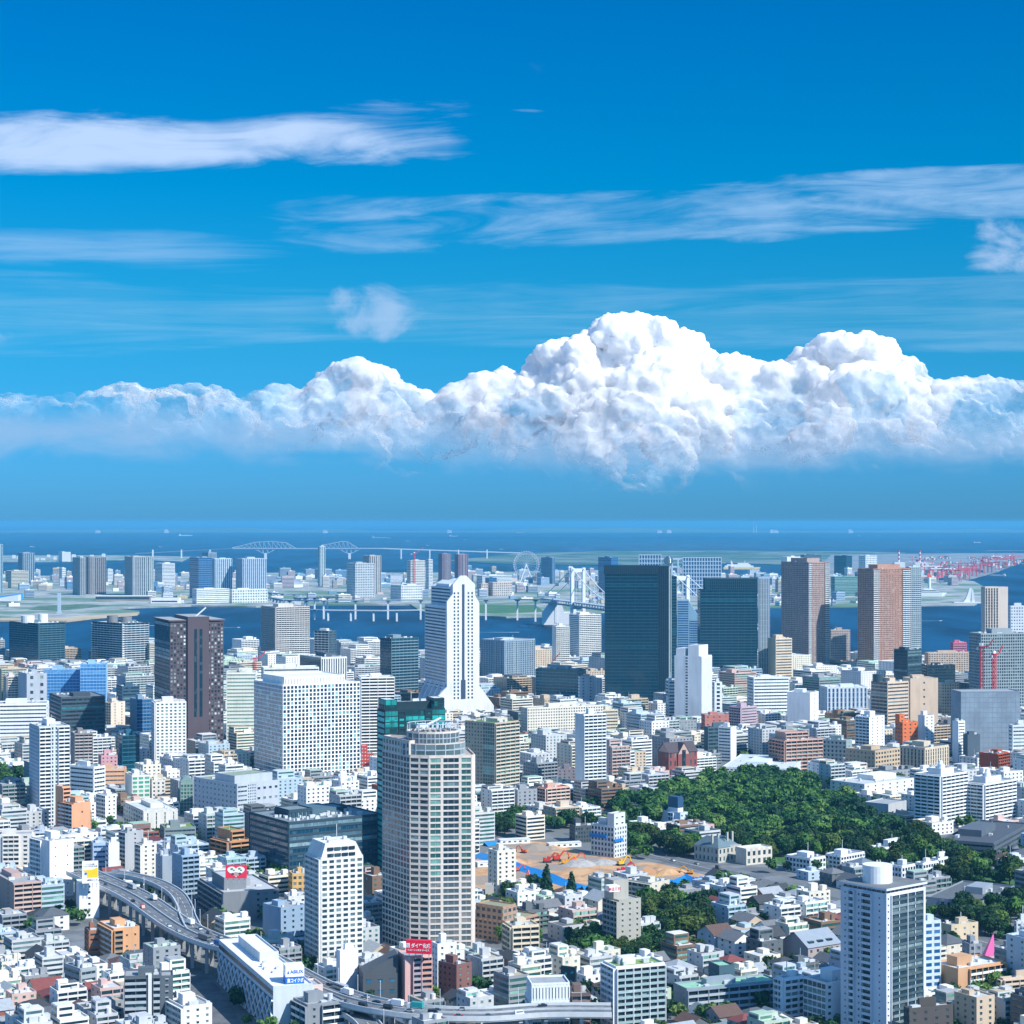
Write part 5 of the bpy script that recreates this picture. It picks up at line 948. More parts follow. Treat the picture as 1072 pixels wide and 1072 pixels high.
# long truss bridge far out
D_ = 13500
br = empty('truss_bridge', P(320, 573.5, D_)); ox = br.location.x; tag(br, 'long pale truss bridge with two humped frames over the far bay', 'bridge')
def bx_(x): return (x - 536) / F * D_ - ox
q = MB(); q.bar((bx_(130), 400, -45), (bx_(243), 0, -4), 6, 7).bar((bx_(243), 0, -4), (bx_(400), 0, -4), 12, 7).bar((bx_(400), 0, -4), (bx_(545), 500, -42), 6, 7); q.build('deck', steel, br)
for (x0, xt0, xp, xt1, x1) in ((243, 268, 278, 300, 309), (336, 343, 366, 378, 400)):
    top = [(x0, 0), (xt0, 38 if x0 < 300 else 16), ((xt0 + xt1) / 2, 44), (xt1, 34 if x0 < 300 else 20), (x1, 0)] if x0 < 300 else [(336, 18), (343, 24), (358, 44), (364, 40), (374, 2)]
    q = MB()
    for (a, b_) in zip(top, top[1:]): q.bar((bx_(a[0]), 0, a[1]), (bx_(b_[0]), 0, b_[1]), 5)
    def tz(x):
        for (a, b_) in zip(top, top[1:]):
            if a[0] <= x <= b_[0]: return L(a[1], b_[1], (x - a[0]) / (b_[0] - a[0]))
        return 0
    low = lambda x: -4 - max(0, 40 - abs(x - xp) * (3.2))
    n_ = 14
    for i in range(n_):
        xa = L(x0, x1, i / n_); xb = L(x0, x1, (i + 1) / n_); q.bar((bx_(xa), 0, tz(xa)), (bx_(xb), 0, low(xb)), 3).bar((bx_(xa), 0, low(xa)), (bx_(xb), 0, low(xb)), 4).bar((bx_(xa), 0, low(xa)), (bx_(xa), 0, tz(xa)), 2.5)
    q.build('truss', steel, br); MB().box(bx_(xp) - 8, bx_(xp) + 8, -10, 10, -75, -38).build('pier', white, br)
for x in (160, 190, 220, 420, 450, 480, 510): MB().box(bx_(x) - 4, bx_(x) + 4, -6, 6, -75, -12).build('pier', white, br)
# suspension bridge
T1 = P(605, 594, 4700); T2 = P(713, 602, 4050); dv = Vector((T2.x - T1.x, T2.y - T1.y, 0)); span = dv.length; dv.normalize(); nv = Vector((-dv.y, dv.x, 0))
sb = empty('suspension_bridge', (T1.x, T1.y, 0), atan2(dv.y, dv.x)); tag(sb, 'white suspension bridge with two portal towers crossing the bay', 'bridge')
for s0 in (0, span):
    q = MB(); top = 142
    for sd in (-14, 14):
        q.prism([(s0 - 4, sd - 3.5), (s0 + 4, sd - 3.5), (s0 + 4, sd + 3.5), (s0 - 4, sd + 3.5)], 0, top)
    q.box(s0 - 3, s0 + 3, -13, 13, top - 11, top - 2).box(s0 - 3.2, s0 + 3.2, -13, 13, 44, 50)
    q.bar((s0, -13, top - 14), (s0, -4, top - 10), 3).bar((s0, 13, top - 14), (s0, 4, top - 10), 3); q.build('tower', white, sb)
q = MB().box(-260, span + 380, -13, 13, 59, 61.5).box(-260, span + 380, -12, 12, 50, 51.5); q.build('deck', plain('#a9b4ba', .6), sb)
q = MB(); x = -260
while x < span + 375:
    for sd in (-13.2, 13.2): q.bar((x, sd, 51), (x + 10, sd, 60), .9).bar((x + 10, sd, 60), (x + 20, sd, 51), .9)
    x += 20
q.build('truss', white, sb)
for sd in (-13, 13):
    q = MB(); N_ = 24
    def cz(t): return 68 + (141 - 68) * (2 * t - 1) ** 2
    for i in range(N_):
        t, t2 = i / N_, (i + 1) / N_; q.bar((t * span, sd, cz(t)), (t2 * span, sd, cz(t2)), 1.4); q.bar((t * span, sd, 61), (t * span, sd, cz(t)), .5)
    q.bar((-240, sd, 62), (0, sd, 141), 1.4).bar((span, sd, 141), (span + 260, sd, 62), 1.4); q.build('cable', white, sb)
a = G(582, 653); q = MB().prism([(-34, -18), (34, -18), (34, 18), (-34, 18)], 0, 30).prism([(-34, -18), (20, -18), (20, 18), (-34, 18)], 30, 58, top=[(-12, -18), (12, -18), (12, 18), (-12, 18)]).box(-3, 3, -19, -18, 5, 58)
shape('bridge_anchorage', q, white, 'massive white concrete anchorage at the left foot of the suspension bridge', 'anchorage', loc=(a.x, a.y, -2))
def viaduct(label, pts, w_, wm_, step, name='viaduct', group=None):
    """pts: (x px, D, z)"""
    ps = [Vector(((x - 536) / F * d, d, z)) for x, d, z in pts]; o = empty(name, (ps[0].x, ps[0].y, 0)); base = Vector((ps[0].x, ps[0].y, 0)); tag(o, label, 'viaduct')
    q = MB(); acc = 0; piers = []
    for a_, b_ in zip(ps, ps[1:]):
        q.bar(a_ - base, b_ - base, w_, 2.6); le = (b_ - a_).length; t = step - acc
        while t < le: piers.append(a_ + (b_ - a_) * (t / le)); t += step
        acc = le - (t - step)
    q.build('deck', wm_, o)
    for p_ in piers: MB().box(p_.x - base.x - 2.2, p_.x - base.x + 2.2, p_.y - base.y - 3, p_.y - base.y + 3, -3, p_.z - 1).box(p_.x - base.x - 6, p_.x - base.x + 6, p_.y - base.y - 3, p_.y - base.y + 3, p_.z - 4, p_.z - 1.2).build('pier', white, o)
    return o
grey = plain('#8fa0ab', .6)
viaduct('upper grey deck running left from the bridge anchorage across the water', [(580, 5000, 55), (540, 5150, 50), (440, 5180, 48), (340, 5200, 45), (300, 5350, 40), (285, 5700, 34)], 16, grey, 85)
viaduct('lower pale deck on white piers left of the white rocket tower', [(440, 5080, 26), (400, 5090, 24), (340, 5120, 24), (318, 5200, 22), (298, 5500, 18)], 12, plain('#c3ccd1', .6), 60)
viaduct('short ramp deck curling near the left end of the water viaducts', [(360, 5600, 38), (335, 5650, 36), (315, 5750, 30), (308, 6000, 24)], 10, grey, 60)
viaduct('elevated road crossing the island behind the arena dome', [(330, 6300, 22), (300, 6350, 20), (270, 6700, 16), (250, 7200, 12)], 12, grey, 80)
# arena dome
a = G(298, 615); q = MB(); n_ = 24; R0 = 66
for i in range(5):
    a0, a1 = i * pi / 2 / 5.5, (i + 1) * pi / 2 / 5.5
    q.prism([(R0 * cos(a0) * cos(2 * pi * k / n_), R0 * cos(a0) * sin(2 * pi * k / n_)) for k in range(n_)], 12 + 22 * sin(a0), 12 + 22 * sin(a1), 0, [(R0 * cos(a1) * cos(2 * pi * k / n_), R0 * cos(a1) * sin(2 * pi * k / n_)) for k in range(n_)])
o = empty('arena', (a.x, a.y, 0)); tag(o, 'flat grey arena dome behind the elevated road on the island', 'arena'); q.build('dome', plain('#8f9ea8', .4), o); MB().cyl(0, 0, 0, 12, 70, 24).build('wall', white, o)
a = G(8, 631); o = empty('stadium', (a.x, a.y, 0)); tag(o, 'pale swooping stadium roof with a blue edge at the left border', 'stadium')
MB().prism([(-45, -20), (38, -26), (34, 30), (-45, 30)], 6, lambda p: 12 + (p[0] + 45) * .16).build('roof', white, o); MB().prism([(-45, 31), (34, 31), (40, 36), (-45, 38)], 10, lambda p: 18 + (p[0] + 45) * .12).build('roof_edge', plain('#2f86c8', .5), o)
a = G(62, 643); shape('monument', MB().prism([(-4, -4), (4, -4), (4, 4), (-4, 4)], 0, 56, top=[(-4, -4), (4, -4), (4, 4), (-4, 4)]).box(-6, 6, -6, 6, 0, 5), plain('#a9bccb', .5), 'slim grey ventilation tower on the sandy shore of the island', 'tower', loc=(a.x, a.y, 1))
o = empty('shopping_mall', G(100, 629), .0); tag(o, 'low brick coloured mall in front of the wide ribbed slab', 'shopping mall'); MB().box(0, 170, 0, 40, 0, 14).build('wall', wallmat('#b98f80'), o); MB().box(-2, 172, -3, 42, 14, 16).build('roof', white, o)
tag(MB().box(0, 170, -.4, 0, 5, 10).build('window', DARKGL, o), kind='stuff')
o = empty('shopping_mall', G(158, 632), .0); tag(o, 'low white mall right of the brick coloured one', 'shopping mall'); MB().box(0, 85, 0, 40, 0, 17).box(85, 95, 3, 30, 0, 10).build('wall', wallmat('#dfe2e2'), o); tag(MB().box(3, 80, -.4, 0, 5, 9).build('window', DARKGL, o), kind='stuff')
# observation wheel
a = P(551, 591, 8200); wh = empty('ferris_wheel', (a.x, a.y, 0), radians(15)); tag(wh, 'large pale ferris wheel standing left of the square blue grey tower', 'ferris wheel')
R0 = 51; q = MB(); hz_ = a.z
for k in range(40):
    t, t2 = 2 * pi * k / 40, 2 * pi * (k + 1) / 40
    for rr in (R0, R0 - 6): q.bar((rr * cos(t), 0, hz_ + rr * sin(t)), (rr * cos(t2), 0, hz_ + rr * sin(t2)), 1.6)
q.build('rim', steel, wh); q = MB()
for k in range(20): t = 2 * pi * k / 20; q.bar((0, 0, hz_), (R0 * cos(t), 0, hz_ + R0 * sin(t)), .7)
q.build('spokes', steel, wh); MB().bar((-30, -10, 0), (0, 0, hz_), 3).bar((30, -10, 0), (0, 0, hz_), 3).bar((-30, 10, 0), (0, 0, hz_), 3).bar((30, 10, 0), (0, 0, hz_), 3).build('support_frame', white, wh)
for k in range(36): t = 2 * pi * k / 36; MB().box(-1.6, 1.6, -2, 2, -2, 2).build('gondola', plain('#c9b6c0', .4), wh, loc=((R0 + 3) * cos(t), 0, hz_ + (R0 + 3) * sin(t)))
# broadcaster building with the sphere
bs = 6700; a = P(669, 581, bs); tvb = empty('broadcast_building', (a.x, a.y, 0)); tag(tvb, 'silver grid framed twin block building holding a metal sphere', 'office building')
s_ = bs / F; HT2 = a.z
for (x0, x1, ht) in ((0, 23, 0), (46, 86, -9)):
    X0, X1 = x0 * s_, x1 * s_; MB().box(X0, X1, 2, 40, 0, HT2 + ht - 1).build('core', BLUEGL, tvb); q = MB()
    nx = round((X1 - X0) / 9)
    for i in range(nx + 1): xx = L(X0, X1, i / nx); q.box(xx - 1.2, xx + 1.2, -1, 2, 0, HT2 + ht)
    for j in range(11): z = j * (HT2 + ht - 1) / 10; q.box(X0 - 1.2, X1 + 1.2, -1.3, 2, z, z + 2.6)
    q.build('frame', plain('#b3c3ce', .35), tvb)
q = MB()
for z in (18, 44, 70, 96, HT2 - 16): q.box(23 * s_, 46 * s_, 6, 14, z, z + 6)
for i in range(1, 4): q.box((23 + i * 6) * s_ - 2, (23 + i * 6) * s_ + 2, 5, 15, 0, HT2 - 14)
q.build('corridor', plain('#b3c3ce', .35), tvb)
bmx = MB(); n_ = 20
for j in range(10):
    a0, a1 = -pi / 2 + pi * j / 10, -pi / 2 + pi * (j + 1) / 10
    bmx.prism([(16 * cos(a0) * cos(2 * pi * k / n_), 16 * cos(a0) * sin(2 * pi * k / n_)) for k in range(n_)], 16 * sin(a0), 16 * sin(a1), 0, [(16 * cos(a1) * cos(2 * pi * k / n_), 16 * cos(a1) * sin(2 * pi * k / n_)) for k in range(n_)])
so_ = bmx.build('sphere', plain('#7f8a94', .25, .8), tvb, loc=(31 * s_, 4, HT2 - 19)); [setattr(p_, 'use_smooth', True) for p_ in so_.data.polygons]
# museum shaped like a ship, its tower and the sail monument
o = empty('museum', G(963, 625)); tag(o, 'white ship shaped museum with stepped decks on the far shore', 'museum building')
MB().prism([(0, 0), (72, 0), (84, 12), (72, 24), (0, 24)], 0, 14, top=[(-2, -1), (74, -1), (92, 12), (74, 25), (-2, 25)]).box(4, 66, 3, 21, 14, 19).box(8, 56, 5, 19, 19, 24).box(14, 44, 6, 18, 24, 28).build('wall', white, o); tag(MB().box(4, 66, 2.6, 3, 15, 17.5).box(8, 56, 4.6, 5, 20, 22.5).build('window', DARKGL, o), kind='stuff')
o = empty('lookout_tower', G(973, 623)); tag(o, 'white lookout tower with an orange red head above the ship shaped museum', 'tower'); MB().cyl(0, 0, 0, 62, 6, 12, 4.5).build('shaft', white, o); MB().prism([(-6, -5), (6, -5), (6, 5), (-6, 5)], 62, 74, top=[(-9, -3), (1, -3), (1, 3), (-9, 3)]).build('head', plain('#e0482e', .5), o)
a = G(1012, 631.5); o = empty('sail_building', a); tag(o, 'white sail shaped ventilation tower standing at the far shore', 'tower')
q = MB(); pr = [(-13, 0), (12, 0), (15, 46), (9, 46), (4, 30), (-3, 12)]
n0 = len(q.v); q.v += [(x, 0, z) for x, z in pr] + [(x, 12, z) for x, z in pr]; m_ = len(pr); q.f += [tuple(range(m_)), tuple(range(2 * m_ - 1, m_ - 1, -1))] + [(i, i + m_, (i + 1) % m_ + m_, (i + 1) % m_) for i in range(m_)]; q.m += [0] * (m_ + 2)
q.build('sail', white, o); MB().prism([(14, -3), (26, -3), (26, 14), (14, 14)], 0, 42, top=[(15, 0), (20, 0), (20, 10), (15, 10)]).build('fin', plain('#c9d2d8', .5), o); MB().box(-40, 42, -8, 20, 0, 4).build('base', white, o)
# chimneys
for x, lb in ((941, 'left striped'), (963, 'right striped')):
    a = P(x, 576, 10500); o = empty('chimney', (a.x, a.y, 0)); tag(o, f'{lb} red and white chimney of the island power works', 'chimney')
    for k in range(6): MB().cyl(0, 0, a.z * (.4 + k * .1), a.z * (.5 + k * .1), 4.5, 10).build('band', red if k % 2 else white, o)
    MB().cyl(0, 0, 0, a.z * .4, 6, 10, 4.6).build('shaft', white, o); MB().box(-26, 30, -16, 20, 0, 38).build('boiler_house', wallmat('#dcdad6'), o)
# container port
r = random.Random(5)
def gantry(x, y, s, label):
    g = G(x, y, 2); o = empty('gantry_crane', g, r.uniform(-.5, .3)); tag(o, label, 'crane', 'gantry cranes of the container port')
    q = MB(); c = r.random() < .7
    for xx in (-10, 10):
        for yy in (-8, 8): q.bar((xx * s, yy * s, 0), (xx * s * .8, yy * s, 48 * s), 2.4 * s)
    q.box(-12 * s, 12 * s, -9 * s, -7 * s, 28 * s, 31 * s).box(-12 * s, 12 * s, 7 * s, 9 * s, 28 * s, 31 * s); q.build('leg_frame', red, o)
    MB().box(-40 * s, 52 * s, -3 * s, 3 * s, 46 * s, 50 * s).build('boom', red if c else white, o)
    MB().bar((0, 0, 48 * s), (6 * s, 0, 70 * s), 2.5 * s).bar((6 * s, 0, 70 * s), (46 * s, 0, 50 * s), 1.2 * s).bar((6 * s, 0, 70 * s), (-34 * s, 0, 50 * s), 1.2 * s).build('mast', red, o)
    MB().box(-24 * s, -14 * s, -4 * s, 4 * s, 50 * s, 56 * s).build('machine_house', white, o)
cl = [(966, 600), (975, 604), (984, 607), (993, 609), (1003, 609), (1012, 606.5), (1020, 603.5), (1028, 601), (1036, 599.5), (1044, 597), (1052, 594), (1060, 591), (1005, 598), (1018, 594), (1030, 592), (1042, 589), (955, 596), (990, 600)]
for i, (x, y) in enumerate(cl):
    lb = ('red quay crane ' + ['at the left end of the port', 'second from the left end of the quay', 'third along the near quay', 'over the yellow hulled ship', 'left of the cargo ship bows', 'beside the inner basin corner', 'above the sail tower', 'in the middle of the quay row', 'right of the quay middle', 'near the outer quay bend', 'next to the last quay crane', 'at the outer right end of the port', 'behind the near row, left', 'behind the near row, middle', 'behind the near row, right', 'far back near the right border', 'behind the left striped sheds', 'inland between container piles'][i])
    gantry(x, y, 1.0 if i < 12 else .8, lb)
CC = ['#b8433c', '#2f6aa0', '#d9dcdc', '#c77a3a', '#3f7f5a', '#d06a7a', '#8a3a34', '#c9c2b0']
for i in range(46):
    x = r.uniform(950, 1062); y = r.uniform(584, 606)
    if y > 611.5 - abs(x - 990) * .25 - 2: y = 588
    g = G(x, y, 3); o = empty('container_pile', g, r.uniform(-.1, .5)); wdt = r.uniform(40, 90)
    tag(o, r.choice(['low pile of mixed red and blue containers in the port', 'low pile of mixed containers behind the quay cranes']), 'container pile', 'container piles in the port'); n_ = 7
    for k in range(n_): MB().box(k * wdt / n_, (k + 1) * wdt / n_ - 1, 0, r.choice([12, 24]), 0, r.choice([5, 8, 10.5, 13])).build('container', plain(r.choice(CC), .6), o)
# ships
def ship(x, y, len_px, label, hull='#e6e8ea', sup='#e9ecee', kind='cargo', rz=0.0, z=-2.5, D=None):
    g = G(x, y, z); Ln = len_px / F * g.y; o = empty('ship', g, rz); tag(o, label, 'ship'); w_ = Ln * .14; h_ = Ln * (.05 if kind == 'cargo' else .06)
    MB().prism([(-Ln / 2, -w_ / 2), (Ln * .38, -w_ / 2), (Ln * .5, 0), (Ln * .38, w_ / 2), (-Ln / 2, w_ / 2)], 0, h_, top=[(-Ln * .5, -w_ / 2), (Ln * .4, -w_ / 2), (Ln * .54, 0), (Ln * .4, w_ / 2), (-Ln * .5, w_ / 2)]).build('hull', plain(hull, .5), o)
    if kind == 'cargo':
        MB().box(-Ln * .46, -Ln * .34, -w_ * .4, w_ * .4, h_, h_ * 2.6).build('bridge_house', plain(sup, .5), o); MB().cyl(-Ln * .42, 0, h_ * 2.6, h_ * 3.3, w_ * .12, 8).build('funnel', red, o)
        for k in range(5): MB().box(-Ln * .28 + k * Ln * .13, -Ln * .18 + k * Ln * .13, -w_ * .35, w_ * .35, h_, h_ * 1.3).build('hatch', white, o)
    else:
        MB().box(-Ln * .46, Ln * .33, -w_ * .45, w_ * .45, h_, h_ * 1.7).box(-Ln * .4, Ln * .25, -w_ * .4, w_ * .4, h_ * 1.7, h_ * 2.3).box(-Ln * .1, Ln * .2, -w_ * .35, w_ * .35, h_ * 2.3, h_ * 2.9).build('superstructure', plain(sup, .5), o)
        MB().bar((-Ln * .25, 0, h_ * 2.3), (-Ln * .28, 0, h_ * 3.8), w_ * .3).build('funnel', white, o); MB().bar((Ln * .1, 0, h_ * 2.9), (Ln * .1, 0, h_ * 4), w_ * .08).build('mast', white, o)
    return o
ship(776, 596, 38, 'cream hulled cruise ship moored beyond the second teal tower', '#e2c98c', '#e8ecef', 'cruise')
ship(194, 561, 14, 'white ship steaming on the bay above the left pale slabs'); ship(399, 563.5, 20, 'longest white ship on the open bay above the bridge truss')
ship(475, 561.5, 9, 'small white ship right of the longest one', '#cfd6dc'); ship(168, 572.5, 4, 'tiny pale boat just left of the truss bridge'); ship(427, 566.5, 4, 'tiny white boat right below the longest ship')
ship(487, 565, 3, 'speck of a boat right of the small white ship'); ship(525, 575, 4, 'tiny white boat by the tip of the green landfill'); ship(448, 571, 3, 'speck of a boat before the bridge ramp')
ship(545, 558, 7, 'far ship with an orange hull high on the bay', '#c98a78'); ship(1023, 568, 7, 'faint pale ship at the right over the landfill')
ship(900, 561, 3, 'faint speck of a boat above the two chimneys'); ship(34, 572.5, 5, 'tiny boat near the left end of the bay'); ship(1044, 603, 18, 'cream cargo ship berthed at the port quay', '#d9c08a', '#e8e4da', 'cargo', 2.6)
ship(985, 568.5, 3, 'second faint speck near the right chimney'); ship(690, 554.5, 3, 'pale dot of a ship near the horizon'); ship(128, 554, 3, 'dot of a tanker near the left horizon', '#e0cfc8')
for x, y, lb, dx in ((250, 657, 'small white boat with a pale wake on the near channel', 1), (500, 662, 'small boat with a wake left of the slotted white tower', -1), (985, 650, 'small boat with a wake before the sail tower', 1), (120, 655, 'small boat with a wake over the grey drum tower', -1)):
    o = ship(x, y, 3.2, lb, kind='cruise', z=-2.6); o.rotation_euler.z = 0 if dx > 0 else pi
    MB().prism([(-3, -1), (-3, 1), (-95, 9), (-95, -9)], .1, .25).build('wake', plain('#8fb4c8', .6, 0, .3, .1), o)
r = random.Random(8)
for i in range(9):
    x = [690, 700, 174, 102, 812, 808, 340, 470, 890][i]; g = P(x, 551.5, 44000); o = shape('harbor_block', MB().box(-90, 70, -50, 50, 0, 100 + 14 * (i % 3)).box(70.5, 150, -40, 40, 0, 85 + 9 * (i % 2)), wallmat('#e4e6e8'), ['pale block on the far coast left of the twin masts', 'pale block on the far coast under the masts', 'pale block on the far coast above the white ship', 'pale block on the far left coast', 'bright row on the far coast right of the twin masts', 'small bright block by the bright far row', 'faint block on the far coast over the truss bridge', 'faint block on the far coast over the rocket tower', 'faint block on the far right coast'][i], 'building', loc=(g.x, g.y, -2)).scale = (.42, .42, .6)
for x, lb in ((789, 'left one of twin thin masts on the far coast'), (792, 'right one of twin thin masts on the far coast')):
    g = P(x, 552, 45000); shape('mast', MB().cyl(0, 0, 0, 250 if x == 789 else 190, 9, 8, 5), white, lb, 'mast', loc=(g.x, g.y, 0))
# low barrier strip islets
for (x0, x1, y, lb) in ((500, 545, 578.3, 'thin breakwater left of the green landfill'), (1034, 1075, 576.6, 'thin islet at the right beyond the port'), (20, 120, 585.6, 'row of sheds strip on the far spit')):
    a, c_ = G(x0, y, -1), G(x1, y, -1); sheet('breakwater', [(a.x, a.y), (c_.x, c_.y), (c_.x, c_.y + 120), (a.x, a.y + 120)], -.5, port_m, lb, 2)
r = random.Random(77)
for i in range(16):
    x = 12 + i * 6.3 + r.uniform(-1, 1); g = G(x, r.uniform(583, 587.5), 2); w_ = r.uniform(14, 34)
    o = empty('warehouse', g); MB().box(0, w_, 0, 20, 0, r.uniform(10, 24)).build('wall', wallmat('#dfe3e6'), o); tag(o, 'white shed in the row on the far spit at the left', 'warehouse', 'white sheds on the far spit')
# red lattice tower cranes before the wide gridded tower
def towercrane(x, ytop, D, label, col_=None, jib=1, h=None, zb=0):
    a = P(x, ytop, D); o = empty('tower_crane', (a.x, a.y, zb), r.uniform(-.6, .6)); tag(o, label, 'crane'); z1 = a.z - zb; q = MB(); w_ = 1.6; n_ = max(4, int(z1 / 6))
    for sx in (-w_, w_):
        for sy in (-w_, w_): q.bar((sx, sy, 0), (sx, sy, z1), .5)
    for i in range(n_):
        za, zc = z1 * i / n_, z1 * (i + 1) / n_; q.bar((-w_, -w_, za), (w_, -w_, zc), .4).bar((w_, w_, za), (-w_, w_, zc), .4).bar((-w_, w_, za), (-w_, -w_, zc), .4)
    q.build('mast', col_ or red, o); MB().bar((-10 * jib, 0, z1 - 3), (8, 0, z1 + 0), 1.4).bar((8, 0, z1), (26 * jib, 0, z1 + 16 * jib), 1.1).build('jib', col_ or red, o); MB().box(-3, 1, -1.5, 1.5, z1, z1 + 3).build('cab', white, o); MB().box(-12 * jib, -8 * jib, -1.5, 1.5, z1 - 5, z1 - 2).build('counterweight', steel, o)
towercrane(1028, 676, 2330, 'left red lattice crane mast in front of the wide gridded tower', jib=.5); towercrane(1041, 684, 2335, 'right red lattice crane mast in front of the wide gridded tower', jib=.5)
towercrane(434, 579, 6600, 'red crane on the grey island tower left of the pink twins', jib=1.2); towercrane(267, 688, 2900, 'small red crane left of the bay grid tower', jib=.6); towercrane(574, 692, 3200, 'red crane left of the white bay towers', jib=.8)

# ------------------------------------------------------------------ building site, avenue, park ground
tanm = groundmat('site_earth', '#ac8058', '#c49e74', 0.05, 0.95, '#8f8478', 0.03)
SITE = pxpoly([(494, 903), (512, 890), (540, 880), (575, 882), (612, 893), (660, 899), (700, 906), (738, 916), (734, 927), (700, 936), (640, 936), (600, 942), (560, 930), (520, 932), (496, 938)])
sheet('building_site', SITE, 0.12, tanm, 'bare tan earth of a large building site', 1.0)
grn = groundmat('park_lawn', '#2e5228', '#3f6a33', 0.05)
PARK = pxpoly([(640, 850), (690, 838), (745, 822), (800, 812), (850, 822), (880, 836), (915, 858), (965, 884), (1010, 905), (1064, 918), (1060, 940), (1000, 930), (930, 908), (870, 902), (820, 906), (775, 893), (745, 872), (700, 862), (660, 868)])
sheet('park', PARK, 0.10, grn, 'wooded park ground between the campus and the old quarter', 1.0)
asph = groundmat('asphalt', '#54585c', '#666a6e', 0.08, 0.9)
def road(pts, w_, z, label, name='road', mat=None):
    ps = [G(x, y) for x, y in pts]; Lf, Rt = [], []
    for i, p_ in enumerate(ps):
        a = ps[max(0, i - 1)]; c_ = ps[min(len(ps) - 1, i + 1)]; d = (c_ - a).normalized(); n_ = Vector((-d.y, d.x, 0)) * w_ / 2; Lf.append((p_ + n_)); Rt.append((p_ - n_))
    q = MB()
    for i in range(len(ps) - 1): q.poly([(Rt[i].x, Rt[i].y, z), (Rt[i + 1].x, Rt[i + 1].y, z), (Lf[i + 1].x, Lf[i + 1].y, z), (Lf[i].x, Lf[i].y, z)])
    return tag(q.build(name, mat or asph), label, 'road', None, 'structure'), ps
AVE = [(600, 872), (640, 884), (690, 897), (740, 909), (800, 924), (860, 940), (960, 968), (1090, 1002)]
AVW = [tuple(G(x, y)[:2]) for x, y in AVE]
road(AVE, 18, .16, 'wide asphalt avenue passing the building site and the mansion')
road(AVE, .4, .165, 'white centre line of the avenue', 'lane_marking', plain('#d9dadb', .7))
STR = [(100, 962), (140, 978), (170, 998), (195, 1020), (215, 1045), (230, 1075), (245, 1110)]
road(STR, 22, .14, 'street running under and beside the elevated expressway')
STW = [tuple(G(x, y)[:2]) for x, y in STR]
r = random.Random(9)
tarp = plain('#1c7cc0', .5, 0, .15)
def tarpstrip(pts, h, label, wd=6):
    q = MB()
    for (a, c_) in zip(pts, pts[1:]):
        A_, C_ = G(*a), G(*c_); d = (C_ - A_).normalized(); n_ = Vector((-d.y, d.x, 0)) * wd / 2
        for k in range(4):
            p0 = A_ + (C_ - A_) * (k / 4); p1 = A_ + (C_ - A_) * ((k + 1) / 4); h0, h1 = h * (.8 + .4 * noise.noise(p0 / 8)), h * (.8 + .4 * noise.noise(p1 / 8))
            q.poly([tuple(p0 - n_ + Vector((0, 0, .2))), tuple(p1 - n_ + Vector((0, 0, .2))), tuple(p1 + n_ * .4 + Vector((0, 0, h1))), tuple(p0 + n_ * .4 + Vector((0, 0, h0)))])
            q.poly([tuple(p0 + n_ * .4 + Vector((0, 0, h0))), tuple(p1 + n_ * .4 + Vector((0, 0, h1))), tuple(p1 + n_ + Vector((0, 0, .2))), tuple(p0 + n_ + Vector((0, 0, .2)))])
    shape('tarpaulin', q, tarp, label, 'tarpaulin')
tarpstrip([(500, 896), (520, 901), (545, 909), (562, 914)], 3, 'blue tarpaulin slope at the left of the building site', 14)
tarpstrip([(562, 914), (585, 923), (610, 931)], 3, 'blue tarpaulin slope behind the two conifers', 14); tarpstrip([(610, 932), (640, 930), (655, 926)], 3.5, 'bright blue sheet strip left of the roof sign cube', 8)
tarpstrip([(684, 929), (705, 926), (720, 920)], 3.5, 'blue sheeting in the right half of the site', 10); tarpstrip([(716, 920), (728, 924), (736, 921)], 4, 'blue sheeting at the right tip of the site', 8)
tarpstrip([(655, 918), (668, 922), (684, 920)], 3, 'short blue sheet beneath the crimson excavator', 6); tarpstrip([(508, 886), (518, 884), (530, 882)], 3, 'small blue sheet at the back left corner of the site', 6)
for i_, (x_, y_, rr_, hh_, lb_) in enumerate(((520, 895, 12, 4, 'tan soil heap at the left of the site'), (540, 903, 10, 3, 'low soil heap above the left blue slope'), (560, 888, 14, 3.5, 'wide soil heap at the back of the site'), (625, 918, 12, 3, 'soil heap between the orange machines and the sign cube'), (672, 912, 13, 3.5, 'soil heap right of the crimson excavator'), (700, 914, 10, 3, 'soil heap in the right half of the site'))):
    g_ = G(x_, y_); shape('soil_heap', MB().cyl(0, 0, .1, hh_, rr_, 9, rr_ * .25).cyl(rr_ * .9, 2, .1, hh_ * .7, rr_ * .7, 8, rr_ * .15), tanm, lb_, 'soil heap', loc=(g_.x, g_.y, 0))
shape('rubble_heap', MB().cyl(0, 0, .1, 3.2, 14, 12, 6).cyl(18, 6, .1, 2.4, 12, 10, 4), plain('#a8a6a2', .95, 0, .3), 'pale grey rubble heap in the middle of the site', 'rubble heap', 'stuff', loc=tuple(G(606, 905)))
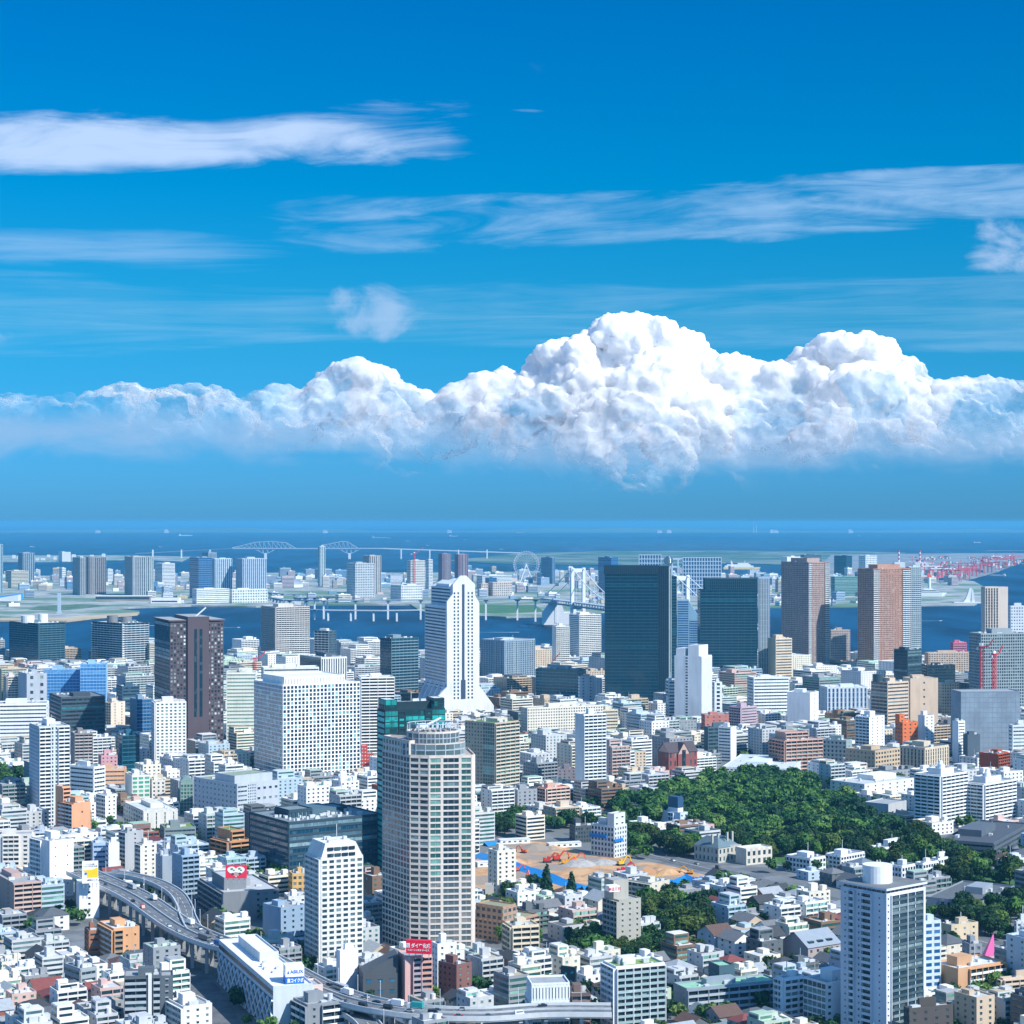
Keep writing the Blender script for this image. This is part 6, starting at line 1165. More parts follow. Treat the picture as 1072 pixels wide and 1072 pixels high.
def excavator(x, y, colr, label, s=1.0, rz=0.0):
    g = G(x, y, .12); o = empty('excavator', g, rz); tag(o, label, 'excavator'); m_ = plain(colr, .45); dk = plain('#2a2c2e', .7)
    for yy in (-1.5, 1.0): MB().prism([(-2.2 * s, yy * s), (2.2 * s, yy * s), (2.2 * s, (yy + .6) * s), (-2.2 * s, (yy + .6) * s)], 0, 1 * s).build('track', dk, o)
    MB().box(-2 * s, 1.4 * s, -1.3 * s, 1.3 * s, 1.05 * s, 2.3 * s).box(-2.3 * s, -1.2 * s, -1.2 * s, 1.2 * s, 1.2 * s, 2.9 * s).build('body', m_, o); c_ = MB().box(.1 * s, 1.5 * s, .1 * s, 1.3 * s, 2.3 * s, 3.4 * s).build('cab', m_, o); MB().box(.3 * s, 1.54 * s, .2 * s, 1.34 * s, 2.6 * s, 3.2 * s).build('window', DARKGL, c_)
    MB().bar((1.2 * s, -.4 * s, 2 * s), (4.2 * s, -.4 * s, 5.6 * s), .7 * s).bar((4.2 * s, -.4 * s, 5.6 * s), (6.2 * s, -.4 * s, 5 * s), .6 * s).build('boom', m_, o); MB().bar((6.2 * s, -.4 * s, 5 * s), (7.4 * s, -.4 * s, 1.6 * s), .5 * s).build('stick', m_, o); MB().prism([(6.8 * s, -1 * s), (8 * s, -1 * s), (8 * s, .2 * s), (6.8 * s, .2 * s)], .4 * s, 1.7 * s, top=[(7 * s, -1 * s), (7.8 * s, -1 * s), (7.8 * s, .2 * s), (7 * s, .2 * s)]).build('bucket', dk, o)
for a in ((573, 903, '#b23428', 'dark red excavator at the left of the machine group', 1.27, .2), (583, 901, '#c63c2a', 'red excavator between the dark red and the yellow one', 1.27, .3), (592, 905, '#e0a020', 'yellow excavator left of the orange one', 1.16, .1), (600, 903, '#e2582a', 'bright orange excavator right of the yellow one', 1.27, .0), (650, 906, '#e0b020', 'yellow excavator below the ornate site building', 1.22, .6),
          (651, 915, '#c81e3c', 'crimson excavator with a long low boom', 1.40, .3), (548, 893, '#d0482c', 'orange excavator alone at the upper left of the site', 0.93, 2.6), (555, 920, '#e0602c', 'orange excavator beside the left blue slope', 0.93, 2.0), (541, 912, '#d8502c', 'small orange excavator at the lower left of the site', 0.87, .4), (722, 915, '#d89a2a', 'yellow excavator at the right tip of the site', 0.98, 2.9), (684, 922, '#d9a93a', 'yellow excavator before the right blue sheeting', 0.93, .2)): excavator(*a)
for i, (x, y, L0, lb) in enumerate(((500, 908, 30, 'white site hut row at the left edge of the site'), (524, 884, 24, 'white site hut row at the back of the site'), (575, 888, 26, 'long white site cabin behind the red excavators'), (748, 934, 30, 'white flat hall right of the site tip'))):
    o = empty('site_cabin', G(x, y, .12), .3); tag(o, lb, 'site cabin'); MB().box(0, L0, 0, 7, 0, 3.2 if i < 3 else 7).build('wall', wallmat('#e2e4e4'), o); MB().box(-.3, L0 + .3, -.3, 7.3, 3.2 if i < 3 else 7, 3.5 if i < 3 else 7.4).build('roof', plain('#d4d8da', .6), o)
    for k in range(5): MB().box(2 + k * L0 / 5.5, 4 + k * L0 / 5.5, -.08, .1, 1.2, 2.3).build('window', DARKGL, o)
b = H('plain cylinder tank of concrete at the site edge behind the tan wing slab', 'tank', 'site tank', 507, 508, 517, 928, 1330, '#b9b6ae', ('blank',), th=0, depth=8, roof=False)
# pink cone
a = G(1034, 1012, 0); D_ = 1150; a = P(1035, 1000, D_); o = empty('cone_pavilion', (a.x, a.y, 0)); tag(o, 'bright pink and white cone rising beside the round window block', 'pavilion'); MB().box(-3, 3, -3, 3, 0, a.z).build('base', wallmat('#c9ccd0'), o)
MB().prism([(-3, -3), (3, -3), (3, 3), (-3, 3)], a.z, a.z + 12, top=[(2.4, -.2), (2.8, -.2), (2.8, .2), (2.4, .2)]).build('cone', plain('#f06aa8', .5, 0, .05), o)

# ------------------------------------------------------------------ elevated expressway
HWZ = 17.0
def catmull(ps, n=6):
    out = []
    for i in range(len(ps) - 1):
        p0, p1, p2, p3 = ps[max(0, i - 1)], ps[i], ps[i + 1], ps[min(len(ps) - 1, i + 2)]
        for k in range(n):
            t = k / n; out.append(.5 * ((2 * p1) + (p2 - p0) * t + (2 * p0 - 5 * p1 + 4 * p2 - p3) * t * t + (3 * p1 - p0 - 3 * p2 + p3) * t ** 3))
    return out + [ps[-1]]
def offs(ps, d):
    out = []
    for i, p_ in enumerate(ps):
        a = ps[max(0, i - 1)]; c_ = ps[min(len(ps) - 1, i + 1)]; t = (c_ - a).normalized(); out.append(p_ + Vector((-t.y, t.x, 0)) * d)
    return out
def strip(A, B, q, z=0.0, mi=0):
    for i in range(len(A) - 1): q.poly([(A[i].x, A[i].y, A[i].z + z), (A[i + 1].x, A[i + 1].y, A[i + 1].z + z), (B[i + 1].x, B[i + 1].y, B[i + 1].z + z), (B[i].x, B[i].y, B[i].z + z)], mi)
def solid(ps, d0, d1, z0, z1):
    A, B = offs(ps, d0), offs(ps, d1); q = MB(); strip(A, B, q, z1); strip(B, A, q, z0)
    for S_ in ((A, 0), (B, 1)):
        for i in range(len(ps) - 1):
            f = [(S_[0][i].x, S_[0][i].y, S_[0][i].z + z0), (S_[0][i + 1].x, S_[0][i + 1].y, S_[0][i + 1].z + z0), (S_[0][i + 1].x, S_[0][i + 1].y, S_[0][i + 1].z + z1), (S_[0][i].x, S_[0][i].y, S_[0][i].z + z1)]
            q.poly(f)
    return q
conc = plain('#a9adad', .8, 0, .2, .15); dasph = groundmat('deck_asphalt', '#5c6268', '#6d7378', 0.2)
def expressway(label, pix, z, half, piers=True, pstep=15, dual=True):
    ps = catmull([G(x, y, z) for x, y in pix]); o = empty('elevated_expressway', (0, 0, 0)); base = ps[0].copy(); base.z = 0; o.location = base; ps = [p_ - base for p_ in ps]; tag(o, label, 'expressway')
    solid(ps, -half, half, -1.8, 0).build('deck', conc, o); q = MB(); strip(offs(ps, -half + .5), offs(ps, half - .5), q, .03); q.build('asphalt', dasph, o)
    for s_ in (-1, 1): solid(ps, s_ * half - .25, s_ * half + .25, -1.2, 1.1).build('barrier', plain('#c3c9cc', .6), o)
    if dual: solid(ps, -.3, .3, .03, .9).build('median', plain('#b9bfc2', .6), o)
    q = MB(); lanes = (-half * .55, half * .55) if dual else (0,)
    for d in lanes:
        A, B = offs(ps, d - .12), offs(ps, d + .12)
        for i in range(0, len(ps) - 1, 2): q.poly([(A[i].x, A[i].y, A[i].z + .05), (A[i + 1].x, A[i + 1].y, A[i + 1].z + .05), (B[i + 1].x, B[i + 1].y, B[i + 1].z + .05), (B[i].x, B[i].y, B[i].z + .05)])
    for d in (-half + 1, half - 1): strip(offs(ps, d - .1), offs(ps, d + .1), q, .05)
    q.build('lane_marking', plain('#e2e4e4', .6), o)
    acc = 0
    if piers:
        for i in range(len(ps) - 1):
            acc += (ps[i + 1] - ps[i]).length
            if acc > pstep:
                acc = 0; p_ = ps[i]; t = (ps[i + 1] - ps[i]).normalized(); n_ = Vector((-t.y, t.x, 0)); q = MB()
                q.bar(tuple(p_ + n_ * (half - 1) + Vector((0, 0, -2.6))), tuple(p_ - n_ * (half - 1) + Vector((0, 0, -2.6))), 1.8, 1.7)
                for s_ in (-.62, .62): c_ = p_ + n_ * half * s_; q.box(c_.x - .9, c_.x + .9, c_.y - .9, c_.y + .9, -p_.z * 0, p_.z - 2.5)
                q.build('pier', conc, o)
    for i in range(4, len(ps) - 2, 5):
        p_ = offs(ps, half)[i]; MB().bar(tuple(p_), tuple(p_ + Vector((0, 0, 9))), .25).bar(tuple(p_ + Vector((0, 0, 9))), tuple(p_ + Vector((0, -2, 9.3))), .3).build('lamp_post', plain('#c9ced2', .5), o)
    return [p_ + base for p_ in ps]
MAIN = [(84, 912), (104, 921), (128, 931), (150, 943), (170, 957), (188, 969), (208, 979), (230, 987), (252, 993), (285, 1008), (320, 1027), (345, 1038), (372, 1047), (410, 1055), (455, 1060), (510, 1061), (570, 1057), (640, 1057)]
hw = expressway('curving elevated expressway on concrete piers left of the lattice office', MAIN, HWZ, 9.5)
hw2 = expressway('short expressway slip road looping behind the main curve', [(112, 913), (140, 917), (165, 924), (184, 935), (193, 948), (197, 960), (203, 972)], 17.25, 4.5, True, 15, False)
hw3 = expressway('lower expressway branch dropping out at the bottom edge', [(338, 1046), (362, 1056), (384, 1070), (398, 1092)], 12.0, 5.5, True, 15, False)
HWP = [tuple(p_[:2]) for p_ in hw]; HWP2 = [tuple(p_[:2]) for p_ in hw2 + hw3]
# vehicles
def vehicle(loc, ang_, kind, colr, label, group):
    o = empty(kind, loc, ang_); tag(o, label, {'car': 'car', 'van': 'van', 'truck': 'truck', 'bus': 'bus'}[kind], group); m_ = plain(colr, .35, 0, .03); dk = plain('#1c1e20', .6)
    if kind == 'car':
        MB().box(-2.2, 2.2, -.9, .9, .35, .95).build('body', m_, o); MB().prism([(-1.6, -.8), (1.1, -.8), (1.1, .8), (-1.6, .8)], .95, 1.45, top=[(-1.1, -.7), (.5, -.7), (.5, .7), (-1.1, .7)]).build('cabin', DARKGL, o); wb = (-1.4, 1.4)
    elif kind == 'van': MB().prism([(-2.4, -.95), (2.4, -.95), (2.4, .95), (-2.4, .95)], .4, 2.1, top=[(-2.4, -.9), (1.5, -.9), (1.5, .9), (-2.4, .9)]).build('body', m_, o); MB().box(-1.8, 1.4, -.98, .98, 1.3, 1.8).build('window', DARKGL, o); wb = (-1.5, 1.5)
    elif kind == 'truck': MB().box(-4.4, 1.6, -1.2, 1.2, 1.0, 3.6).build('cargo_box', m_, o); MB().box(1.9, 3.8, -1.1, 1.1, .6, 2.7).build('cab', plain('#dfe3e6', .4), o); MB().box(2.9, 3.84, -1.0, 1.0, 1.7, 2.4).build('window', DARKGL, o); wb = (-3.2, 2.8)
    else: MB().box(-5.4, 5.4, -1.25, 1.25, .5, 3.1).build('body', m_, o); MB().box(-5, 5.44, -1.29, 1.29, 1.7, 2.5).build('window', DARKGL, o); wb = (-3.6, 3.6)
    for x_ in wb:
        for y_ in (-.9, .75): MB().cyl(0, 0, 0, .22, .36, 10).build('wheel', dk, o, loc=(x_, y_ + .2, .36)).rotation_euler = (radians(90), 0, 0)
r = random.Random(31)
CN = [('white', '#e4e6e8'), ('silver', '#aab0b4'), ('black', '#1c1e22'), ('dark blue', '#20385c'), ('red', '#a82828'), ('grey', '#6c7074')]
POS = ['just past the white billboard tower', 'early on the curve', 'at the start of the bend', 'in the middle of the bend', 'past the slip road merge', 'just before the lattice office', 'near the blank white slab', 'below the dark wedge building', 'below the pink billboard block', 'at the bottom right end']
k_ = 0
for i in range(3, len(hw) - 6, 3):
    for side in (-1, 1):
        if r.random() < .3: continue
        p_ = offs(hw, side * r.choice([2.8, 6.4]))[i]; t = hw[i + 1] - hw[i]; an = atan2(t.y, t.x) + (pi if side > 0 else 0); cn, ch = r.choice(CN); kd = r.choices(['car', 'van', 'truck', 'bus'], [.62, .16, .18, .04])[0]
        if kd == 'truck': cn, ch = r.choice([('white', '#e4e6e8'), ('turquoise', '#2a9a9a'), ('blue', '#2a5aa0')])
        lb = f'{cn} {kd} on the {"inner" if side > 0 else "outer"} lanes of the expressway {POS[min(9, i * 10 // len(hw))]}'
        while lb in LABELS: lb = lb.replace('expressway', 'raised expressway') if 'raised' not in lb else lb + ' again'
        if 'again' in lb: continue
        LABELS.add(lb); vehicle((p_.x, p_.y, HWZ + .06), an, kd, ch, lb, 'vehicles on the elevated expressway')
for i in range(16):
    t = (i + .5) / 16 * (len(AVE) - 2.2); j = int(t); a_, c_ = G(*AVE[j]), G(*AVE[j + 1]); p_ = a_ + (c_ - a_) * (t - j); d = (c_ - a_).normalized(); p_ += Vector((-d.y, d.x, 0)) * r.choice([-6, -3, 3, 6]); cn, ch = CN[i % 6]
    sp = ['behind the ornate building', 'behind the site', 'at the site corner', 'by the site trees', 'near the mansion', 'before the mansion', 'past the villa', 'beside the campus rooms', 'below the campus', 'beside the old quarter', 'near the curved hall', 'right of the campus', 'near the museum', 'past the museum', 'by the drum tower', 'beyond the drum tower'][i]
    vehicle((p_.x, p_.y, .17), atan2(d.y, d.x), 'car' if i % 4 else 'van', ch, f'{cn} {"car" if i % 4 else "van"} driving on the avenue {sp}', 'cars on the avenue')
# ------------------------------------------------------------------ roof signs
def text(body, size, mat, parent, loc, name='lettering', sx=1.0, bold=0.0):
    c_ = bpy.data.curves.new('lettering', 'FONT'); c_.body = body; c_.size = size; c_.extrude = .05; c_.align_x = 'CENTER'; c_.align_y = 'CENTER'; c_.offset = bold
    t_ = bpy.data.objects.new('tmp', c_); col.objects.link(t_); bpy.context.view_layer.update()
    me = bpy.data.meshes.new_from_object(t_.evaluated_get(bpy.context.evaluated_depsgraph_get())); bpy.data.objects.remove(t_)
    me.materials.clear(); me.materials.append(mat); o = bpy.data.objects.new(name, me); col.objects.link(o); o.parent = parent; o.location = loc; o.rotation_euler = (radians(90), 0, 0); o.scale = (sx, 1, 1); return o
def signbox(x0, x1, y0, y1, D, label, panels, th=8, deep=3.0, frame=True, posts=3.0):
    a = P(x0, y1, D); sc = D / F; W_ = (x1 - x0) * sc / cos(radians(th)); H_ = (y1 - y0) * sc; o = empty('billboard', a, radians(th)); tag(o, label, 'billboard')
    z = 0
    for fr_, colr in panels: MB().box(0, W_, 0, deep, z * H_, (z + fr_) * H_).build('panel', plain(colr, .5, 0, .02), o); z += fr_
    for k in range(4): MB().bar((W_ * (.1 + k * .27), deep / 2, -posts), (W_ * (.1 + k * .27), deep / 2, 0), .3).build('post', steel, o)
    return o, W_, H_
wl = plain('#f2f2f2', .5, 0, .02); bl = plain('#1460b8', .5, 0, .02)
o, W_, H_ = signbox(425, 451, 984, 998, 1028, 'red roof billboard with white lettering above the pinkish block', [(1, '#e0163c')], th=-10)
text('国 ダイワ化成', H_ * .36, wl, o, (W_ / 2, -.08, H_ * .58), sx=.82, bold=.06); text('リ-ス・レンタル サービス', H_ * .16, wl, o, (W_ / 2, -.08, H_ * .26), sx=.9, bold=.03)
o, W_, H_ = signbox(299, 318, 1012, 1032, 983, 'white and blue roof sign with a blue triangle mark', [(.45, '#1464c0'), (.55, '#eef1f4')], th=14, deep=9)
text('ASILIX', H_ * .24, bl, o, (W_ * .6, -.08, H_ * .70), bold=.05); text('東コイクボ', H_ * .24, wl, o, (W_ * .52, -.08, H_ * .24), sx=.72, bold=.05)
MB().poly([(W_ * .08, -.09, H_ * .6), (W_ * .2, -.09, H_ * .6), (W_ * .14, -.09, H_ * .8)]).build('mark', bl, o)
o, W_, H_ = signbox(86, 102, 902, 925, 1255, 'white and yellow billboard on the slim white tower by the expressway', [(1, '#f0f0ee')], th=14, deep=2)
q = MB().poly([(W_ * .02, -.07, H_ * .6), (W_ * .3, -.07, H_ * .42), (W_ * .3, -.07, H_ * .26), (W_ * .98, -.07, H_ * .26), (W_ * .98, -.07, H_ * .72), (W_ * .6, -.07, H_ * .62)]); q.build('yellow_field', plain('#f4c81e', .5, 0, .02), o)
q = MB(); q.poly([(W_ * .22 + W_ * .09 * cos(2 * pi * k / 16), -.1, H_ * .44 + W_ * .09 * sin(2 * pi * k / 16)) for k in range(16)]); q.build('blue_dot', plain('#1a7ad0', .5), o)
q = MB(); q.poly([(W_ * .36 + W_ * .05 * cos(2 * pi * k / 12), -.1, H_ * .14 + W_ * .05 * sin(2 * pi * k / 12)) for k in range(12)]); q.build('small_blue_dot', plain('#1a7ad0', .5), o)
gr_ = plain('#5a5e62', .5); text('一二三の家', H_ * .08, gr_, o, (W_ * .5, -.1, H_ * .86)); text('くらしの大きな店', H_ * .08, gr_, o, (W_ * .5, -.1, H_ * .77)); text('駅前ビル 5F', H_ * .08, gr_, o, (W_ * .66, -.1, H_ * .14))
o, W_, H_ = signbox(236, 258, 906, 919.5, 1235, 'red billboard with a white heart on the dark grey office roof', [(1, '#e8304e')], th=2, deep=2)
hp = [(16 * sin(t) ** 3 / 17, (13 * cos(t) - 5 * cos(2 * t) - 2 * cos(3 * t) - cos(4 * t)) / 17) for t in [2 * pi * k / 40 for k in range(40)]]
MB().poly([(W_ * (.5 - x * .44), -.07, H_ * (.56 + y * .5)) for x, y in hp][::-1]).build('heart', wl, o)
for (cx_, cz_, rr, hx) in ((.5, .32, .15, '#c9a49a'), (.34, .34, .08, '#7a3a50'), (.68, .36, .08, '#7a3050'), (.3, .72, .07, '#4a8a5a'), (.4, .62, .05, '#5a7a6a'), (.66, .74, .07, '#4a9a60'), (.74, .62, .05, '#2f6a4a')):
    MB().poly([(W_ * cx_ + W_ * rr * cos(2 * pi * k / 14), -.11, H_ * cz_ + H_ * rr * 1.1 * sin(2 * pi * k / 14)) for k in range(14)]).build('picture_patch', plain(hx, .5), o)
o, W_, H_ = signbox(638, 649, 928, 934, 1149, 'white roof sign with red marks on the grey concrete slab cube', [(1, '#eef0f0')], th=22, deep=6, posts=0.5)
text('●日三日', H_ * .62, red, o, (W_ * .5, -.08, H_ * .46), bold=.05)
o, W_, H_ = signbox(587, 602, 1011, 1031, 1005, 'dark teal screen like billboard at the bottom of the old quarter', [(1, '#0d2a36')], th=-30, deep=1.5, posts=12)
tl_ = plain('#1a8a9a', .4, 0, .02); rr_ = random.Random(4)
for k in range(9): x_ = rr_.uniform(.05, .8); z_ = rr_.uniform(.08, .8); MB().box(W_ * x_, W_ * (x_ + rr_.uniform(.06, .15)), -.06, 0, H_ * z_, H_ * (z_ + rr_.uniform(.05, .16))).build('picture_patch', tl_, o)
o, W_, H_ = signbox(572, 586, 1024, 1031, 1000, 'mint green and white shop board left of the dark teal billboard', [(.75, '#18b080'), (.25, '#e8ecea')], th=12, deep=1, posts=6)
text('グリーンライフ', H_ * .4, wl, o, (W_ * .55, -.08, H_ * .4), sx=.75)
# ------------------------------------------------------------------ ordinary town between the named buildings
def segd(p, a, b):
    ax, ay = a; bx, by = b; dx, dy = bx - ax, by - ay; t = max(0, min(1, ((p[0] - ax) * dx + (p[1] - ay) * dy) / (dx * dx + dy * dy + 1e-9)))
    return hypot(p[0] - ax - t * dx, p[1] - ay - t * dy)
def nearline(p, line, d): return any(segd(p, a, b) < d for a, b in zip(line, line[1:]))
FPS = [(fp, sum(q[0] for q in fp) / len(fp), sum(q[1] for q in fp) / len(fp), max(hypot(q[0] - fp[0][0], q[1] - fp[0][1]) for q in fp)) for *_, fp in HEROES if _[-1] < 4000]
TREES1 = pxpoly([(582, 990), (632, 986), (634, 1008), (592, 1012)])
TREES2 = pxpoly([(600, 1010), (640, 990), (700, 985), (745, 1000), (700, 1012), (650, 1012)])
TREES3 = pxpoly([(672, 950), (700, 948), (745, 960), (740, 985), (700, 985), (672, 970)])
TREES4 = pxpoly([(503, 872), (520, 862), (548, 858), (552, 868), (528, 876), (508, 884)])
TREES5 = pxpoly([(-10, 815), (22, 815), (24, 852), (-10, 860)])
TREES6 = pxpoly([(1020, 960), (1075, 950), (1085, 1000), (1035, 995), (985, 975), (940, 985), (950, 965)])
TREES7 = pxpoly([(660, 880), (690, 884), (722, 892), (740, 899), (720, 900), (668, 890)])
TREES8 = pxpoly([(560, 868), (600, 862), (640, 868), (655, 880), (610, 876)])
CLEAR = [SITE, PARK, TREES1, TREES2, TREES3, TREES4, TREES5, TREES6, TREES7, TREES8]
# picture-space areas of open ground that ordinary houses must not stand in front of: (polygon px)
OPEN = [[(500, 882), (575, 876), (660, 893), (735, 912), (735, 925), (600, 936), (500, 930)], [(660, 850), (700, 832), (800, 805), (860, 820), (960, 870), (1060, 910), (1050, 925), (830, 895), (700, 870)], [(100, 918), (150, 940), (190, 968), (228, 985), (228, 996), (190, 990), (150, 965), (104, 930)],
        [(655, 893), (730, 905), (800, 922), (800, 928), (655, 905)], [(345, 1038), (400, 1050), (500, 1056), (500, 1066), (380, 1066)]]
OPEND = [1300, 1450, 1190, 1400, 990]
WCOL = [('white', '#dedfde', 11), ('cream', '#d8d2c2', 4), ('light grey', '#bcc0c2', 6), ('grey', '#90959a', 4), ('beige', '#bfae98', 1.8), ('brown', '#7c6454', .9), ('brick red', '#8c5a4e', .3), ('pinkish', '#c4aaa2', .9), ('pale blue', '#a9bccb', 3), ('dark grey', '#62696e', 1.1), ('pale green', '#b4c4b4', .8), ('ochre', '#b3a078', .15)]
RCOL = [('grey', '#a2a6a8'), ('white', '#d6d9d9'), ('pale grey', '#c4c8c9'), ('white', '#d6d9d9'), ('pale green', '#9dbba6'), ('dark', '#5d6164'), ('silver', '#b8bfc2'), ('tan', '#b5a992')]
PCOL = [('dark grey', '#565c62'), ('blue grey', '#6a7886'), ('brown', '#5f4a42'), ('black', '#3a3f44'), ('silver', '#9aa2a8'), ('grey', '#6c7074'), ('dark grey', '#3c4146'), ('dull red', '#7c4440')]
r = random.Random(101); ROT = radians(31); specs = []
def wchoice(l): return r.choices(l, [q[2] for q in l])[0]
def zone(x, y):
    if y > 1000 and x < 120: return 'low'
    if y > 1010 and x < 300: return 'mix'
    if 560 < x < 1000 and y > 930: return 'house'
    if x < 560 and y > 960: return 'mix'
    return 'mid'
def band(D0, D1, cell):
    c, s = cos(ROT), sin(ROT); R = D1 * 1.1
    n_ = int(R / cell) + 2
    for i in range(-n_, n_):
        for j in range(-n_, n_ * 2):
            u = (i + (i // 3) * .28) * cell; v = (j + (j // 4) * .3) * cell; X_, Y_ = u * c - v * s, u * s + v * c
            if not (D0 <= Y_ < D1): continue
            x, y = px((X_, Y_, 0))
            if x < -25 or x > 1100: continue
            yield X_, Y_, x, y, cell
def candidates():
    yield from band(905, 1120, 17.5); yield from band(1120, 1400, 19.5); yield from band(1400, 1900, 26); yield from band(1900, 2600, 36); yield from band(2600, 3430, 50)
MAXH = {}
for X_, Y_, x, y, cell in candidates():
    z_ = zone(x, y)
    if z_ in ('mix', 'mid') and cell < 20 and r.random() < .22: continue
    w_ = cell * r.uniform(.62, .9); d_ = cell * r.uniform(.6, .88); c, s = cos(ROT), sin(ROT)
    P0 = (X_, Y_); cen = (X_ + w_ / 2 * c - d_ / 2 * s, Y_ + w_ / 2 * s + d_ / 2 * c); rad = hypot(w_, d_) / 2
    pts4 = [(X_ + a * c - b_ * s, Y_ + a * s + b_ * c) for a, b_ in ((0, 0), (w_, 0), (w_, d_), (0, d_))]
    if any(inside(p_, poly) for poly in CLEAR for p_ in pts4 + [cen]): continue
    if nearline(cen, HWP, 12 + rad * .8) or nearline(cen, HWP2, 7 + rad * .8) or nearline(cen, AVW, 13 + rad * .7) or nearline(cen, STW, 12 + rad * .7): continue
    bad = False
    for fp, fx, fy, fr_ in FPS:
        if hypot(cen[0] - fx, cen[1] - fy) > fr_ + rad + 4: continue
        if inside(cen, fp) or any(inside(p_, fp) for p_ in pts4) or any(segd(p_, fp[k - 1], fp[k]) < 2.0 for p_ in pts4 for k in range(len(fp))) or any(segd(q_, pts4[k - 1], pts4[k]) < 2.0 for q_ in fp for k in range(4)): bad = True; break
    if bad: continue
    if z_ == 'house': h = r.choice([5.6, 6.2, 8.6, 8.6]) if r.random() < .68 else r.uniform(10, 19)
    elif z_ == 'low': h = r.choice([8, 9, 11, 14])
    elif z_ == 'mix': h = r.choice([8, 11, 14, 17, 21, 26])
    elif Y_ < 1500: h = r.choice([10, 13, 16, 20, 25, 30])
    elif Y_ < 2300: h = r.choice([10, 14, 18, 24, 30, 38])
    elif Y_ < 2900: h = r.choice([14, 20, 26, 34, 46])
    else: h = r.choice([14, 20, 28, 36, 48])
    x0, x1 = min(px((p_[0], p_[1], 0))[0] for p_ in pts4), max(px((p_[0], p_[1], 0))[0] for p_ in pts4)
    lim = h
    for sn, hx0, hx1, hyt, hyb, hD, fp in HEROES:
        if hD > Y_ + 3 and hx0 < x1 and hx1 > x0:
            lim = min(lim, CAMZ - (hyb - HOR) * Y_ / F)
    for poly, oD in zip(OPEN, OPEND):
        if Y_ < oD:
            for hh in (lim, lim * .75, lim * .5, 6):
                yt_ = px((cen[0], cen[1], hh))[1]
                if any(inside((xx, yt_ + k), poly) for xx in (x0, (x0 + x1) / 2, x1) for k in (0, 6, 14)): lim = hh * .72
    h = min(h, lim)
    if h < 4.2: continue
    if h < 7: h = max(5.2, h)
    specs.append(dict(x=x, y=y, X=X_, Y=Y_, w=w_, d=d_, h=h, z=z_, x0=x0, x1=x1))
print('fillers', len(specs))
SHARED = {}
def spec_kind(s):
    if s['z'] == 'house' and s['h'] < 9.5: return 'house'
    if s['h'] < 9.5 and s['Y'] < 1500: return 'house'
    return 'apartment_block' if r.random() < .55 else 'office_building'
for s in specs:
    s['kind'] = spec_kind(s); s['wc'] = wchoice(WCOL); s['rc'] = r.choice(RCOL); s['pc'] = r.choice(PCOL); s['gable'] = s['kind'] == 'house' and (r.random() < .72); s['style'] = r.random(); s['seed'] = r.random(); s['axis'] = r.choice('xy')
    s['score'] = (s['x1'] - s['x0']) * s['h'] / s['Y'] * (1 if -5 < s['x'] < 1075 else .05)
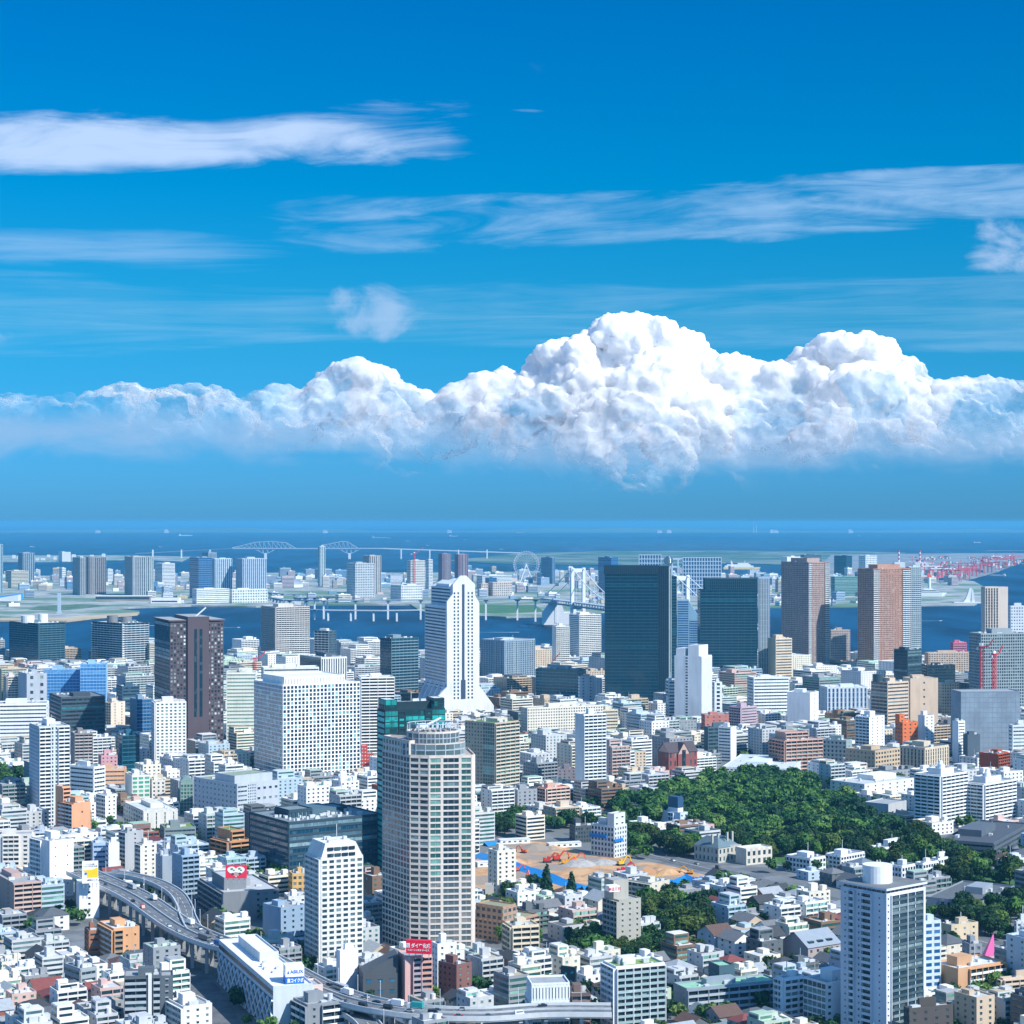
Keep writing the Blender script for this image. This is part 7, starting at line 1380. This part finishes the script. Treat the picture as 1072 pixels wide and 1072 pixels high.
def parts(s):
    """-> list of (part name, MB, materials)"""
    q = random.Random(s['seed']); w_, d_, h = s['w'], s['d'], s['h']; out = []; wm_ = wallmat(s['wc'][1]); W = MB(); RF = MB(); AC = []; FHt = 3.05; nf = max(1, round(h / FHt)); fh = h / nf
    W.box(0, w_, 0, d_, 0, h)
    wins, balcs = [], []
    gl = [APTGL, DARKGL, GREENGL][int(s['seed'] * 97) % 3]
    if s['kind'] == 'house':
        for i in range(nf):
            z = i * fh + 1.0
            for k in range(2): c = w_ * (.28 + .44 * k); wins.append((c - .9, c + .9, -.07, .1, z, z + 1.3)); c = d_ * (.28 + .44 * k); wins.append((-.07, .1, c - .8, c + .8, z, z + 1.2))
        if s['gable']:
            if q.random() < .55: RF.gable(0, w_, 0, d_, h, min(w_, d_) * .3, .6, 0, 1, s['axis'])
            else: RF.hip(0, w_, 0, d_, h, min(w_, d_) * .26, .6)
            out.append(('roof', RF, [plain(s['pc'][1], .75, 0, .2, .6), wm_]))
        else:
            RF.box(.3, w_ - .3, .3, d_ - .3, h + .01, h + .12); W.box(0, w_, 0, .3, h, h + .9).box(0, w_, d_ - .3, d_, h, h + .9).box(0, .3, .3, d_ - .3, h, h + .9).box(w_ - .3, w_, .3, d_ - .3, h, h + .9)
            out.append(('roof', RF, [plain(s['rc'][1], .85, 0, .2)])); AC.append(('penthouse', MB().box(w_ * .55, w_ * .85, d_ * .5, d_ * .9, h + .1, h + 2.4), wm_))
    else:
        st = s['style']
        if st < .45:            # balconies on the lit face
            for i in range(nf):
                z = i * fh; wins.append((.5, w_ - .5, -.07, .1, z + .3, z + fh - .5)); balcs.append((.2, w_ - .2, -1.25, -1.1, z - .15, z + 1.05)); W.box(.2, w_ - .2, -1.1, 0.05, z - .1, z + .08)
                for k in range(max(1, int(d_ / 6))): c = d_ * (k + .5) / max(1, int(d_ / 6)); wins.append((-.07, .1, c - .7, c + .7, z + 1, z + 2.2))
            nb = max(2, round(w_ / 5))
            for k in range(nb + 1): a = min(w_ - .3, k * w_ / nb); W.box(a, a + .3, -1.35, .05, 0, h - .2)
        elif st < .75:          # ribbons
            for i in range(nf):
                z = i * fh; wins.append((.6, w_ - .6, -.07, .1, z + 1.0, z + fh - .6)); wins.append((-.07, .1, .6, d_ - .6, z + 1.0, z + fh - .6)); W.box(-.3, w_, -.3, .05, z - .45, z + .85); W.box(-.3, .05, .05, d_, z - .45, z + .85)
            W.box(-.32, w_ + .02, -.32, .05, h - .5, h - .02)
        else:                   # punched windows
            for i in range(nf):
                z = i * fh; n_ = max(2, int(w_ / 4)); n2 = max(2, int(d_ / 4.5))
                for k in range(n_): c = w_ * (k + .5) / n_; wins.append((c - .75, c + .75, -.07, .1, z + .9, z + 2.3)); W.box(c - .85, c + .85, -.25, .05, z + 2.3, z + 2.45)
                for k in range(n2): c = d_ * (k + .5) / n2; wins.append((-.07, .1, c - .7, c + .7, z + .9, z + 2.2))
        if q.random() < .4 and h > 12:     # set back top storeys
            a, b_, c_, e_ = q.choice([(0.3, w_ * .62, d_ * .35, d_ - .5), (w_ * .4, w_ - .4, d_ * .3, d_ - .5), (w_ * .15, w_ * .85, d_ * .4, d_ - .6)]); up = q.choice([3, 3, 6])
            W.box(a, b_, c_, e_, h, h + up); RF.box(a + .3, b_ - .3, c_ + .3, e_ - .3, h + up + .01, h + up + .3)
            for z in range(0, up, 3): wins.append((a + 1, b_ - 1, c_ - .07, c_ + .1, h + z + 1, h + z + 2.3)); wins.append((a - .07, a + .1, c_ + 1, e_ - 1, h + z + 1, h + z + 2.3))
        if q.random() < .35 and h > 9:     # stair or lift shaft on the side
            W.box(w_ - 3.2, w_ + .4, d_ * .3, d_ * .3 + 3.6, 0, h + 3.4)
        W.box(-.02, w_ + .02, -.02, .35, h, h + 1.0).box(-.02, w_ + .02, d_ - .35, d_ + .02, h, h + 1.0).box(-.02, .35, .35, d_ - .35, h, h + 1.0).box(w_ - .35, w_ + .02, .35, d_ - .35, h, h + 1.0)
        RF.box(.3, w_ - .3, .3, d_ - .3, h + .01, h + .12); out.append(('roof', RF, [plain(s['rc'][1], .85, 0, .25)]))
        a, b_ = q.uniform(.1, .5) * w_, q.uniform(.3, .55) * d_; AC.append(('penthouse', MB().box(a, a + w_ * q.uniform(.25, .4), b_, b_ + d_ * q.uniform(.25, .4), h + .1, h + q.uniform(2.6, 5)), wm_))
        for k in range(q.choice([2, 3, 4, 5]) if s['Y'] < 1700 else q.choice([1, 2, 3])):
            a, b_ = q.uniform(.08, .75) * w_, q.uniform(.08, .8) * d_; sz = q.uniform(1, 2.4); AC.append(('air_conditioner', MB().box(a, a + sz * 1.5, b_, b_ + sz, h + .12, h + q.uniform(1, 2)), plain('#c3c8ca', .6, 0, .15)))
        if q.random() < .3: AC.append(('water_tank', MB().cyl(w_ * .7, d_ * .3, h + .1, h + 2.8, 1.2, 10), plain('#d4d8da', .6)))
        if q.random() < .25: a = w_ * .4; AC.append(('aerial', MB().bar((a, d_ * .6, h), (a, d_ * .6, h + 8), .25), steel))
    return W, wm_, out, wins, gl, balcs, AC
SH = [(sn, (a + b_) / 2, D, a, b_) for sn, a, b_, yt_, yb_, D, fp in HEROES if D < 4000]
def describe(s):
    bst = None
    for sn, cx_, D, a, b_ in SH:
        dx = s['x'] - cx_; dl = abs(dx) * s['Y'] / F + 0.0; dd = s['Y'] - D; m_ = hypot(dl, dd * .8)
        if bst is None or m_ < bst[0]: bst = (m_, sn, dx, dd)
    m_, sn, dx, dd = bst
    pos = ('right of' if dx > 0 else 'left of') if abs(dx) * s['Y'] / F > abs(dd) * .6 else ('behind' if dd > 0 else 'in front of')
    amt = '' if m_ < 35 else ('a little ' if m_ < 75 else 'well ')
    roof = (s['pc'][0] + ' pitched roof') if s['gable'] else s['rc'][0] + ' flat roof'
    nf = max(1, round(s['h'] / 3.05)); hs = {1: 'single storey', 2: 'two storey', 3: 'three storey', 4: 'four storey', 5: 'five storey'}.get(nf, 'tall' if nf > 8 else 'mid height')
    kd = {'house': 'house', 'apartment_block': 'flats', 'office_building': 'office'}[s['kind']]
    return hs, s['wc'][0], kd, roof, f'{amt}{pos} the {sn}'
INDIV = set()
for kd in ('house', 'apartment_block', 'office_building'):
    l = sorted([s for s in specs if s['kind'] == kd], key=lambda s: -s['score'])[:{'house': 285, 'apartment_block': 210, 'office_building': 120}[kd]]
    for s in l: INDIV.add(id(s))
    print(kd, len([s for s in specs if s['kind'] == kd]))
GRP = {'house': 'small houses of the old quarters', 'apartment_block': 'ordinary apartment blocks of the town', 'office_building': 'ordinary office blocks of the town'}
stuff = {}
def merge(mb, mats, s, name):
    c, sn = cos(ROT), sin(ROT)
    for mi, m_ in enumerate(mats if isinstance(mats, list) else [mats]):
        key = (name, m_.name); t = stuff.setdefault(key, (MB(), m_))[0]; mp_ = {}
        for f, k in zip(mb.f, mb.m):
            if k != mi: continue
            nf_ = []
            for vi in f:
                if vi not in mp_:
                    v = mb.v[vi]; mp_[vi] = len(t.v); t.v.append((s['X'] + v[0] * c - v[1] * sn, s['Y'] + v[0] * sn + v[1] * c, v[2]))
                nf_.append(mp_[vi])
            t.f.append(tuple(nf_)); t.m.append(0)
for s in specs:
    W, wm_, out, wins, gl, balcs, AC = parts(s)
    if id(s) in INDIV:
        o = empty(s['kind'], (s['X'], s['Y'], 0), ROT); hs, wc, kd, roof, rel = describe(s)
        for lb in (f'{wc} {kd} {rel}', f'{hs} {wc} {kd} {rel}', f'{wc} {kd} with {roof} {rel}', f'{hs} {wc} {kd} with {roof} {rel}'):
            if lb not in LABELS and len(lb.split()) <= 16: break
        LABELS.add(lb); tag(o, lb, {'house': 'house', 'apartment_block': 'apartment block', 'office_building': 'office building'}[s['kind']], GRP[s['kind']])
        W.build('wall', wm_, o)
        for nm, mb, ms in out: mb.build(nm, ms, o)
        if s['Y'] < 1500 and len(wins) < 60:
            for b_ in wins: ubox('window', gl, o, b_)
            for b_ in balcs: ubox('balcony', wm_, o, b_)
        else:
            mb = MB(); [mb.box(*b_) for b_ in wins]; tag(mb.build('window', gl, o), kind='stuff')
            if balcs: mb = MB(); [mb.box(*b_) for b_ in balcs]; tag(mb.build('balcony', wm_, o), kind='stuff')
        for nm, mb, m_ in AC: mb.build(nm, m_, o)
    else:
        merge(W, wm_, s, 'b'); [merge(mb, ms, s, 'b') for nm, mb, ms in out]
        mb = MB(); [mb.box(*b_) for b_ in wins]; merge(mb, gl, s, 'b'); mb = MB(); [mb.box(*b_) for b_ in balcs]; merge(mb, wm_, s, 'b')
        for nm, mb, m_ in AC: merge(mb, m_, s, 'b')
V_, F_, M_, ML = [], [], [], []
for (nm, mn), (mb, m_) in stuff.items():
    off = len(V_); V_ += mb.v; F_ += [tuple(i + off for i in f) for f in mb.f]; M_ += [len(ML)] * len(mb.f); ML.append(m_)
al = MB(); al.v, al.f, al.m = V_, F_, M_
tag(al.build('distant_buildings', ML), 'dense mass of small far town buildings between the towers', 'buildings', None, 'stuff')

# ------------------------------------------------------------------ trees
def leafmat(name, a, b_, c_):
    m = bpy.data.materials.new(name); m.use_nodes = True; n = NT(m.node_tree); p = m.node_tree.nodes['Principled BSDF']
    g = n.new('ShaderNodeNewGeometry'); oi = n.new('ShaderNodeObjectInfo')
    f = n.mix(g.outputs['Random Per Island'], lin(a), lin(b_)); f = n.mix(n.smooth(n.noise(g.outputs['Position'], .06, 3, .6), .42, .62), f, lin(c_))
    hs = n.new('ShaderNodeHueSaturation'); n.inp(hs, 'Hue', n.math('ADD', .475, n.math('MULTIPLY', oi.outputs['Random'], .05))); n.inp(hs, 'Value', n.math('ADD', .75, n.math('MULTIPLY', oi.outputs['Random'], .5))); n.inp(hs, 'Color', f)
    n.l.new(hs.outputs[0], p.inputs['Base Color']); p.inputs['Roughness'].default_value = .7; p.inputs['Specular IOR Level'].default_value = .2
    t = n.new('ShaderNodeBsdfTranslucent'); n.l.new(hs.outputs[0], t.inputs[0]); mx = n.new('ShaderNodeMixShader'); mx.inputs[0].default_value = .25
    n.l.new(p.outputs[0], mx.inputs[1]); n.l.new(t.outputs[0], mx.inputs[2]); n.l.new(mx.outputs[0], m.node_tree.nodes['Material Output'].inputs[0]); return m
LEAF = leafmat('leaves', '#1e3d28', '#42642f', '#5e7c3a'); LEAF2 = leafmat('leaves_dark', '#1a3528', '#2c4c30', '#31552c'); LEAF3 = leafmat('leaves_light', '#38562e', '#5c7a38', '#74884a'); LMS = [LEAF, LEAF2, LEAF3]; CONI = leafmat('conifer_leaves', '#1c4030', '#2a5238', '#26503a'); bark = plain('#4a3d32', .9)
def crown(seed, R0, Hc, z0, n_leaf, conifer=False, ls=1.0):
    q = random.Random(seed); mb = MB(); lobes = []
    if conifer:
        for k in range(16): t = k / 15; lobes.append((q.uniform(-.3, .3), q.uniform(-.3, .3), z0 + Hc * t, R0 * (1 - t) ** .7 * .8 + .5))
    else:
        for k in range(13): a = q.uniform(0, 6.28); t = q.random() ** .6 * R0 * .68; lobes.append((t * cos(a), t * sin(a), z0 + Hc * q.uniform(.28, .82), R0 * q.uniform(.28, .46)))
        lobes.append((0, 0, z0 + Hc * .5, R0 * .6))
    tot = sum(l[3] ** 2 for l in lobes)
    for lx, ly, lz, lr in lobes:
        for k in range(int(n_leaf * lr * lr / tot)):
            n_ = Vector((q.gauss(0, 1), q.gauss(0, 1), q.gauss(.25, 1))).normalized(); c = Vector((lx, ly, lz)) + n_ * lr * q.uniform(.72, 1.06); c.z = max(z0 * .8, c.z)
            t1 = n_.cross(Vector((q.gauss(0, 1), q.gauss(0, 1), q.gauss(0, 1)))).normalized(); tl = (n_ + Vector((q.gauss(0, .5), q.gauss(0, .5), q.gauss(0, .5)))).normalized(); t1 = (t1 - tl * t1.dot(tl)).normalized(); t2 = tl.cross(t1); s_ = ls * q.uniform(.55, 1.15)
            mb.poly([tuple(c + t1 * s_), tuple(c + t2 * s_ * .8), tuple(c - t1 * s_), tuple(c - t2 * s_ * .8)])
    return mb
def trunk(h, rr, R0, seed):
    q = random.Random(seed); mb = MB().cyl(0, 0, -.5, h, rr, 7, rr * .55)
    for k in range(4): a = q.uniform(0, 6.28); mb.bar((0, 0, h * .75), (cos(a) * R0 * .5, sin(a) * R0 * .5, h + R0 * .5), rr * .5)
    return mb
PROTO = []
for k, (R0, Hc, z0) in enumerate(((7.5, 9.5, 3.5), (6.5, 10, 3.2), (8.5, 10, 4), (5.2, 7, 2.5), (6.8, 8, 3))):
    PROTO.append((crown(50 + k, R0, Hc, z0, 1500 if k != 3 else 900, ls=.95).mesh('crown', LMS[(0, 1, 0, 2, 1)[k]]), trunk(z0 + 2, .45, R0, k).mesh('trunk', bark), R0, z0 + Hc))
CPROTO = (crown(80, 5.2, 19, 2, 1700, True, .9).mesh('crown', CONI), trunk(6, .5, 1, 9).mesh('trunk', bark))
SMALL = (crown(90, 2.6, 3.6, 1.2, 380, ls=.55).mesh('crown', LEAF), trunk(2, .2, 2, 4).mesh('trunk', bark))
def plant(p, pr, sc, label, group=None, cat='tree'):
    o = empty('tree', (p[0], p[1], 0), r.uniform(0, 6.28)); o.scale = (sc * r.uniform(.9, 1.1), sc * r.uniform(.9, 1.1), sc)
    tag(o, label, cat, group)
    for nm, me in (('crown', pr[0]), ('trunk', pr[1])): c = bpy.data.objects.new(nm, me); col.objects.link(c); c.parent = o
    return o
def scatter(poly, step, jitter=.4):
    xs = [p_[0] for p_ in poly]; ys = [p_[1] for p_ in poly]; y = min(ys); row = 0
    while y < max(ys):
        x = min(xs) + (row % 2) * step / 2
        while x < max(xs):
            p_ = (x + r.uniform(-jitter, jitter) * step, y + r.uniform(-jitter, jitter) * step)
            if inside(p_, poly) and not any(inside(p_, fp) for fp, *_ in FPS) and not nearline(p_, AVW, 13): yield p_
            x += step
        y += step * .87; row += 1
r = random.Random(55)
pk = sorted([p_ for p_ in scatter(PARK, 11.5) if noise.noise(Vector((p_[0] / 38, p_[1] / 60, 1))) > -.30], key=lambda p_: p_[1]); print('park', len(pk))
far_c = [crown(120 + k, 7.5, 10, 3.5, 420, ls=1.6) for k in range(3)]; low_c = [crown(140 + k, 4, 6, 2, 170, ls=1.2) for k in range(3)]
def addwood(t, p_, m_, sc):
    off = len(t.v); a = r.uniform(0, 6.28); c, s_ = cos(a), sin(a); mi = 1 if noise.noise(Vector((p_[0] / 30, p_[1] / 30, 5))) > .12 else (2 if r.random() < .16 else 0)
    t.v += [(p_[0] + (v[0] * c - v[1] * s_) * sc, p_[1] + (v[0] * s_ + v[1] * c) * sc, v[2] * sc) for v in m_.v]; t.f += [tuple(k + off for k in f) for f in m_.f]; t.m += [mi] * len(m_.f)
wood = MB(); nt_ = 0
for i, p_ in enumerate(pk):
    sc = r.uniform(.55, 1.35)
    if i < 140: plant(p_, PROTO[r.randrange(5)], sc, 'broad green tree in the closed canopy of the wooded park', 'trees of the wooded park'); nt_ += 1
    else: addwood(wood, p_, far_c[r.randrange(3)], sc)
tag(wood.build('woodland', LMS), 'far part of the park forest reading as one green mass', 'woodland', None, 'stuff')
grove = MB()
for poly, step, lab, grp, sc0 in ((TREES1, 11, 'dense tree in the grove left of the grey concrete slab', 'grove by the concrete slab', 1.0), (TREES2, 9.5, 'low tree in the green belt above the glass balcony block', 'green belt trees', .75), (TREES3, 9.5, 'tree in the thicket right of the grey concrete slab', 'thicket trees', 1.0), (TREES6, 14, 'tree in the grove around the grey museum hall', 'museum grove', 1.05), (TREES7, 10, 'tree in the strip between the site and the avenue', 'avenue strip trees', 1.0),
                                  (TREES4, 11, 'tree in the clump behind the building site left corner', 'site corner clump', .95), (TREES8, 11, 'tree behind the ornate site building', 'trees behind the site', .95), (TREES5, 12, 'tree in the green patch at the left border', 'left border trees', 1.1)):
    for p_ in scatter(poly, step):
        if nt_ > 286: addwood(grove, p_, far_c[r.randrange(3)], sc0 * r.uniform(.7, 1.2)); continue
        plant(p_, PROTO[r.randrange(5)], sc0 * r.uniform(.75, 1.2), lab, grp); nt_ += 1
# planting along kerbs, in yards and on a few corners all over the town
allfp = [[(s['X'] + a * cos(ROT) - b_ * sin(ROT), s['Y'] + a * sin(ROT) + b_ * cos(ROT)) for a, b_ in ((0, 0), (s['w'], 0), (s['w'], s['d']), (0, s['d']))] for s in specs]
grid = {}
for fp in allfp + [f[0] for f in FPS]:
    xs = [p_[0] for p_ in fp]; ys = [p_[1] for p_ in fp]
    for gx in range(int(min(xs) // 50), int(max(xs) // 50) + 1):
        for gy in range(int(min(ys) // 50), int(max(ys) // 50) + 1): grid.setdefault((gx, gy), []).append(fp)
n_ = 0; tries = 0
while n_ < 1500 and tries < 40000:
    tries += 1; Y_ = r.uniform(920, 2600); X_ = r.uniform(-.27, .27) * Y_
    if noise.noise(Vector((X_ / 90, Y_ / 90, 9))) < (-.05 if Y_ < 1500 else .08): continue
    if any(inside((X_, Y_), fp) for fp in grid.get((int(X_ // 50), int(Y_ // 50)), [])) or inside((X_, Y_), SITE) or inside((X_, Y_), PARK) or nearline((X_, Y_), HWP, 13) or nearline((X_, Y_), HWP2, 8) or nearline((X_, Y_), AVW, 11.5) or nearline((X_, Y_), STW, 11): continue
    addwood(grove, (X_, Y_), low_c[r.randrange(3)], r.uniform(.6, 1.35)); n_ += 1
tag(grove.build('shrubbery', LMS), 'street planting and yard greenery filling gaps all over the town', 'greenery', None, 'stuff'); print('yard trees', n_)
for x, y, s_, lb in ((572, 947, 1.25, 'tallest pointed conifer at the site edge'), (598, 950, 1.1, 'second pointed conifer right of the tallest one'), (516, 975, .8, 'dark conifer beside the beige crowned tower')): plant(G(x, y), CPROTO, s_, lb)
for x, y, s_, lb in ((528, 958, .9, 'small round tree by the site tank'), (560, 962, .7, 'low tree below the tallest conifer'), (538, 946, 1.1, 'round dark tree left of the tallest conifer'), (548, 952, .9, 'second round dark tree left of the conifers'), (587, 955, .7, 'low round tree between the two conifers'), (676, 888, 1.5, 'big light green tree right of the ornate site building'), (668, 893, 1.2, 'second big tree beside the ornate site building')): plant(G(x, y), PROTO[0], s_, lb)
print('trees', nt_)
# small garden trees among the houses
k_ = 0
for s in specs:
    if s['kind'] == 'house' and s['z'] == 'house' and r.random() < .5 and k_ < 120:
        k_ += 1; c, sn_ = cos(ROT), sin(ROT); a, b_ = s['w'] + 1.6, r.uniform(0, s['d']); o = empty('garden_tree', (s['X'] + a * c - b_ * sn_, s['Y'] + a * sn_ + b_ * c, 0)); o.scale = (1,) * 3; sc = r.uniform(.8, 1.8); o.scale = (sc, sc, sc)
        tag(o, 'small garden tree squeezed between roofs of the old quarter', 'tree', 'garden trees of the old quarter')
        for nm, me in (('crown', SMALL[0]), ('trunk', SMALL[1])): c_ = bpy.data.objects.new(nm, me); col.objects.link(c_); c_.parent = o
